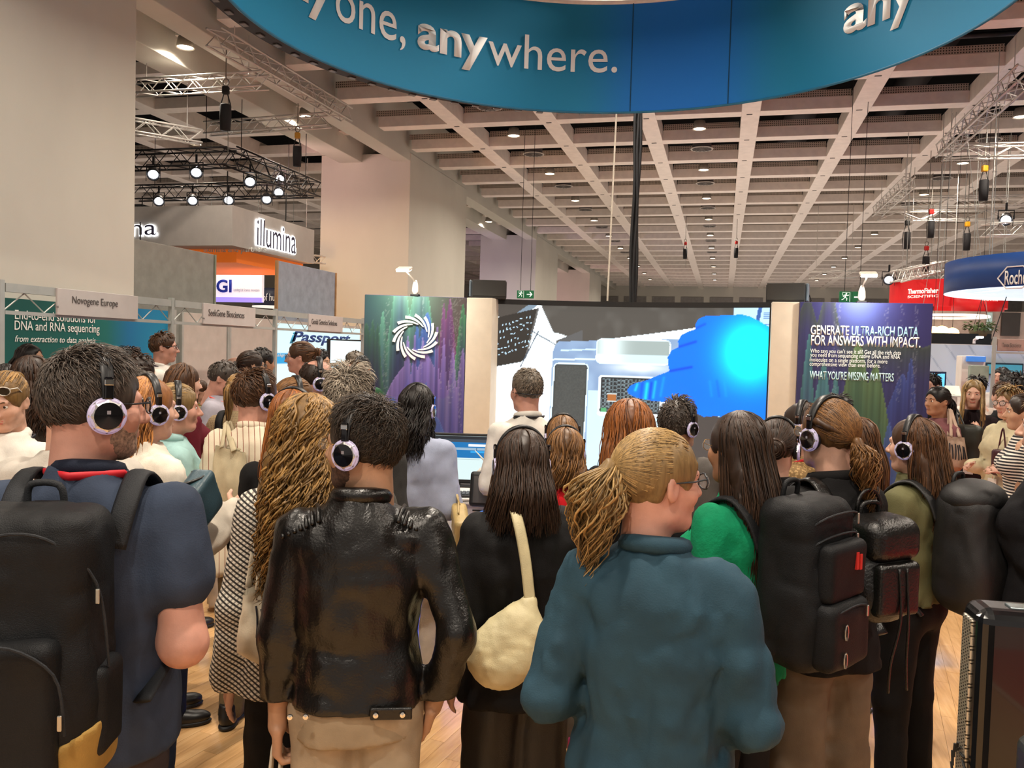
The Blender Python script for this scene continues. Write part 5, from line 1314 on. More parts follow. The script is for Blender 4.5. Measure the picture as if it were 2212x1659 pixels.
def cloth_pat(name, kind, c1, c2, scale):
    k = 'cloth_' + name
    if k in MATS: return MATS[k]
    m = bpy.data.materials.new(k); MATS[k] = m; t = NT(m); co = t.coord((1, 1, 1)); s = t.n('ShaderNodeSeparateXYZ'); t.l(co, s.inputs[0])
    def band(v, w): return t.math('LESS_THAN', t.math('ABSOLUTE', t.math('SUBTRACT', t.math('FRACT', t.math('MULTIPLY', v, scale)), 0.5)), w)
    if kind == 'hstripe': f = band(s.outputs[2], 0.24)
    elif kind == 'vstripe': f = band(t.math('ADD', s.outputs[0], t.math('MULTIPLY', s.outputs[1], 0.55)), 0.06)
    elif kind == 'check': f = t.math('MULTIPLY', band(s.outputs[2], 0.25), band(t.math('ADD', s.outputs[0], s.outputs[1]), 0.25))
    elif kind == 'knit':
        f = t.math('ADD', band(t.math('ADD', s.outputs[2], t.math('MULTIPLY', s.outputs[0], 0.7)), 0.22), t.math('MULTIPLY', band(t.math('SUBTRACT', s.outputs[0], s.outputs[2]), 0.2), 0.6))
    else:
        v = t.n('ShaderNodeTexVoronoi'); v.inputs['Scale'].default_value = scale; t.l(co, v.inputs['Vector']); d = v.outputs['Distance']
        if kind == 'leopard': f = t.math('MULTIPLY', t.math('GREATER_THAN', d, 0.30), t.math('LESS_THAN', d, 0.52))
        elif kind == 'teddy': f = t.math('GREATER_THAN', d, 0.4)
        else: f = t.math('GREATER_THAN', t.math('SINE', t.math('MULTIPLY', d, 22.0)), 0.1)
    t.color(t.mix(f, c1, c2)); t.b.inputs['Roughness'].default_value = 0.85; t.bump(t.noise(co, 240, 2), 0.25, 0.003); return m
# ---- head (origin between the ears, +y = face, +z = up), about 0.235 tall
def head_geo(res, beard=0.0, fat=1.0, neck=0.0):
    f = Field((-.11, -.15, -.25), (.11, .15, .15), res)
    f.ell((0, -.014, .030), (.0755, .0985, .090), .02)
    f.ell((0, .022, -.035), (.064 * fat, .070, .082), .035)
    f.ell((0, .058, -.098), (.030 * fat, .028, .020), .03)
    f.cap((-.045 * fat, .0, -.075), (-.02, .055, -.098), .02, .016, .025); f.cap((.045 * fat, .0, -.075), (.02, .055, -.098), .02, .016, .025)
    for q in (-1, 1):
        f.ell((q * .040 * fat, .060, -.026), (.024, .020, .022), .025)
        f.ell((q * .031, .105, .004), (.017, .016, .0105), .012, op='sub')
    f.cap((-.034, .079, .022), (.034, .079, .022), .0125, .0125, .014)
    f.cap((0, .090, .008), (0, .112, -.030), .0075, .0125, .012)
    for q in (-1, 1): f.ell((q * .011, .101, -.034), (.0085, .010, .008), .008)
    f.cap((-.017, .087, -.0585), (.017, .087, -.0585), .0062, .0062, .007); f.cap((-.015, .087, -.0685), (.015, .087, -.0685), .0068, .0068, .006)
    for q in (-1, 1):
        R = rot_m(0, 0, q * 0.35); f.ell((q * .0795, -.010, -.006), (.0085, .021, .033), .006, R); f.ell((q * .087, -.004, -.002), (.006, .011, .017), .004, R, op='sub')
    f.cap((0, -.030, -.05), (0, -.038, -.24 - neck), .056 * fat, .062 * fat, .03)
    return f.surf()
_HG = {}
def head_cached(res, fat):
    k = (round(res, 4), round(fat, 2))
    if k not in _HG: _HG[k] = head_geo(res, 0, fat)
    return _HG[k]
SCP = np.array([0, -.014, .030]); SCR = np.array([.0765, .0995, .091])
def sdir(az, el): return np.stack([np.sin(az) * np.cos(el), np.cos(az) * np.cos(el), np.sin(el)], -1)
def scalp(az, el, k=1.0): return SCP + sdir(az, el) * SCR * k
def strands(P, rad, sides=4, flat=0.6):
    """P (n,m,3) centre lines -> tube mesh arrays + tone"""
    n, m, _ = P.shape
    T = np.gradient(P, axis=1); T /= np.linalg.norm(T, axis=2, keepdims=True) + 1e-9
    ref = P - SCP; U = ref - T * (ref * T).sum(2, keepdims=True); U /= np.linalg.norm(U, axis=2, keepdims=True) + 1e-9
    W = np.cross(T, U)
    t = np.arange(sides) * 2 * np.pi / sides
    V = P[:, :, None, :] + rad[:, :, None, None] * (U[:, :, None, :] * np.cos(t)[None, None, :, None] * flat + W[:, :, None, :] * np.sin(t)[None, None, :, None])
    idx = np.arange(n * m * sides).reshape(n, m, sides)
    a = idx[:, :-1]; b = idx[:, 1:]
    F = np.stack([a, np.roll(a, -1, 2), np.roll(b, -1, 2), b], -1).reshape(-1, 4)
    tone = np.repeat(RNG.random(n), m * sides)
    return V.reshape(-1, 3), F, tone
def hairline(az):
    d = np.abs(np.degrees((az + np.pi) % (2 * np.pi) - np.pi))
    return np.radians(np.interp(d, [0, 35, 55, 75, 95, 115, 140, 180], [40, 38, 30, 8, 2, -18, -33, -38]))
def roots(n, lo=None):
    az = RNG.random(n * 3) * 2 * np.pi - np.pi; el = np.arcsin(RNG.random(n * 3) * 1.6 - 0.6)
    ok = el > (hairline(az) if lo is None else np.maximum(hairline(az), lo)); return az[ok][:n], el[ok][:n]
def hair_cap(res, k=0.010, style='short', L=0.0, vol=0.0, seed=0.0, bald=False):
    lo = (-.2, -.27, -.10 - L) if L else (-.12, -.16, -.13); hi = (.2, .13, .17)
    f = Field(lo, hi, res)
    f.ell(SCP, SCR + k, .01)
    f.ell((0, .104, -.075), (.069, .098, .142), .012, op='sub')
    for q in (-1, 1): f.ell((q * .085, .0, -.04), (.03, .03, .05), .01, op='sub')
    f.ell((0, -.03, -.14), (.09, .09, .075), .01, op='sub')
    if bald: f.ell((0, .02, .11), (.066, .085, .075), .01, op='sub')
    if L:
        zs = [-L, -L * 0.55, -.06, .0, .05]
        f.loft(zs, [.075 + vol * .5, .085 + vol, .088 + vol * .8, .087, .07], [.022 + vol * .4, .03 + vol * .6, .055 + vol * .5, .06, .05], None, [-.125 - vol * .3, -.115 - vol * .2, -.07, -.04, -.03], .03)
    f.noise(0.004, (90, 90, 14) if style != 'curly' else 45, seed); return f.surf()
def gen_hair(hd, res, dist=3.0):
    """hd: dict(style, n, L, r, part...) -> list of (V,F,tone)"""
    st = hd['style']; n = hd.get('n', 260); L = hd.get('L', .3); rr = hd.get('r', .0035); seg = hd.get('seg', 14); S = hd.get('sides', 3); wav = hd.get('wave', 0.0); vol = hd.get('vol', 0.0)
    ks = .86 if dist < 3.6 else .55 if dist < 5.2 else .3
    n = max(60, int(n * ks)); rr = rr / math.sqrt(ks); hd = dict(hd); hd['tail'] = max(40, int(hd.get('tail', 130) * ks))
    if dist > 3.6: seg = max(5, int(seg * (.8 if dist < 5.2 else .6)))
    out = []; sd = RNG.random() * 50
    V, F = hair_cap(res * (1.45 if st in ('long', 'curly', 'bob') else 1.0), hd.get('k', .010), st, L * 0.86 if st in ('long', 'curly', 'bob') else 0.0, vol, sd, hd.get('bald', False))
    out.append((V, F, np.full(len(V), hd.get('captone', 0.25))))
    s = np.linspace(0, 1, seg)[None, :]
    if st == 'short':
        az, el = roots(n); 
        if hd.get('bald'):
            ok = ~((np.abs(np.degrees(az)) < 150) & (el > np.radians(32))); az, el = az[ok], el[ok]
        m = len(az); top = np.clip((el - .5) / .8, 0, 1)
        ln = hd.get('len', .035) * (0.5 + 0.7 * top + 0.4 * RNG.random(m)); lift = hd.get('lift', .35) * (0.5 + top)
        # flow: away from the crown whorl (upper back); the top sweeps as asked
        fl = np.radians(hd.get('sweep', 0)) ; d0 = sdir(az, el)
        flow = np.stack([np.sin(az) * np.cos(fl), np.cos(az) * 0.4 + np.cos(fl) * 0.6, -np.ones(m) * (1 - top)], -1) + RNG.normal(0, hd.get('mess', .25), (m, 3))
        flow -= d0 * (flow * d0).sum(1, keepdims=True); flow /= np.linalg.norm(flow, axis=1, keepdims=True) + 1e-9
        base = scalp(az, el, 1.0 + hd.get('k', .01) / .09)
        curve = s ** 1.0
        P = base[:, None] + flow[:, None] * (ln[:, None] * curve)[..., None] + d0[:, None] * (lift[:, None] * ln[:, None] * np.sin(s * 2.2) * 0.8)[..., None]
        if wav: P += wav * np.sin(s * 9 + RNG.random(m)[:, None] * 6)[..., None] * np.cross(flow, d0)[:, None]
        rad = rr * (1 - 0.8 * s ** 2) * (0.6 + 0.8 * RNG.random(m))[:, None]
        out.append(strands(P, np.broadcast_to(rad, P.shape[:2]), S))
    elif st in ('long', 'curly', 'bob'):
        fr = np.radians(hd.get('front', 75)); side = np.where(RNG.random(n) < .5, -1, 1)
        az = side * (fr + (np.pi - fr) * RNG.random(n) ** 0.9); el0 = np.radians(30 + 59 * RNG.random(n) ** .7); el1 = np.radians(-5 - 20 * RNG.random(n))
        out_r = 1.07 + 0.12 * RNG.random(n) + vol * 6 * (0.4 + 0.6 * RNG.random(n)); h1 = 0.38
        q = np.clip(s / h1, 0, 1); el = el0[:, None] + (el1 - el0)[:, None] * q
        prt = hd.get('part', 0.0)
        azz = az[:, None] * (0.8 + 0.2 * q ** 0.6) + prt * (1 - q)
        k0 = 1.0 + hd.get('k', .01) / .085; K = k0 + np.maximum(out_r - k0, .02)[:, None] * q
        P = SCP + sdir(azz, el) * SCR * K[..., None]
        e = np.clip((s - h1) / (1 - h1), 0, 1); Ls = L * (0.8 + 0.28 * RNG.random(n)); zst = P[:, int(seg * h1), 2]
        drop = (Ls + zst)[:, None] * e
        P[..., 2] -= np.maximum(drop, 0)
        tx = P[..., 0] * (1 + hd.get('spread', .15) * e); P[..., 0] = tx
        eb = np.clip(e * 2.2, 0, 1); bk = np.clip(.35 - np.cos(az), 0, 1)[:, None]
        P[..., 1] += -eb * (hd.get('off', .06) + vol * .5) * bk + eb * hd.get('fwd', 0.0) * (np.cos(az) > -0.1)[:, None]
        am = (wav * (0.25 + 0.75 * np.clip(s * 1.6, 0, 1)) * (0.5 + RNG.random(n))[:, None]); ph = RNG.random(n)[:, None] * 6.28; fq = hd.get('freq', 18) * (0.8 + 0.4 * RNG.random(n))[:, None]
        P[..., 0] += am * np.sin(fq * s + ph); P[..., 1] += am * 0.9 * np.cos(fq * s + ph)
        rad = rr * (1 - 0.75 * s ** 3) * (0.6 + 0.8 * RNG.random(n))[:, None]
        out.append(strands(P, np.broadcast_to(rad, P.shape[:2]), S))
    elif st in ('pony', 'bun'):
        az, el = roots(n); m = len(az); s_t = s; s = np.linspace(0, 1, min(seg, 8))[None, :]; d0 = sdir(az, el); tz = np.radians(hd.get('tie', 12)); td = np.array([0, -np.cos(tz), np.sin(tz)])
        tt = s[..., None]; D = d0[:, None] * (1 - tt) + td * tt; D /= np.linalg.norm(D, axis=2, keepdims=True)
        P = SCP + D * SCR * (1.0 + hd.get('k', .01) / .088 + 0.04 * tt + 0.015 * RNG.random((m, 1, 1)))
        rad = np.broadcast_to(rr * (0.5 + 0.6 * RNG.random(m))[:, None] * np.ones_like(s), P.shape[:2]); out.append(strands(P, rad, S))
        tp = SCP + td * SCR * 1.16; s = s_t
        if st == 'pony':
            k = hd.get('tail', 130); tl = L * (0.65 + 0.45 * RNG.random(k)); ang = RNG.random(k) * 6.28; w = hd.get('tw', .03) * np.sqrt(RNG.random(k))
            bulge = (np.sin(np.clip(s * 1.15, 0, 1) * np.pi) * 0.9 + 0.25)
            P = tp + np.stack([np.cos(ang)[:, None] * w[:, None] * bulge, -0.035 * np.sin(np.clip(s * 3, 0, 1) * 1.57) + np.sin(ang)[:, None] * w[:, None] * bulge, -tl[:, None] * s + 0.02 * np.sin(s * 3.1)], -1)
            P[..., 0] += hd.get('swing', 0) * s ** 1.3
            am = wav * (0.4 + RNG.random(k))[:, None] * np.clip(s * 2, 0, 1); ph = RNG.random(k)[:, None] * 6.28; P[..., 0] += am * np.sin(15 * s + ph); P[..., 1] += am * np.cos(15 * s + ph)
            rad = rr * 1.5 * (1 - 0.7 * s ** 3) * (0.6 + .8 * RNG.random(k))[:, None]; out.append(strands(P, np.broadcast_to(rad, P.shape[:2]), S))
            f = Field(tp - np.array([.07, .08, L + .02]), tp + np.array([.07, .05, .05]), res * 1.2)
            f.chain([tp + np.array([0, -.01, 0]), tp + np.array([hd.get('swing', 0) * .2, -.035, -L * .3]), tp + np.array([hd.get('swing', 0) * .6, -.035, -L * .8])], [.018, hd.get('tw', .03) * .85, .012], .02).noise(.004, (80, 80, 12), sd)
            V, F = f.surf(); out.append((V, F, np.full(len(V), .3)))
        else:
            br = hd.get('bun', .036); f = Field(tp - br * 1.8, tp + br * 1.8, res); f.ell(tp + np.array([0, -br * .5, 0]), (br, br * .85, br), .01).noise(.004, 60, sd); V, F = f.surf(); out.append((V, F, np.full(len(V), .35)))
            k = 40; c = tp + np.array([0, -br * .5, 0]); a0 = RNG.random(k)[:, None] * 6.28; inc = (RNG.random(k)[:, None] - .5) * 2.4; a = a0 + s * 3.0
            P = c + br * 1.04 * np.stack([np.cos(a) * np.cos(inc), np.sin(inc) * .85 + 0 * a, np.sin(a) * np.cos(inc)], -1); out.append(strands(P, np.broadcast_to(rr * np.ones_like(s), P.shape[:2]), S))
    return out
def hair_obj(parent, hd, res, Mh, hs, hm, dist=3.0):
    parts = gen_hair(hd, res, dist); V, F = join_geo([(p[0], p[1]) for p in parts]); tone = np.concatenate([p[2] for p in parts])
    V = (V * hs) @ Mh[0].T + Mh[1]
    me = fast_mesh('hair', V, F, True); a = me.attributes.new('tone', 'FLOAT', 'POINT'); a.data.foreach_set('value', tone.astype(np.float32))
    return link('hair', me, hm, parent)
# ---- hands
def hand_geo(W, d, n, side, curl, s, res):
    d = unit(d); n = np.array(n, float); n = unit(n - d * (n @ d)); w = np.cross(d, n) * side          # w: thumb side
    lo, hi = np.array(W) - .17 * s, np.array(W) + .17 * s
    f = Field(lo, hi, res); W = np.array(W)
    B = np.stack([w, d, n], 1)
    f.cap(W - d * .04 * s, W + d * .02 * s, .026 * s, .026 * s, .01); f.box(W + d * .052 * s, np.array([.037, .044, .0135]) * s, .012 * s, .012, B)
    for i, (o, l) in enumerate(((.029, .072), (.0095, .082), (-.0105, .076), (-.029, .060))):
        p = W + d * .088 * s + w * o * s; a = curl * 0.45; dd = d
        r = .0092 * s
        for k, fr in enumerate((.45, .3, .25)):
            dd = unit(d * math.cos(a) + n * math.sin(a)); q = p + dd * l * fr * s; f.cap(p, q, r, r * .9, .004); p = q; a += curl * (0.75 if k == 0 else .6); r *= .9
    p = W + d * .028 * s + w * .030 * s; t1 = unit(d * .62 + w * .7 + n * .35); q = p + t1 * .042 * s; t2 = unit(d * .85 + w * (.35 - .5 * min(1, curl)) + n * (.3 + .5 * curl)); e = q + t2 * .036 * s
    f.cap(W + d * .012 * s + w * .012 * s, p, .016 * s, .014 * s, .012); f.cap(p, q, .0125 * s, .0105 * s, .006); f.cap(q, e, .0105 * s, .0085 * s, .004)
    return f.surf()
POSE = dict(down=((.16, -.04, -1), (.10, .16, -1)), loose=((.22, -.1, -1), (.05, .28, -.95)), bent=((.20, -.06, -1), (-.28, .95, .10)), crossed=((.28, .12, -1), (-.95, .55, .12)), phone=((.05, .42, -.9), (-.28, .62, .75)),
            up=((.12, .30, -.95), (-.45, .40, .85)), pocket=((.34, -.28, -.9), (-.22, .36, -.9)), cup=((.22, -.02, -1), (-.1, 1, .28)), elbow=((.30, -.05, -.95), (-.45, .85, -.12)), grip=((.14, -.02, -1), (.02, .10, -1)))
SHOE = {}
def shoe_mesh(kind):
    if kind in SHOE: return SHOE[kind]
    f = Field((-.06, -.12, -.01), (.06, .21, .12), 0.008)
    f.ell((0, .105, .035), (.045, .085, .036), .02); f.ell((0, -.03, .05), (.038, .055, .05), .03); f.cap((0, .0, .05), (0, .07, .04), .036, .036, .02); f.cap((0, -.03, .05), (0, -.035, .10), .036, .04, .02)
    f.cut((0, 0, -1), -0.012); V, F = f.surf(); up = fast_mesh('upper', V, F, True)
    f = Field((-.07, -.12, -.01), (.07, .22, .05), 0.008); f.ell((0, .10, .012), (.049, .095, .02), .01); f.ell((0, -.03, .012), (.042, .06, .02), .03); f.cut((0, 0, -1), 0.0); f.cut((0, 0, 1), 0.024); V, F = f.surf(); so = fast_mesh('sole', V, F, True)
    SHOE[kind] = (up, so); return SHOE[kind]
def shoes_for(t, pts, mu, ms, yaw=0.12, s=1.0):
    for q, (x, y) in zip((-1, 1), pts):
        up, so = shoe_mesh(mu.name); u2 = SHOE.setdefault(mu.name + 'm', up.copy() if mu.name + 'm' not in SHOE else None) or up
        if not len(u2.materials): u2.materials.append(mu)
        s2 = SHOE.setdefault(ms.name + 's', so.copy() if ms.name + 's' not in SHOE else None) or so
        if not len(s2.materials): s2.materials.append(ms)
        o = link('shoe', u2, None, t, (x, y, 0)); o.rotation_euler = (0, 0, -q * yaw); o.scale = (s,) * 3
        link('sole', s2, None, o)
EYEM = {}
def eye_mesh():
    if 'e' not in EYEM:
        mb = MB(); R = Matrix.Rotation(-math.pi / 2, 3, 'X')
        mb.lathe([(0.0115 * math.cos(a), 0.0115 * math.sin(a)) for a in [-1.57 + k * 0.26 for k in range(13)]], 14, rot=R); EYEM['e'] = mb.mesh('eye', True)
        mb = MB(); mb.lathe([(0.0056, 0.0103), (0.004, 0.0114), (0.0001, 0.0119)], 12, rot=R); EYEM['i'] = mb.mesh('iris', True)
        EYEM['e'].materials.append(mat('eye_white', 'e9e2da', 0.25, var=0)); EYEM['i'].materials.append(mat('iris_dark', '2a1a10', 0.15, var=0))
    return EYEM
def person(label, at_px=None, rel=0.0, hrel=None, h=None, xy=None, male=False, skin='fair', hair=None, hcol='brown', top=None, bot=None, arms=('down', 'down'), build=1.0, hpitch=0.0, hroll=0.0, curl=(.35, .35),
           shoes=('161414', '100f0f'), face=False, res=None, lean=0.0, hs=None, dress=None, stance=.055, group='visitors watching the presentation', palm=None, beard=None, fat=1.0, headfwd=.0, armk=1.0):
    """one visitor. at_px = (x, y of the hair top, distance). rel / hrel: body and head turn, 0 = back to the camera, + = to the left"""
    px, py, dist = at_px; P = at(px, py, dist); H = P.z - 0.012 if h is None else h
    away = 14.17 - math.degrees(math.atan((px - 1106) / FPX)); rz = math.radians(away + rel); hrel = rel if hrel is None else hrel
    fwd = Vector((-math.sin(rz), math.cos(rz), 0)); loc = Vector((P.x, P.y, 0)) - fwd * (headfwd * H)
    t = thing('person', label, 'person', loc, rz, group)
    res = res or (1.0 if dist < 3.5 else 1.3 if dist < 5.2 else 2.1)
    hs = hs or (H / 1.72) ** 0.6 * (1.02 if male else .97)
    W = (.108 if male else .096) * H * build; zs = .813 * H; zc = H - .121 * hs
    Rh = rot_m(hpitch, hroll, math.radians(hrel - rel)); hc = np.array([0, (.012 + headfwd) * H, zc]); Mh = (Rh, hc)
    rec = dict(t=t, H=H, rz=rz, loc=loc, Rh=Rh, hc=hc, hs=hs, W=W, zs=zs, dist=dist, res=res)
    # arms
    geo = []; sk = []
    rec['J'] = []
    for q, ps in zip((-1, 1), arms):
        u, f = POSE[ps] if isinstance(ps, str) else ps
        u = unit((u[0] * q, u[1], u[2])); f = unit((f[0] * q, f[1], f[2]))
        S = np.array([q * W * .95, -.01, zs - .022 * H]); E = S + u * .172 * H; Wr = E + f * .148 * H; rec['J'].append((S, E, Wr, f))
    # skin: head + neck, arms + hands, hidden trunk and legs
    V, F = head_cached((.0054 if face else .0078) * res, fat); geo.append(((V * hs) @ Rh.T + hc, F))
    tk = dict(sl='long', loose=.0, len=.50, mat=None); tk.update(top or {})
    for i, (q, (S, E, Wr, f)) in enumerate(zip((-1, 1), rec['J'])):
        lo = np.minimum(np.minimum(S, E), Wr) - .08; hi = np.maximum(np.maximum(S, E), Wr) + .08; g = Field(lo, hi, (.011 if tk['sl'] != 'long' else .022) * res)
        g.chain([S, E, Wr], [.022 * H, .0250 * H * armk, .0168 * H * armk ** .5], .02); geo.append(g.surf())
        n = np.array([-q * 1.0, .15, 0]) if abs(f[2]) > .6 and f[2] < 0 else np.array([-q * .5, -.3, -.5])
        if palm and palm[i] is not None: n = np.array(palm[i], float)
        geo.append(hand_geo(Wr, f, n, q * 1.0, curl[i], H / 1.72 * (1.05 if male else .95), (.0055 if dist < 3.2 else .0078) * res))
    g = Field((-.3, -.2, .02), (.3, .25, H * .86), .03)
    g.loft([.46 * H, .53 * H, .6 * H, .7 * H, .78 * H, .81 * H, .845 * H], [.09 * H, .092 * H, .08 * H, .09 * H, .092 * H, .085 * H, .03 * H], [.055 * H, .058 * H, .05 * H, .06 * H, .05 * H, .045 * H, .03 * H], None, [0, 0, 0, 0, -.005, -.01, -.01])
    fx = stance * H
    for q in (-1, 1): g.chain([(q * .05 * H, 0, .5 * H), (q * fx * 1.02, .012, .28 * H), (q * fx * 1.1, 0, .045 * H)], [.045 * H, .032 * H, .024 * H], .03)
    geo.append(g.surf())
    V, F = join_geo(geo); link('body', fast_mesh('body', V, F, True), SKIN[skin], t)
    # hair
    if hair:
        hd = dict(hair); hair_obj(t, hd, .0075 * res, Mh, hs, hairmat(hcol), dist)
    if beard:
        g = Field((-.09, -.02, -.14), (.09, .12, .0), .006 * res); g.ell((0, .022, -.035), (.066 * fat, .0725, .084), .03).ell((0, .058, -.098), (.032, .030, .022), .03)
        g.cap((-.045, .0, -.075), (-.02, .055, -.098), .022, .018, .025).cap((.045, .0, -.075), (.02, .055, -.098), .022, .018, .025); g.cut((0, -.25, 1), -.045); g.ell((0, .1, -.062), (.024, .03, .012), .004, op='sub'); g.noise(.0016, 150)
        V, F = g.surf(); link('beard', fast_mesh('beard', (V * hs) @ Rh.T + hc, F, True), mat('stubble_' + beard, {'silver': '8f7766', 'darkbrown': '4a3326'}[beard], .8, var=.3, vscale=120), t)
    if face:
        em = eye_mesh()
        for q in (-1, 1):
            o = link('eye', em['e'], None, t); o.matrix_local = Matrix.Translation(Rh @ (np.array([q * .031, .0775, .004]) * hs) + hc) @ Matrix(Rh).to_4x4() @ Matrix.Scale(hs, 4)
            link('iris', em['i'], None, o)
            b = MB().tube([tuple(np.array(p) * [q, 1, 1]) for p in ((.014, .0945, .0215), (.03, .0925, .027), (.048, .078, .021))], [.0022, .003, .0015], 6, flat=.8).mesh('eyebrow')
            for v in b.vertices: v.co = Vector(Rh @ (np.array(v.co) * hs) + hc)
            link('eyebrow', b, hairmat(hcol), t)
        g = Field((-.035, .06, -.085), (.035, .11, -.045), .003); g.cap((-.018, .0885, -.0588), (.018, .0885, -.0588), .0045, .0045, .004).cap((-.015, .0885, -.0683), (.015, .0885, -.0683), .0054, .0054, .003); V, F = g.surf()
        link('lips', fast_mesh('lips', (V * hs) @ Rh.T + hc, F, True), mat('lip_' + skin, {'fair': 'b5685c', 'pink': 'b0605a', 'tan': '95584a', 'brown': '6e3f36', 'olive': 'a2614f'}[skin], .45, var=.05), t)
    # top garment
    if tk['mat'] is not None:
        lz = tk['loose']; hem = tk['len'] * H; bw = build
        g = Field((-.46, -.36, hem - .05), (.46, .52, H * .90), .0146 * res * tk.get('fine', 1.0))
        a = [(.101 if not male else .098), (.096 if not male else .095), (.080 if not male else .092), (.086 if not male else .102), (.086 if not male else .105), (.066 if not male else .080), .048, .042]
        b = [.078, .075, .062, .070, .062, .054, .046, .042]; zz = [hem, .53 * H, .61 * H, .71 * H, .775 * H, .812 * H, .838 * H, .855 * H]
        if hem > .53 * H: zz[1] = hem + .02 * H
        if hem < .45 * H: a[0] = tk.get('flare', .115); b[0] = .085
        fl = [1, 1, 1, 1, 1, .7, .3, .2]
        g.loft(zz, [x * H * bw + lz * k for x, k in zip(a, fl)], [x * H * bw ** .6 + lz * k for x, k in zip(b, fl)], None, [0, 0, .0, .0, -.005, -.01, -.012, -.012], .03)
        bust = tk.get('bust', 0 if male else .02)
        for q, (S, E, Wr, f) in zip((-1, 1), rec['J']):
            if bust: g.ell((q * .05 * H, .052 * H, .725 * H), (.05 * H, .035 * H + bust, .05 * H), .04)
            g.ell(S + np.array([-q * .02, 0, .005]), np.array([.034, .032, .030]) * H + lz * .4, .035)
            if tk['sl'] == 'long':
                Wc = Wr - f * .012; g.chain([S, E, Wc], [.031 * H + lz * .6, .0265 * H + lz * .7, .0205 * H + lz * .8], .024)
            elif tk['sl'] == 'short': g.chain([S, S + (E - S) * tk.get('slen', .55)], [(.033 + .012 * (armk - 1)) * H + lz * .6, (.034 + .03 * (armk - 1)) * H + lz * .8], .026)
            elif tk['sl'] == 'half': Wc = E + (Wr - E) * .35; g.chain([S, E, Wc], [.036 * H + lz * .7, .033 * H + lz * .8, .028 * H + lz * .9], .028)
        sd = RNG.random() * 60; wr = tk.get('wr', 1.0)
        g.noise(.0080 * wr, (8, 8, 4.5), sd); g.noise(.0060 * wr, (13, 13, 8), sd + 7, True); g.noise(.0034 * wr, (26, 26, 15), sd + 3, True); g.noise(.0016 * wr, (50, 50, 34), sd + 9)
        g.F = np.maximum(g.F, (hem - g.ax[2])[None, None, :].astype(np.float32))
        V, F = g.surf(); o = link(tk.get('name', 'shirt'), fast_mesh('shirt', V, F, True), tk['mat'], t); rec['top'] = o
        if tk.get('collar'):
            ck = tk['collar']; n = 22; pts = []
            nc = np.array([0, -.012 + headfwd * H * .6, .848 * H])
            for k in range(n + 1):
                an = math.radians(-38 + 256 * k / n) if ck != 'band' else math.radians(-80 + 340 * k / n)
                an2 = an - math.pi / 2 - math.radians(0)
                pts.append((nc[0] + .064 * math.cos(an + math.pi), nc[1] + .062 * math.sin(an + math.pi) * -1 * -1, nc[2] - .012 * math.cos(an - math.pi / 2) * -1))
            MB().tube(pts, tk.get('csz', .021), 8, flat=1.0 if ck == 'band' else 1.0, upv=(0, 0, 1)).build('collar', tk.get('cmat', tk['mat']), t, True)
    # trousers / skirt
    if bot is not None:
        bk = dict(thigh=.052, knee=.041, hem=.036, mat=None, rise=.60); bk.update(bot)
        if bk.get('skirt'):
            z0 = bk['skirt'] * H; g = Field((-.35, -.3, z0 - .04), (.35, .3, .64 * H), .014 * res)
            g.loft([z0, .3 * H, .5 * H, .57 * H, .61 * H], [bk.get('flare', .13) * H, .115 * H, .105 * H, .095 * H, .088 * H], [bk.get('flare', .13) * .75 * H, .085 * H, .074 * H, .068 * H, .062 * H]); g.noise(.012, (9, 9, 1.2), 5, True)
            V, F = g.surf(); link('skirt', fast_mesh('skirt', V, F, True), bk['mat'], t)
        else:
            z0 = bk.get('z0', .022) * H; g = Field((-.36, -.3, z0 - .04), (.36, .3, .66 * H), .0195 * res)
            g.loft([.455 * H, .5 * H, .55 * H, bk['rise'] * H, (bk['rise'] + .02) * H], [.075 * H, .1 * H * build, .098 * H * build, .09 * H * build, .08 * H], [.055 * H, .072 * H, .068 * H, .06 * H, .05 * H], None, [0, -.006, -.006, 0, 0], .04)
            for q in (-1, 1):
                g.ell((q * .045 * H, -.016 * H, .5 * H), (.05 * H, .047 * H, .055 * H), .04)
                g.chain([(q * .052 * H, 0, .485 * H), (q * fx, .012, .275 * H), (q * fx * 1.08, -.004, z0 - .03)], [bk['thigh'] * H, bk['knee'] * H, bk['hem'] * H], .022)
            sd = RNG.random() * 50; g.noise(.007, (9, 9, 5), sd); g.noise(.0042, (18, 18, 12), sd + 2, True)
            g.F = np.maximum(g.F, (z0 - g.ax[2])[None, None, :].astype(np.float32)); V, F = g.surf(); link('trousers', fast_mesh('trousers', V, F, True), bk['mat'], t)
    if shoes: shoes_for(t, [(-fx * 1.08, -.01), (fx * 1.08, -.01)], mat('shoe_' + shoes[0], shoes[0], .4, var=.05), mat('sole_' + shoes[1], shoes[1], .6, var=.05), s=H / 1.72)
    return rec
def w2(rec, v):
    """person-local -> world"""
    return rec['loc'] + Matrix.Rotation(rec['rz'], 3, 'Z') @ Vector(v)
def hl(rec, v): return Vector(rec['Rh'] @ (np.array(v, float) * rec['hs']) + rec['hc'])
def child_head(rec, name, mb, m, smooth=True):
    me = mb.mesh(name, smooth)
    for v in me.vertices: v.co = hl(rec, v.co)
    return link(name, me, m, rec['t'])
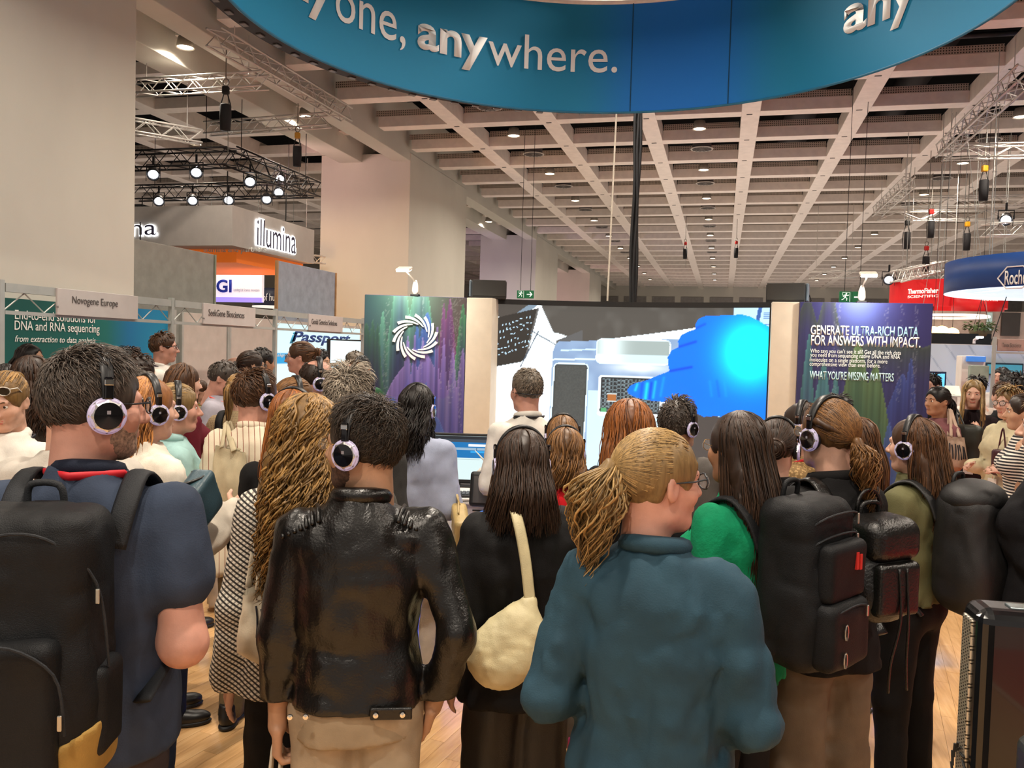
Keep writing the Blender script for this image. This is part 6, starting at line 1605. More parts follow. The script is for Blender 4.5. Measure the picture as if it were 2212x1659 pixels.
def glasses(rec, m, rimless=False, up=False, lens=None):
    """rims, bridge and temples on the face (or pushed up on the hair)"""
    me = MB(); z0, y0 = (.004, .108) if not up else (.075, .085)
    for q in (-1, 1):
        cx = q * .033
        me.tube([(cx + .025 * math.cos(a) * (1 if abs(math.cos(a)) < .8 else .97), y0 - .006 * (math.cos(a) * q > .5), z0 + .019 * math.sin(a)) for a in [k * math.pi / 9 for k in range(18)]], .0022 if not rimless else .0011, 6, True)
        me.tube([(q * .057, y0 - .008, z0 + .008), (q * .076, .05, z0 + .006), (q * .081, -.01, z0 + (.006 if not up else -.05))], .0022 if not rimless else .0012, 6)
    me.tube([(-.009, y0 + .002, z0 + .004), (0, y0 + .004, z0 + .008), (.009, y0 + .002, z0 + .004)], .0018, 6)
    o = child_head(rec, 'eyeglasses', me, m)
    for q in (-1, 1):
        l = MB().lathe([(.0001, 0), (.024, 0)], 18, (0, 0, 0), Matrix.Rotation(math.pi / 2, 3, 'X')); mm = l.mesh('lens')
        for v in mm.vertices: v.co = hl(rec, Vector((v.co.x + q * .033, y0, v.co.z * .78 + z0)))
        link('lens', mm, lens or LENS, o)
def M_lens():
    m = bpy.data.materials.new('spectacle_glass'); t = NT(m); t.b.inputs['Base Color'].default_value = (.9, .95, .95, 1); t.b.inputs['Roughness'].default_value = .05
    t.b.inputs['Alpha'].default_value = .16; return m
LENS = M_lens(); BLKF = mat('frame_black', '111013', .25, coat=.3); GOLD = mat('frame_gold', 'b99458', .25, .9)
def lanyard(rec, m, front=True, badge=True, r=.006):
    H = rec['H']; y = -.018; z = .845 * H
    pts = [(-.03, .11, .60 * H), (-.052, .085 + .02, .74 * H), (-.072, .045, .825 * H), (-.092, -.04, .845 * H), (0, -.113, .846 * H), (.092, -.04, .845 * H), (.072, .045, .825 * H), (.052, .105, .74 * H), (.03, .12, .62 * H), (.0, .14, .585 * H)]
    sp = []
    for i in range(len(pts) - 1):
        for k in range(4):
            f = k / 4; sp.append(tuple(Vector(pts[i]).lerp(Vector(pts[i + 1]), f)))
    sp.append(pts[-1])
    MB().tube(sp, r, 6, flat=.35).build('lanyard', m, rec['t'], True)
    if badge: MB().rbox((0, .152, .56 * H), (.075, .004, .1), .002).build('badge', mat('badge_white', 'dcd8d0', .5), rec['t'])
# ---- headphones
def headphone_proto():
    t = empty('headphones'); n = 26
    band = MB(); V = []; F = []
    path = []
    for k in range(n + 1):
        a = math.radians(-8 + 196 * k / n); path.append(Vector((.094 * math.cos(a), -.004, .018 + .116 * math.sin(a))))
    for k, p in enumerate(path):
        a = math.radians(-8 + 196 * k / n); nn = Vector((math.cos(a), 0, math.sin(a))); wv = Vector((0, 1, 0)); e = math.sin(math.pi * k / n); ww = .011 + .006 * e; th = .0035 + .0035 * e
        for j in range(8):
            g = 2 * math.pi * j / 8; V.append(p + nn * (th * math.sin(g)) + wv * (ww * max(-1, min(1, 1.25 * math.cos(g)))))
    for k in range(n):
        for j in range(8): F.append((k * 8 + j, k * 8 + (j + 1) % 8, k * 8 + 8 + (j + 1) % 8, k * 8 + 8 + j))
    band.add(V, F); band.build('headband', mat('headband_black', '121214', .38), t, True)
    silver = mat('cup_silver', 'c9c6c4', .22, .85, var=.02); gl = mat('cup_gloss', '0c0b0f', .12, coat=.5); chrome = mat('chrome', 'dcdcdc', .12, 1.0, var=0); foam = mat('cup_foam', '0e0e10', .7)
    glow = mat('cup_led', 'c3bdd0', .22, var=0, emit='a79cff', estr=.1)
    for q in (-1, 1):
        R = Matrix.Rotation(q * math.pi / 2, 3, 'Y'); cx = q * .082
        MB().rbox((q * .096, -.004, .045), (.010, .018, .05), .003).build('slider', gl, t)
        MB().rbox((q * .0985, -.004, .058), (.008, .0205, .014), .002).build('clip', chrome, t)
        for s in (-1, 1): MB().tube([(q * .097, -.004 + s * .006, .022), (q * .097, -.004 + s * .007, -.012 + .036)], .0022, 6).build('yoke', chrome, t)
        cup = MB().lathe([(.030, 0.0), (.040, .004), (.0405, .012), (.036, .018), (.030, .020)], 8, (cx + q * .0, -.004, -.016), R).build('ear_cup', silver, t)
        MB().lathe([(.026, .019), (.030, .0205), (.0001, .0225)], 22, (cx, -.004, -.016), R).build('cap', gl, cup)
        MB().lathe([(.0325, .0185), (.037, .0175), (.0385, .013), (.0415, .0125), (.0415, .0085), (.039, .008)], 24, (cx, -.004, -.016), R).build('led_ring', glow, cup)
        MB().lathe([(.018, -.012), (.034, -.012), (.0385, -.004), (.036, .003)], 22, (cx, -.004, -.016), R).build('cushion', foam, cup, True)
        MB().box((q * .1045, -.004, -.008), (.0006, .008, .008)).build('logo_mark', mat('logo_grey', '8d8a92', .4), cup)
    return t
HPP = headphone_proto(); hpf = [True]
def headphones(rec, whose, tilt=0.0, z=0.0, on=1.0):
    o = HPP if hpf[0] else copy_tree(HPP); hpf[0] = False
    M = Matrix.Translation(rec['loc']) @ Matrix.Rotation(rec['rz'], 4, 'Z') @ Matrix.Translation(rec['hc']) @ Matrix(rec['Rh']).to_4x4() @ Matrix.Rotation(tilt, 4, 'X') @ Matrix.Scale(rec['hs'] * 1.02, 4) @ Matrix.Translation((0, 0.0, z + .002))
    o.matrix_world = M
    tag(o, f'silver and black headphones worn by {whose}', 'headphones', 'glowing silent-presentation headphones')
    return o
def wear(rec, name, label, cat, group=None):
    return thing(name, label, cat, rec['loc'], rec['rz'], group)
def sdf_part(name, parent, m, lo, hi, res, fn, smooth=True):
    f = Field(lo, hi, res); fn(f); V, F = f.surf(); return link(name, fast_mesh(name, V, F, smooth), m, parent)
def strap_pts(rec, q, off=.0, low=.58):
    """over the shoulder, down the chest, back under the arm"""
    H = rec['H']; W = rec['W']; x = q * W * .62
    return [(x * .9, -.145 - off, .76 * H), (x, -.112, .812 * H), (x, -.035, .846 * H), (x * 1.02, .055, .822 * H), (x * 1.08, .112, .75 * H), (x * 1.25, .11, .68 * H), (x * 1.5, .02, .61 * H), (x * 1.35, -.12, low * H)]
def smooth_path(pts, k=5):
    P = [Vector(p) for p in pts]; out = []
    for i in range(len(P) - 1):
        a, b, c, d = P[max(0, i - 1)], P[i], P[i + 1], P[min(len(P) - 1, i + 2)]
        for j in range(k):
            t = j / k; out.append(0.5 * ((2 * b) + (c - a) * t + (2 * a - 5 * b + 4 * c - d) * t * t + (3 * b - a - 3 * c + d) * t ** 3))
    out.append(P[-1]); return out
def ribbon(pts, w, th, normal=None):
    """flat strap along pts: tube squashed"""
    return MB().tube(pts, w, 8, flat=th / w, upv=normal)
# ================================================================== PEOPLE: the crowd
C = cloth
BLK = C('black', '0d0c0d'); JEANB = C('black_trouser', '100f10'); NAVYJ = C('dark_denim', '1b2436'); WHT = C('white', 'd9d4cb'); KHAKI = C('khaki', '6f5f45')
def lp(rec, px, py, d):
    """sight point at distance d, in the wearer's own frame"""
    return Matrix.Rotation(-rec['rz'], 3, 'Z') @ (at(px, py, d) - rec['loc'])
SH = lambda n=1000, ln=.03, lift=.3, mess=.25, **k: dict(style='short', n=n, len=ln, lift=lift, mess=mess, r=k.pop('r', .0026), seg=5, **k)
LG = lambda n=320, L=.3, r=.0045, seg=18, **k: dict(style='long', n=n, L=L, r=r, seg=seg, **k)
# ---------- nearest row
p1 = person('man in a navy polo shirt with black glasses and grey stubble, filling the left edge', (200, 755, 2.0), -24, -74, male=True, skin='pink', hcol='pepper', hair=SH(3000, .032, .28, .28, k=.011, r=.0017), beard='silver', fat=1.06, build=1.05, hpitch=-.02,
            top=dict(mat=C('navy_polo', '323c4e'), sl='short', len=.47, loose=.018, collar='fold', cmat=C('navy_collar', '151b2a'), wr=.8, slen=.5), bot=dict(mat=C('grey_denim', '3a3438')), arms=('bent', ((.15, -.14, -1), (-.62, .75, .02))), armk=1.22)
glasses(p1, BLKF); headphones(p1, 'the man in the navy polo shirt'); lanyard(p1, mat('lanyard_red', 'c41f2b', .5, var=.02), r=.011)
p2 = person('man in a black leather biker jacket and beige jeans', (785, 862, 2.3), -4, 58, male=True, skin='olive', hcol='wavy', hair=SH(3200, .044, .22, .2, wave=.004, r=.0016, sweep=20, k=.010), beard='darkbrown',
            top=dict(mat=C('leather', '0f0d0b', .30, .15, .3, 160), len=.512, loose=.022, name='jacket', collar='band', csz=.024, wr=1.0, fine=.8), bot=dict(mat=C('beige_jeans', 'a59680'), thigh=.058, knee=.05, hem=.045), arms=('grip', 'pocket'), curl=(1.4, .3))
headphones(p2, 'the man in the leather jacket'); glasses(p2, GOLD, True)
H = p2['H']; lt = C('leather', '')
for q in (-1, 1):                                                     # quilted shoulder pads, hem tab with studs
    for k in range(7):
        a = Vector((q * (.105 + .016 * k), -.090 + .004 * k, .815 * H - .008 * k)); b = Vector((q * (.120 + .016 * k), .0, .832 * H - .012 * k))
        MB().tube([a, (a + b) / 2 + Vector((0, 0, .009)), b], .006, 8).build('quilted_rib', lt, p2['t'], True)
tabs = MB().rbox((.10, -.155, .522 * H), (.11, .012, .032), .004).build('hem_tab', lt, p2['t'])
for x in (.06, .13, -.12, -.16): MB().lathe([(.0001, .005), (.007, .004), (.008, 0)], 12, (x, -.163, .522 * H), Matrix.Rotation(math.pi / 2, 3, 'X')).build('stud', MATS['chrome'], tabs)
sdf_part('shirt_tail', p2['t'], C('beige_shirt', '9c8c74'), (-.25, -.2, .44 * H), (.25, .2, .56 * H), .012, lambda f: (f.loft([.455 * H, .50 * H, .54 * H], [.172, .172, .165], [.128, .132, .125]), f.noise(.006, (10, 10, 6))))
p3 = person('woman with very long curly golden-brown hair in a black and white knit', (668, 856, 2.62), 4, -12, hcol='blond', hair=dict(style='curly', n=720, L=.47, seg=34, wave=.015, freq=46, vol=.05, r=.0042, k=.02, front=55, spread=.35, off=.07, sides=3),
            top=dict(mat=cloth_pat('houndstooth', 'knit', 'cfc8ba', '24211f', 62), len=.455, loose=.035, name='cardigan', wr=.8), bot=dict(mat=JEANB, thigh=.058, knee=.055, hem=.062), arms=('down', 'down'))
headphones(p3, 'the woman with golden curls')
p4 = person('woman in a teal-blue blazer with a loose blond ponytail and glasses, large in front', (1425, 925, 1.9), -6, -58, hcol='fair', hair=dict(style='pony', n=2200, L=.27, tail=420, tie=8, tw=.062, wave=.014, r=.0019, seg=16, swing=-.04, sides=3), skin='pink',
            top=dict(mat=C('teal_blazer', '284351', .75), len=.42, loose=.034, name='blazer', collar='fold', wr=1.6, fine=.85), bot=dict(mat=JEANB), arms=(((.24, -.15, -.95), (-.45, .85, -.1)), ((.26, -.08, -.95), (-.45, .85, -.12))), face=True)
glasses(p4, mat('frame_tort', '2c3338', .3))
# ---------- second row
p5 = person('woman in a black blazer with dark shoulder-length hair and a cream strap', (1132, 925, 2.75), 16, 8, hcol='darkbrown', hair=LG(820, .21, .0028, 16, vol=.016, wave=.004, freq=10, spread=.5), top=dict(mat=C('black_blazer', '0e0d0e', .7), len=.44, loose=.03, name='blazer', wr=1.3),
            bot=dict(mat=C('black_satin', '14100d', .45), thigh=.06, knee=.06, hem=.066), arms=('loose', 'bent'))
headphones(p5, 'the woman in the black blazer with the cream bag')
p6 = person('woman in a green sweater with long straight dark hair', (1606, 886, 2.65), 56, 44, hcol='darkbrown', skin='tan', hair=LG(850, .40, .0027, 16, wave=.003, freq=9, vol=.006, front=88), top=dict(mat=C('green_knit', '0b7a52', .9, .15, .5, 90), len=.49, loose=.022), bot=dict(mat=JEANB, thigh=.056, knee=.05, hem=.05), arms=('bent', 'loose'), face=True)
glasses(p6, GOLD, True)
p7 = person('woman in a black blazer and wide grey trousers with a braided blond ponytail', (1800, 860, 2.85), 42, 48, hcol='midbrown', hair=dict(style='pony', n=1600, L=.24, tail=300, tie=-22, tw=.038, wave=.012, r=.0019, seg=16, swing=.05, sides=3), top=dict(mat=C('black_wool', '0f0e0f', .85), len=.47, loose=.026, name='blazer', collar='fold'),
            bot=dict(mat=C('taupe_trouser', '6b5d4d', .75), thigh=.062, knee=.06, hem=.064), arms=('bent', 'crossed'))
headphones(p7, 'the woman with the braided blond ponytail'); glasses(p7, GOLD, True)
o = child_head(p7, 'braid', MB().tube([(.085 * math.cos(a) * -1, -.02 - .085 * math.sin(a), .055 - .055 * (k / 8)) for k, a in enumerate([i * .2 for i in range(9)])], [.014, .016, .013, .016, .013, .016, .013, .015, .012], 8), hairmat('midbrown'))
p8 = person('woman in an olive shirt and black trousers with long brown hair in a half-up twist', (1985, 900, 3.45), 62, 66, hcol='brown', hair=LG(800, .46, .0029, 18, wave=.009, freq=14, vol=.01, spread=.25, front=92), top=dict(mat=C('olive_shirt', '5c5a3c', .8), len=.53, loose=.026, wr=1.4, name='shirt', collar='fold'),
            bot=dict(mat=JEANB, thigh=.056, knee=.045, hem=.042), arms=('bent', ((.25, -.05, -1), (-.3, .9, -.25))), shoes=('0c0b0d', '0a0a0a'), face=True)
headphones(p8, 'the woman in the olive shirt')
p9 = person('woman in a black sweater and patterned trousers holding a paper cup at the right edge', (2290, 850, 3.1), 84, 82, hcol='fair', hair=SH(500, .05, .2), skin='fair', top=dict(mat=C('black_sweater', '121114', .85), len=.50, loose=.03), bot=dict(mat=cloth_pat('paisley', 'swirl', '0f0e0e', 'c9bfae', 12), thigh=.06, knee=.055, hem=.05), arms=(((.12, -.1, -1), (-.5, .55, .42)), ((.12, -.1, -1), (-.5, .5, .35))), curl=(.9, .9), face=True)
headphones(p9, 'the woman holding a paper cup at the right edge'); lanyard(p9, MATS['lanyard_red'], r=.01)
p10 = person('tall woman with long auburn hair in a black hooded top', (1362, 860, 3.25), 2, 6, hcol='auburn', hair=LG(900, .32, .003, 16, wave=.008, freq=11, vol=.034, spread=.35, part=.15), top=dict(mat=C('black_hoodie', '17161a', .9), len=.46, loose=.03, name='hooded_top'), bot=dict(mat=NAVYJ), arms=('bent', 'bent'))
sdf_part('hood', p10['t'], C('black_hoodie', ''), (-.2, -.24, p10['zs'] - .12), (.2, .02, p10['zs'] + .1), .012, lambda f: f.chain([(-.12, -.06, p10['zs'] + .02), (-.08, -.13, p10['zs'] - .0), (0, -.16, p10['zs'] - .03), (.08, -.13, p10['zs']), (.12, -.06, p10['zs'] + .02)], [.04, .045, .05, .045, .04], .03).noise(.006, 14))
p11 = person('woman with a light brown bob in a red vest over a striped shirt', (1222, 922, 3.75), 4, 6, hcol='midbrown', hair=dict(style='bob', n=520, L=.155, r=.004, seg=18, vol=.02, wave=.008, freq=12, spread=.2, off=.02), top=dict(mat=cloth_pat('red_stripe', 'hstripe', 'd5cfc6', 'b3202c', 46), len=.48, loose=.02, sl='half'), bot=dict(mat=C('grey_jeans', '6d675e')), arms=('bent', 'loose'), shoes=('c23a6a', '2a2226'))
headphones(p11, 'the woman in the red vest')
sdf_part('vest', p11['t'], C('red_vest', 'b8121c'), (-.25, -.2, .46 * p11['H']), (.25, .2, .86 * p11['H']), .014, lambda f: f.loft([.48 * p11['H'], .6 * p11['H'], .72 * p11['H'], .8 * p11['H'], .835 * p11['H']], [.19, .175, .185, .16, .10], [.145, .13, .14, .12, .09]).noise(.005, 12))
p12 = person('woman with straight brown hair in headphones just behind the red vest', (1216, 896, 4.25), 0, 4, hcol='midbrown', hair=LG(360, .26, .0045, 16, vol=.01), top=dict(mat=C('navy_top', '1a2236')), bot=dict(mat=NAVYJ))
headphones(p12, 'the woman just behind the red vest')
p13 = person('presenter in a white shirt with short grey hair in front of the screen', (1141, 794, 4.8), 24, 30, male=True, skin='pink', hcol='grey', hair=SH(1100, .018, .2, .2, k=.007), top=dict(mat=WHT, len=.5, loose=.02, collar='fold'), bot=dict(mat=NAVYJ), arms=('bent', 'bent'))
lanyard(p13, mat('lanyard_black', '1b1820', .5), r=.009)
child_head(p13, 'headset_band', MB().tube([(-.084, .0, -.01), (-.075, -.06, -.012), (-.04, -.105, -.014), (0, -.117, -.014), (.04, -.105, -.014), (.075, -.06, -.012), (.084, 0, -.01)], .0035, 6), BLKF)
p14 = person('woman in a pale blue blazer and white trousers with long black braided curls', (900, 830, 4.35), -14, -18, hcol='black', skin='tan', hair=dict(style='curly', n=420, L=.27, seg=30, wave=.008, freq=28, vol=.018, r=.004, k=.012, front=60), top=dict(mat=C('pale_blazer', '9aa2b8', .75), len=.36, loose=.03, name='blazer', flare=.125), bot=dict(mat=C('white_trouser', 'cfc8be'), thigh=.058, knee=.055, hem=.058), arms=('loose', 'bent'), shoes=('d9d4cc', 'c9c4bc'))
headphones(p14, 'the woman in the pale blue blazer')
MB().tube(smooth_path([(-.10, -.10, p14['zs'] + .06), (-.13, -.15, p14['zs'] - .05), (-.135, -.16, p14['zs'] - .16), (-.13, -.16, p14['zs'] - .26)], 8), [.013 + .004 * math.sin(k * 1.3) for k in range(25)], 8).build('braid', hairmat('midbrown'), p14['t'], True)
p15 = person('man with curly grey hair in a grey jacket in front of the screen', (1466, 864, 4.25), -30, -42, male=True, skin='tan', hcol='pepper', hair=SH(900, .03, .6, .5, k=.014, wave=.004), top=dict(mat=C('grey_jacket', '55504c', .85), len=.47, loose=.03, name='jacket', collar='fold'), bot=dict(mat=NAVYJ))
headphones(p15, 'the man with curly grey hair')
p16 = person('woman with dark hair in a low bun and a black top', (1682, 903, 3.5), 6, -4, hcol='darkbrown', hair=dict(style='bun', n=600, tie=-14, bun=.047, r=.003), top=dict(mat=BLK, len=.5, loose=.02), bot=dict(mat=NAVYJ))
headphones(p16, 'the woman with the low dark bun')
p17 = person('woman in a tan teddy jacket seen in profile beside the navy artwork', (1742, 868, 3.95), 72, 76, hcol='darkbrown', hair=LG(360, .18, .004, 16, wave=.008, vol=.01, front=92), top=dict(mat=cloth_pat('teddy', 'teddy', 'a8895a', '7a5f38', 70), len=.5, loose=.03, name='jacket'), bot=dict(mat=NAVYJ), arms=('up', 'bent'), face=True)
headphones(p17, 'the woman in the tan teddy jacket'); lanyard(p17, MATS['lanyard_red'], r=.008)
p18 = person('person whose black hair just shows behind the braided blond ponytail', (1812, 852, 4.6), 0, 0, hcol='black', hair=SH(350, .03), top=dict(mat=C('grey_top', '4a4748')), bot=dict(mat=NAVYJ))
p48 = person('woman in a brown jacket holding a coffee cup behind the leather backpack', (1858, 900, 4.3), 58, 60, hcol='brown', hair=LG(280, .34, .0045, 14, vol=.01), top=dict(mat=C('brown_jacket', '3a2a24', .7), loose=.03, name='jacket'), bot=dict(mat=NAVYJ), arms=('cup', 'bent'), curl=(1.0, .4))
# ---------- left middle group
p19 = person('woman with long straight reddish-brown hair and a black top', (632, 840, 3.35), -14, -22, hcol='auburn', hair=LG(520, .42, .0036, 20, wave=.003, vol=.01), top=dict(mat=BLK, len=.5), bot=dict(mat=JEANB))
headphones(p19, 'the woman with straight reddish-brown hair')
p20 = person('man in a cream shirt with thin brown stripes', (553, 798, 3.95), -24, -58, male=True, skin='pink', hcol='brown', hair=SH(1000, .03, .35, .3), top=dict(mat=cloth_pat('stripe_shirt', 'vstripe', 'd6cab2', '8a4f3c', 36), len=.44, loose=.035, collar='fold', wr=1.3), bot=dict(mat=KHAKI), arms=('down', 'bent'))
headphones(p20, 'the man in the striped cream shirt')
p21 = person('woman in a tan check blazer and white trousers with a long blond ponytail', (517, 806, 5.7), -18, -30, hcol='blond', hair=dict(style='pony', n=420, L=.32, tail=130, tie=22, tw=.03, wave=.003, r=.0045, seg=14), top=dict(mat=cloth_pat('check_blazer', 'check', 'a08a68', '7d6a4e', 90), len=.48, loose=.024, name='blazer'), bot=dict(mat=C('cream_trouser', 'd8c9b6'), thigh=.06, knee=.062, hem=.068), shoes=('17181c', 'cfcabf'))
headphones(p21, 'the woman in the tan check blazer')
p22 = person('bald man with dark fringe of hair and headphones in a dark shirt', (684, 774, 5.0), -58, -84, male=True, skin='pink', hcol='darkbrown', hair=SH(500, .012, .15, .2, bald=True, k=.004), top=dict(mat=C('dark_plum', '231a20')), bot=dict(mat=JEANB))
headphones(p22, 'the bald man')
p23 = person('man with thick wavy grey hair seen from behind', (755, 798, 3.45), -16, -20, male=True, skin='pink', hcol='silver', hair=SH(1300, .05, .4, .35, wave=.004, k=.016), top=dict(mat=C('charcoal_knit', '3a3836', .9), loose=.02), bot=dict(mat=JEANB), fat=1.1)
headphones(p23, 'the man with thick wavy grey hair')
p24 = person('woman with brown hair and glasses turned to the screen beside the bald man', (634, 814, 4.4), -55, -72, hcol='midbrown', hair=dict(style='pony', n=420, L=.15, tail=80, tie=-15, r=.004, seg=12), top=dict(mat=C('rust_top', '5a3428')), bot=dict(mat=JEANB), face=True)
headphones(p24, 'the brown-haired woman beside the bald man'); glasses(p24, GOLD, True)
p25 = person('woman with light brown hair squeezed between the golden curls and the leather jacket', (742, 868, 2.95), -6, -4, hcol='blond', hair=LG(320, .22, .004, 14, wave=.006), top=dict(mat=C('grey_wool', '4d4a44', .9)), bot=dict(mat=JEANB))
p34 = person('woman in a mint shirt holding a phone, blond hair in a low bun', (376, 826, 4.0), -82, -86, hcol='fair', hair=dict(style='bun', n=700, tie=-10, bun=.03, r=.0032), skin='pink', top=dict(mat=C('mint_shirt', '93b5b3'), loose=.03, collar='fold'), bot=dict(mat=NAVYJ), arms=('phone', 'phone'), curl=(.9, .9), face=True)
headphones(p34, 'the woman holding a phone')
p35 = person('red-haired woman in a white puff-sleeved blouse', (312, 812, 3.15), -56, -66, hcol='ginger', hair=LG(420, .20, .0036, 16, wave=.004, vol=.004, front=88), top=dict(mat=C('white_blouse', 'd8cfc0', .75), loose=.04, wr=1.8, name='blouse'), bot=dict(mat=NAVYJ), arms=('bent', ((.25, .15, -1), (-.1, .85, .45))), face=True)
headphones(p35, 'the red-haired woman')
p38 = person('woman in a white shirt with sunglasses pushed up on her hair at the left edge', (18, 802, 3.5), 150, 158, hcol='blond', hair=dict(style='bun', n=600, tie=20, bun=.03, r=.003), top=dict(mat=WHT, collar='fold', loose=.025), bot=dict(mat=JEANB), arms=('bent', 'bent'), hpitch=-.25, face=True)
glasses(p38, mat('frame_white', 'd8d4cc', .3), up=True, lens=mat('sun_lens', '2a2624', .2)); lanyard(p38, MATS['lanyard_black'], r=.009)
p39 = person('person in a pale grey shirt with brown hair behind the man in navy', (150, 790, 2.75), -24, -28, male=True, hcol='brown', hair=SH(400, .03), top=dict(mat=C('pale_grey_shirt', 'b5aea4'), loose=.03, wr=1.5), bot=dict(mat=JEANB))
p40 = person('woman with a mass of dark brown wavy hair behind the sunglasses wearer', (70, 772, 4.3), 30, 30, hcol='darkbrown', hair=dict(style='curly', n=320, L=.26, seg=22, wave=.01, freq=20, vol=.03, r=.006, k=.02), top=dict(mat=C('taupe_top', '5c554c')), bot=dict(mat=JEANB))
p40b = person('person with black hair at the left edge behind the crowd', (12, 786, 5.6), 0, 0, hcol='black', hair=LG(160, .2, .007, 10, vol=.02), top=dict(mat=BLK), bot=dict(mat=JEANB))
p41 = person('woman with black hair standing at the teal booth wall', (62, 742, 7.2), -130, -120, hcol='black', skin='olive', hair=LG(160, .16, .007, 10, front=80), top=dict(mat=WHT), bot=dict(mat=JEANB), face=True)
for px, py, d, lab, hc_ in ((258, 748, 7.0, 'person with short dark hair in front of the teal wall', 'black'), (281, 750, 7.4, 'person with dark hair close behind another at the teal wall', 'darkbrown'), (300, 766, 5.8, 'dark-haired visitor just right of the man in navy', 'darkbrown'), (292, 795, 4.3, 'grey-haired visitor half hidden by the red-haired woman', 'pepper')):
    person(lab, (px, py, d), -40, -50, male=True, skin='olive', hcol=hc_, hair=SH(300, .035, .3, .3, r=.004), top=dict(mat=C('grey_top', '4a4748')), bot=dict(mat=JEANB))
p33 = person('man in a grey T-shirt with a molecule print, looking down', (478, 780, 6.3), -112, -104, male=True, skin='pink', hcol='pepper', hair=SH(500, .025, .3, .3, r=.0035), top=dict(mat=C('grey_tee', '9c98a2'), sl='short', loose=.025), bot=dict(mat=KHAKI), arms=('down', 'bent'), hpitch=-.32, face=True)
lanyard(p33, mat('lanyard_coral', 'd8584f', .5), r=.011, badge=False)
for a, b in ((0, 0), (.035, .01), (.02, -.03), (.055, -.025), (.04, -.06), (.0, -.055)):
    MB().tube([(-.05 + a + .012 * math.cos(k), .152, .69 * p33['H'] + b + .012 * math.sin(k)) for k in [i * .7 for i in range(9)]], .0025, 5, True).build('printed_ring', BLKF, p33['t'])
p36 = person('woman with sleek brown hair in a fringe and a dark red sleeve', (393, 784, 5.3), -62, -66, hcol='brown', hair=LG(300, .2, .005, 14, vol=.008, front=55), top=dict(mat=C('dark_red', '5a1420')), bot=dict(mat=JEANB), face=True)
p36b = person('woman in a leopard-print dress with a yellow lanyard', (428, 818, 8.2), -85, -85, hcol='brown', hair=LG(160, .18, .007, 10), top=dict(mat=cloth_pat('leopard', 'leopard', 'a39a78', '2c271c', 62), len=.14, loose=.02, name='dress', flare=.13, sl='long'), arms=('bent', 'bent'), shoes=('15130f', '15130f'), face=True)
lanyard(p36b, mat('lanyard_yellow', 'd3b23c', .5), r=.009)
p37 = person('tall man in a white shirt with glasses looking along the booths', (350, 717, 7.6), -100, -98, male=True, skin='pink', hcol='brown', hair=SH(500, .03, .3, .25, r=.0035), top=dict(mat=WHT, collar='fold', loose=.03), bot=dict(mat=NAVYJ), arms=('down', 'down'), face=True)
glasses(p37, BLKF); lanyard(p37, mat('lanyard_plum', '3b1c33', .5), r=.008)
p26 = person('tall woman with a tight dark bun and glasses facing the beige booth', (654, 737, 6.8), 78, 82, hcol='brown', hair=dict(style='bun', n=420, tie=10, bun=.03, r=.0045), skin='pink', top=dict(mat=C('white_top', 'cfc9c2')), bot=dict(mat=JEANB), face=True)
glasses(p26, BLKF)
p27 = person('man with thick black hair in the lit cyan booth', (689, 755, 8.8), -125, -120, male=True, skin='olive', hcol='black', hair=SH(350, .03, .3, .3, r=.005), top=dict(mat=BLK), bot=dict(mat=JEANB), face=True)
p28 = person('grey-haired man in a beige shirt looking at the booth monitor', (767, 757, 9.6), -60, -70, male=True, skin='tan', hcol='grey', hair=SH(350, .02, .2, .2, r=.005), top=dict(mat=C('beige_top', 'a99c86'), collar='fold'), bot=dict(mat=JEANB))
p29 = person('smiling dark-haired woman half hidden by the swirl artwork panel', (783, 768, 8.6), 165, 160, skin='tan', hcol='black', hair=dict(style='bun', n=250, tie=10, bun=.03, r=.005), top=dict(mat=C('green_top', '2f5a3c')), bot=dict(mat=JEANB), face=True)
p29b = person('bald visitor with headphones in front of the booth monitor', (748, 781, 6.2), -20, -20, male=True, skin='pink', hcol='darkbrown', hair=SH(200, .01, .1, .2, bald=True, k=.003), top=dict(mat=C('dark_plum', '')), bot=dict(mat=JEANB))
p30 = person('woman with a dark ponytail and glasses beside the beige booth', (540, 757, 6.9), -66, -72, hcol='darkbrown', hair=dict(style='pony', n=350, L=.14, tail=60, tie=0, r=.0045, seg=12), skin='olive', top=dict(mat=C('navy_top', ''), collar='fold'), bot=dict(mat=JEANB), face=True)
glasses(p30, BLKF)
p31 = person('man with short black hair in a tan jacket with a dark strap', (564, 750, 7.4), -48, -55, male=True, skin='tan', hcol='black', hair=SH(350, .015, .2, .2, r=.004), top=dict(mat=C('tan_jacket', 'a3916c'), loose=.03, name='jacket'), bot=dict(mat=JEANB))
p32 = person('bald brown-skinned man with glasses behind the dark ponytail', (507, 769, 8.2), -70, -70, male=True, skin='brown', top=dict(mat=C('navy_top', '')), bot=dict(mat=JEANB), hair=None, face=True)
glasses(p32, BLKF)
# ---------- across the aisle
p43 = person('woman in a mauve T-shirt with a black ponytail and a cream shoulder strap', (2030, 834, 6.8), 128, 135, hcol='black', skin='tan', hair=dict(style='pony', n=400, L=.26, tail=120, tie=0, tw=.035, wave=.006, r=.0045, seg=14), top=dict(mat=C('mauve_tee', '7a4d50'), sl='short', loose=.02), bot=dict(mat=JEANB), arms=('bent', 'bent'), face=True, group='visitors across the aisle')
p44 = person('woman with long straight blond hair in a dark plum sweater and yellow lanyard', (2104, 820, 7.2), 176, 180, hcol='fair', hair=LG(320, .27, .005, 16, vol=.008, front=48, fwd=.10, wave=.003), top=dict(mat=C('plum_sweater', '1f1317', .85)), bot=dict(mat=JEANB), arms=('up', 'down'), curl=(1.0, .4), face=True, group='visitors across the aisle')
lanyard(p44, mat('lanyard_pale_yellow', 'd9c27a', .5), r=.008)
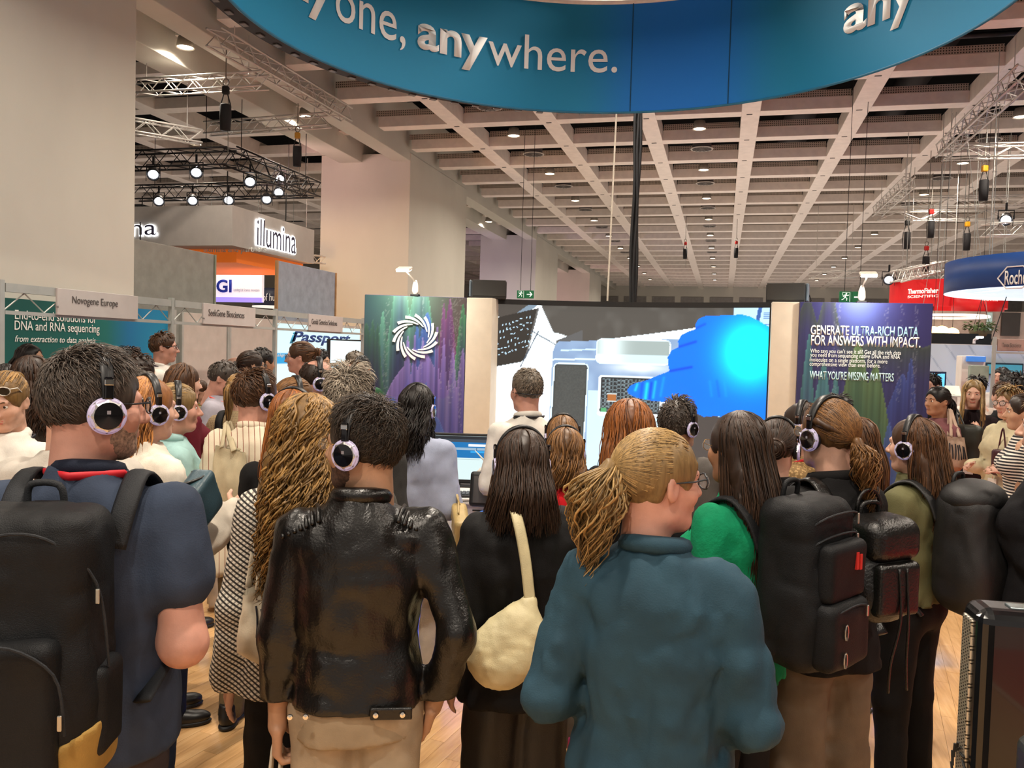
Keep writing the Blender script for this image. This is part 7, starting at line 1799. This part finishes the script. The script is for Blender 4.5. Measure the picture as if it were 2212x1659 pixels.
p45 = person('person with cropped brown hair in a black top and long dark green skirt', (2170, 824, 7.3), 24, 40, hcol='brown', hair=SH(450, .025, .3, .3, r=.004), top=dict(mat=BLK, len=.5, loose=.02), bot=dict(mat=C('green_skirt', '15302a'), skirt=.1, flare=.10), group='visitors across the aisle')
p46 = person('woman in a cream cardigan and dark glasses holding a drink', (2186, 836, 6.3), 140, 138, hcol='fair', hair=SH(500, .05, .3, .25, r=.004), skin='fair', top=dict(mat=C('cream_cardigan', 'c9bf9e'), len=.40, loose=.03, name='cardigan'), bot=dict(mat=JEANB), arms=('bent', 'bent'), curl=(1.0, 1.0), face=True, group='visitors across the aisle')
glasses(p46, BLKF); lanyard(p46, MATS['lanyard_coral'], r=.006)
p47 = person('woman with dark hair in a striped black and white top at the right edge', (2218, 850, 5.4), 100, 100, hcol='darkbrown', skin='olive', hair=dict(style='pony', n=400, L=.2, tail=80, r=.0045, seg=12), top=dict(mat=cloth_pat('bw_stripe', 'hstripe', '15131a', 'cfc8bc', 50), len=.47), bot=dict(mat=JEANB), face=True, group='visitors across the aisle')
p49 = person('woman with long dark hair laughing in the far white booth', (2165, 793, 10.6), 170, 150, hcol='black', hair=LG(160, .24, .008, 10, front=60), top=dict(mat=WHT), bot=dict(mat=JEANB), face=True, group='visitors across the aisle')
p50 = person('man with short dark hair and beard shadow in profile across the aisle', (2184, 803, 8.8), 82, 86, male=True, skin='tan', hcol='black', hair=SH(350, .02, .2, .2, r=.004), top=dict(mat=C('navy_top', '')), bot=dict(mat=JEANB), beard='darkbrown', face=True, group='visitors across the aisle')
p51 = person('person with bushy black hair across the aisle at the right edge', (2206, 814, 7.9), 60, 60, hcol='black', hair=SH(400, .06, .6, .5, r=.005, k=.02), top=dict(mat=BLK), bot=dict(mat=JEANB), group='visitors across the aisle')
p52 = person('dark-haired person directly behind the blond woman across the aisle', (2112, 814, 8.6), 175, 175, hcol='black', hair=SH(300, .05, .3, .3, r=.005, k=.016), top=dict(mat=C('pale_top', 'c4b7ae')), bot=dict(mat=JEANB), group='visitors across the aisle')
p53 = person('dark-haired person in front of the small bright blue screen', (2016, 808, 9.4), 150, 150, hcol='black', hair=SH(300, .05, .3, .3, r=.005), top=dict(mat=BLK), bot=dict(mat=JEANB), group='visitors across the aisle')
# ================================================================== BAGS AND THINGS CARRIED
nyl = C('black_nylon', '131416', .55, .15, .4, 400); nyl2 = C('grey_nylon', '26282b', .6, .15, .4, 400); canv = C('cream_canvas', 'c2b596', .85); canv2 = C('pale_canvas', 'cfc4ae', .85); tanc = C('tan_canvas', '9a7a3f', .75)
zipm = mat('zip_metal', 'b9b4a8', .3, .9); redz = mat('zip_red', 'c22a22', .5)
def straps(t, rec, m, w=.027, off=.0, low=.56, sides=(-1, 1)):
    for q in sides: ribbon(smooth_path(strap_pts(rec, q, off, low), 5), w, .008, (0, 1, 0.2)).build('shoulder_strap', m, t, True)
def zipper(t, pts, pull=None, col=None):
    o = MB().tube(smooth_path(pts, 5), .0032, 6).build('zip', nyl2 if col is None else col, t)
    if pull is not None:
        p = Vector(pull); MB().rbox(p - Vector((0, .004, .018)), (.009, .005, .032), .002).build('zip_pull', zipm if col is None else redz, o)
def pack(rec, label, c, hf, m, res=.011, noise=.007, pocket=None, pm=None, base=None, bm_=None, group='backpacks worn by visitors', rad=.06, taper=True, lid=None, name='backpack', strapm=None, low=.56, sides=(-1, 1)):
    """rounded sack on the back: centre c, half sizes hf in the wearer's frame"""
    t = wear(rec, name, label, 'backpack', group); c = np.array(c, float); hf = np.array(hf, float)
    def body(f):
        f.box(c, hf, rad, .02)
        if taper: f.ell(c + [0, -hf[1] * .35, -hf[2] * .35], hf * [1.04, .95, .66], .05)
        f.noise(noise, (9, 9, 6), RNG.random() * 20); f.noise(noise * .5, (22, 22, 16), RNG.random() * 20, True)
    sdf_part('sack', t, m, c - hf - .07, c + hf + .07, res, body)
    if pocket:
        for (pc, ph) in pocket:
            pc = c + np.array(pc); sdf_part('pocket', t, pm or m, pc - np.array(ph) - .04, pc + np.array(ph) + .04, res, lambda f: (f.box(pc, ph, min(ph) * .8, .01), f.noise(noise * .7, (14, 14, 10), RNG.random() * 9)))
    if base is not None:
        sdf_part('base_panel', t, bm_, c - hf - .08, c + hf + .08, res, lambda f: (f.box(c + [0, 0, -.0], hf + .006, rad, .02), f.ell(c + [0, -hf[1] * .35, -hf[2] * .35], (hf + .006) * [1.04, .95, .66], .05), f.cut((-.5, 0, 1), base + 0 * c[2])))
    straps(t, rec, strapm or m, low=low, sides=sides)
    top = c + [0, hf[1] * .6, hf[2]]
    MB().tube(smooth_path([top + [-.04, 0, -.01], top + [-.03, -.005, .035], top + [.03, -.005, .035], top + [.04, 0, -.01]], 4), .008, 8).build('grab_loop', strapm or m, t, True)
    return t, c, hf
# navy polo man: black pack with tan base
H1 = p1['H']; cb = lp(p1, 60, 1420, 1.72)
t, c, hf = pack(p1, 'large black backpack with tan base worn by the man in navy', (-.02, -.235, 1.19), (.155, .10, .30), nyl, .009, .008, pocket=[((.0, -.115, -.10), (.115, .035, .15)), ((.150, 0, -.13), (.03, .06, .10))], base=.97, bm_=tanc, strapm=nyl2)
zipper(t, [(-.14, -.30, 1.36), (-.05, -.335, 1.44), (.06, -.335, 1.44), (.14, -.29, 1.34), (.155, -.26, 1.15)], (.145, -.29, 1.33)); zipper(t, [(-.1, -.39, 1.18), (0, -.40, 1.24), (.1, -.385, 1.18), (.115, -.37, 1.05)], (.112, -.38, 1.1))
# green sweater woman
H6 = p6['H']
t, c, hf = pack(p6, 'big black multi-pocket backpack with red zip pulls worn by the woman in green', (.0, -.235, 1.19), (.14, .10, .25), nyl, .009, .006, pocket=[((0, -.115, .05), (.105, .028, .085)), ((0, -.12, -.13), (.115, .04, .10))], low=.58)
for k, z in enumerate((1.40, 1.34)): zipper(t, [(-.13, -.26, z - .08), (-.085, -.345, z), (.085, -.345, z), (.13, -.26, z - .08)], (.09, -.345, z))
zipper(t, [(-.10, -.385, 1.13), (0, -.40, 1.15), (.10, -.385, 1.13)], (.07, -.395, 1.14)); MB().box((.03, -.38, 1.27), (.012, .008, .05)).box((.05, -.38, 1.265), (.012, .008, .045)).build('red_tag', redz, t)
for z in (1.08, 1.00): MB().tube([(-.05 + .008 * math.cos(a), -.400, z + .022 * math.sin(a)) for a in [i * .7 for i in range(9)]], .0025, 5, True).build('eyelet', zipm, t)
# leather backpack
leath = C('soft_leather', '121110', .33, .2, .5, 130)
t, c, hf = pack(p7, 'small black leather backpack with flap and drawstring on the blazer', (.03, -.195, 1.18), (.115, .07, .165), leath, .009, .006, rad=.07, pocket=[((0, -.085, -.05), (.085, .022, .085))], low=.54, strapm=leath)
sdf_part('flap', t, leath, (-.14, -.34, 1.14), (.2, -.08, 1.42), .009, lambda f: (f.box((.03, -.21, 1.28), (.105, .085, .07), .05, .02), f.noise(.004, 14)))
for q in (-.012, .02):
    MB().tube(smooth_path([(.03 + q, -.30, 1.2), (.035 + q, -.31, 1.04), (.03 + q * 2, -.295, .9), (.04 + q * 2.4, -.285, .80)], 6), .0045, 6).build('drawstring', leath, t, True)
MB().tube([(.03 + .05 * math.cos(a), -.15, 1.36 + .065 * math.sin(a)) for a in [k * .32 for k in range(11)]], .006, 8).build('top_handle', leath, t, True)
# big hiking style pack
t, c, hf = pack(p8, 'large smooth black backpack with dangling straps on the olive shirt', (.0, -.235, 1.12), (.14, .11, .25), C('pack_black', '1b1b1c', .5, .1, .3, 400), .010, .006, rad=.09, low=.52)
sdf_part('lid', t, C('pack_black', ''), (-.22, -.42, 1.2), (.22, -.06, 1.46), .011, lambda f: (f.ell((0, -.235, 1.32), (.145, .115, .075), .02), f.noise(.004, 12)))
for x in (-.06, .05): MB().tube(smooth_path([(x, -.33, .92), (x + .01, -.31, .84), (x - .01, -.30, .78), (x, -.30, .75)], 5), .005, 6).build('dangling_strap', nyl, t)
MB().tube(smooth_path([(.10, -.10, .84), (.12, .02, .74), (.11, .06, .60)], 5), .012, 6, flat=.3).build('hip_strap', nyl, t); MB().rbox((.11, .06, .58), (.04, .014, .05), .005).build('buckle', mat('buckle_grey', '6d675c', .5), t)
# smaller packs
pack(p16, 'black backpack with a teal edge worn by the woman with the low bun', (0, -.19, 1.10), (.13, .07, .19), nyl, .013, pocket=[((0, -.08, -.05), (.10, .02, .1))], pm=C('teal_cloth', '124a52'))
pack(p21, 'flat black backpack on the tan check blazer', (-.02, -.19, 1.05), (.13, .065, .2), nyl, .015)
pack(p31, 'dark backpack on the tan jacket of the black-haired man', (0, -.19, 1.2), (.13, .07, .2), nyl, .018)
# ---- hand and shoulder bags
def tote(rec, label, quad, m, th=.05, strap_to=None, printed=False, name='tote_bag'):
    """quad: local corners top-left, top-right, bottom-right, bottom-left"""
    t = wear(rec, name, label, 'bag', 'canvas tote bags'); Q = [Vector(q) for q in quad]
    x = (Q[1] - Q[0]); y = (Q[0] - Q[3]); n = x.cross(y).normalized(); N = 16; V = []; F = []
    for s in (1, -1):
        for j in range(N + 1):
            for i in range(N + 1):
                u, v = i / N, j / N; p = (Q[3].lerp(Q[2], u)).lerp(Q[0].lerp(Q[1], u), v)
                b = math.sin(math.pi * u) ** .6 * (math.sin(math.pi * min(1, v * 1.1)) ** .6 if v < .91 else .35)
                p = p + n * s * (th * .5 * b + .006) + n * .008 * float(vnoise(np.array(u * 5.0 + 3), np.array(v * 4.0), np.array(1.0 + s)))
                V.append(p)
    K = (N + 1) ** 2
    for s in (0, 1):
        for j in range(N):
            for i in range(N):
                a = s * K + j * (N + 1) + i; f = (a, a + 1, a + N + 2, a + N + 1); F.append(f if s == 0 else f[::-1])
    for i in range(N): F.append((i, K + i, K + i + 1, i + 1)); e = N * (N + 1) + i
    for j in range(N):
        a = j * (N + 1); F.append((a, a + N + 1, K + a + N + 1, K + a)); a = j * (N + 1) + N; F.append((a, K + a, K + a + N + 1, a + N + 1))
    MB().add(V, F).build('sack', m, t, True)
    if strap_to is not None:
        for k, off in enumerate((n * .02, n * -.02)):
            a = Q[0].lerp(Q[1], .28) + off; b = Q[0].lerp(Q[1], .72) + off; s = Vector(strap_to) + off * .6
            ribbon(smooth_path([a, a.lerp(s, .6), s, b.lerp(s, .6), b], 6), .014, .005, n).build('strap', m, t, True)
    if printed:
        for k, (u, v0, v1, lean) in enumerate(((.18, .35, .8, .02), (.32, .30, .75, -.03), (.42, .28, .78, .03), (.55, .26, .74, 0), (.66, .28, .76, -.03), (.76, .3, .72, .03), (.86, .3, .7, -.02))):
            pts = []
            for v in np.linspace(v0, v1, 4):
                uu = u + lean * (v - v0) / (v1 - v0); p = (Q[3].lerp(Q[2], uu)).lerp(Q[0].lerp(Q[1], uu), v); b = math.sin(math.pi * uu) ** .6 * math.sin(math.pi * min(1, v * 1.1)) ** .6
                pts.append(p + n * printed * (th * .5 * b + .012))
            MB().tube(pts, .0055, 5, flat=.5).build('printed_stroke', mat('print_black', '1a1d2a', .7), t)
    return t
d3 = 2.45
tote(p3, 'cream tote bag printed with tall dark strokes under the golden curls', [lp(p3, 525, 1285, d3), lp(p3, 600, 1240, d3 + .12), lp(p3, 640, 1480, d3 + .1), lp(p3, 512, 1410, d3)], canv2, .06, (-.12, -.02, .86 * p3['H']), printed=1)
tote(p20, 'plain cream canvas tote bag hanging from the striped shirt', [lp(p20, 468, 962, 3.85), lp(p20, 528, 978, 3.8), lp(p20, 545, 1115, 3.8), lp(p20, 450, 1100, 3.85)], canv, .06, (-.14, 0, .855 * p20['H']))
S, E, Wr, f_ = p2['J'][0]
hb = Vector(Wr) + Vector(f_) * .085
t = tote(p2, 'cream tote bag held low by its straps in the leather jacket hand', [hb + Vector((-.02, .16, -.38)), hb + Vector((-.02, -.16, -.38)), hb + Vector((-.0, -.16, -.72)), hb + Vector((-.0, .16, -.72))], canv2, .05, hb + Vector((0, 0, .0)))
tote(p43, 'pale tote bag with dark strokes hanging from the mauve T-shirt woman', [lp(p43, 2040, 942, 6.6), lp(p43, 2082, 945, 6.6), lp(p43, 2093, 1012, 6.6), lp(p43, 2035, 1010, 6.6)], C('pink_canvas', 'b39a88'), .06, lp(p43, 2052, 885, 6.75), printed=1)
# crescent bag
t = wear(p5, 'crescent_bag', 'cream crescent shoulder bag against the black blazer', 'bag')
pts = [lp(p5, x, y, 2.56) for x, y in ((1052, 1440), (1060, 1395), (1095, 1365), (1130, 1330), (1145, 1300))]; low = [lp(p5, x, y, 2.56) for x, y in ((1060, 1430), (1090, 1440), (1125, 1410), (1150, 1370))]
def cres(f):
    f.chain([np.array(p) for p in pts], [.045, .05, .05, .04, .02], .05); f.chain([np.array(p) for p in low], [.05, .055, .055, .04], .06); f.noise(.005, 18); f.noise(.003, 42, 4, True)
al = np.array([list(p) for p in pts + low]); sdf_part('pouch', t, C('cream_nylon', 'cfc39a', .5), al.min(0) - .1, al.max(0) + .1, .009, cres)
H5 = p5['H']; sp = smooth_path([lp(p5, 1145, 1300, 2.55), lp(p5, 1135, 1210, 2.56), lp(p5, 1120, 1130, 2.58), lp(p5, 1105, 1092, 2.64), (-.09, .03, .86 * H5), (-.06, .13, .76 * H5)], 6)
ribbon(sp, .018, .006, (0, -1, 0.3)).build('strap', C('cream_nylon', ''), t, True)
# small bags
t = wear(p14, 'small_handbag', 'small gold-beige handbag hanging from the pale blue blazer arm', 'bag'); c = np.array(lp(p14, 994, 1135, 4.2))
sdf_part('pouch', t, C('beige_leather', 'b59e6c', .4), c - .16, c + .16, .009, lambda f: f.box(c, (.035, .10, .075), .02, .01, rot_m(.35, 0, .3)))
sdf_part('flap', t, C('beige_leather2', 'a8905c', .4), c - .18, c + .18, .009, lambda f: f.box(c + [0, 0, .03], (.04, .102, .045), .02, .01, rot_m(.35, 0, .3)))
ribbon(smooth_path([c + [0, .05, .07], lp(p14, 988, 1075, 4.25), lp(p14, 990, 1072, 4.3), c + [0, -.05, .07]], 5), .009, .004, (1, 0, 0)).build('strap', C('beige_leather', ''), t, True)
t = wear(p35, 'handbag', 'dark teal handbag with a thin black handle on the white blouse arm', 'bag'); c = np.array(lp(p35, 425, 1085, 3.0))
sdf_part('pouch', t, C('teal_leather', '2c4650', .35), c - .2, c + .2, .01, lambda f: (f.box(c, (.045, .10, .085), .02, .01, rot_m(.5, 0, .4)), f.noise(.003, 12)))
MB().tube(smooth_path([c + [0, .07, .07], lp(p35, 415, 1020, 3.05), lp(p35, 440, 1030, 3.0), c + [0, -.07, .07]], 6), .006, 6).build('handle', leath, t, True)
ribbon(smooth_path([c + [0, 0, .08], (.13, .08, .7 * p35['H']), (.02, .08, .84 * p35['H']), (-.06, -.02, .855 * p35['H']), (-.1, -.1, .78 * p35['H'])], 6), .014, .005, (0, 1, 0)).build('strap', leath, t, True)
t = wear(p11, 'cloth_bag', 'bright blue cloth bag beside the red vest', 'bag'); c = np.array(lp(p11, 1052, 1185, 3.55))
sdf_part('pouch', t, C('blue_cloth', '2f62b8', .7), c - .26, c + .26, .012, lambda f: (f.box(c, (.06, .10, .16), .05, .02), f.noise(.01, (12, 12, 5), 3), f.noise(.005, 22, 5, True)))
ribbon(smooth_path([c + [0, .05, .14], (-.12, .02, .86 * p11['H']), c + [0, -.05, .14]], 6), .016, .006, (1, 0, 0)).build('strap', C('blue_cloth', ''), t, True)
t = wear(p44, 'shoulder_bag', 'slouchy dark olive bag beside the blond woman across the aisle', 'bag'); c = np.array(lp(p44, 2082, 960, 6.9))
sdf_part('pouch', t, C('olive_leather', '23241a', .45), c - .3, c + .3, .016, lambda f: (f.box(c, (.14, .07, .17), .06, .02), f.noise(.01, 10)))
ribbon(smooth_path([c + [0, 0, .15], (.12, .0, .85 * p44['H']), c + [.05, -.05, .15]], 6), .014, .005, (1, 0, 0)).build('strap', C('olive_leather', ''), t, True)
t = wear(p46, 'small_handbag', 'burgundy handbag hanging beside the cream cardigan', 'bag'); c = np.array(lp(p46, 2163, 1000, 6.2))
sdf_part('pouch', t, C('burgundy', '40121c', .4), c - .2, c + .2, .014, lambda f: f.box(c, (.07, .035, .1), .02, .01))
MB().tube(smooth_path([c + [.03, 0, .1], c + [0, 0, .26], c + [-.03, 0, .1]], 6), .006, 6).build('handle', C('burgundy', ''), t)
# phone and cups
S, E, Wr, f_ = p34['J'][1]; ph = Vector(Wr) + Vector(f_) * .10
t = wear(p34, 'phone', 'black smartphone filming the screen in the hand of the mint shirt', 'phone'); c = ph
R = Matrix.Rotation(-.25, 3, 'X')
MB().rbox(c, (.074, .009, .148), .004, R).build('case', blackm, t)
MB().box(c + R @ Vector((0, -.0056, .005)), (.068, .001, .128), R).build('screen', mat('phone_glow', '2a5ea8', .2, var=.6, vscale=60, emit='3a76c8', estr=.5), t)
def cup(px, py, d, label, body, s=1.0):
    c = at(px, py, d); t = thing('paper_cup', label, 'cup', c - Vector((0, 0, .05 * s)))
    MB().lathe([(.001, 0), (.027 * s, 0), (.038 * s, .095 * s), (.040 * s, .098 * s), (.036 * s, .096 * s), (.027 * s, .01), (.001, .01)], 24).build('cup_wall', body, t, True)
    MB().tube([(.0385 * s * math.cos(a), .0385 * s * math.sin(a), .097 * s) for a in [k * .3 for k in range(21)]], .0022, 6, True).build('rim', canv2, t)
S, E, Wr, f_ = p9['J'][0]
q = w2(p9, Vector(Wr) + Vector(f_) * .09)
t = thing('paper_cup', 'cream paper cup in the hand of the woman in the black sweater', 'cup', q - Vector((0, 0, .02)))
MB().lathe([(.001, -.03), (.027, -.03), (.038, .07), (.040, .073), (.036, .071), (.027, -.02), (.001, -.02)], 24).build('cup_wall', canv2, t, True)
MB().tube([(.0385 * math.cos(a), .0385 * math.sin(a), .072) for a in [k * .3 for k in range(21)]], .0022, 6, True).build('rim', canv2, t)
S, E, Wr, f_ = p48['J'][0]; q = w2(p48, Vector(Wr) + Vector(f_) * .09)
t = thing('paper_cup', 'brown patterned coffee cup held behind the leather backpack', 'cup', q - Vector((0, 0, .02)))
MB().lathe([(.001, -.03), (.027, -.03), (.038, .07), (.040, .073), (.036, .071), (.027, -.02), (.001, -.02)], 24).build('cup_wall', cloth_pat('cup_print', 'leopard', '7a4a30', 'c9b7a0', 60), t, True)
MB().tube([(.0385 * math.cos(a), .0385 * math.sin(a), .072) for a in [k * .3 for k in range(21)]], .0022, 6, True).build('rim', canv2, t)
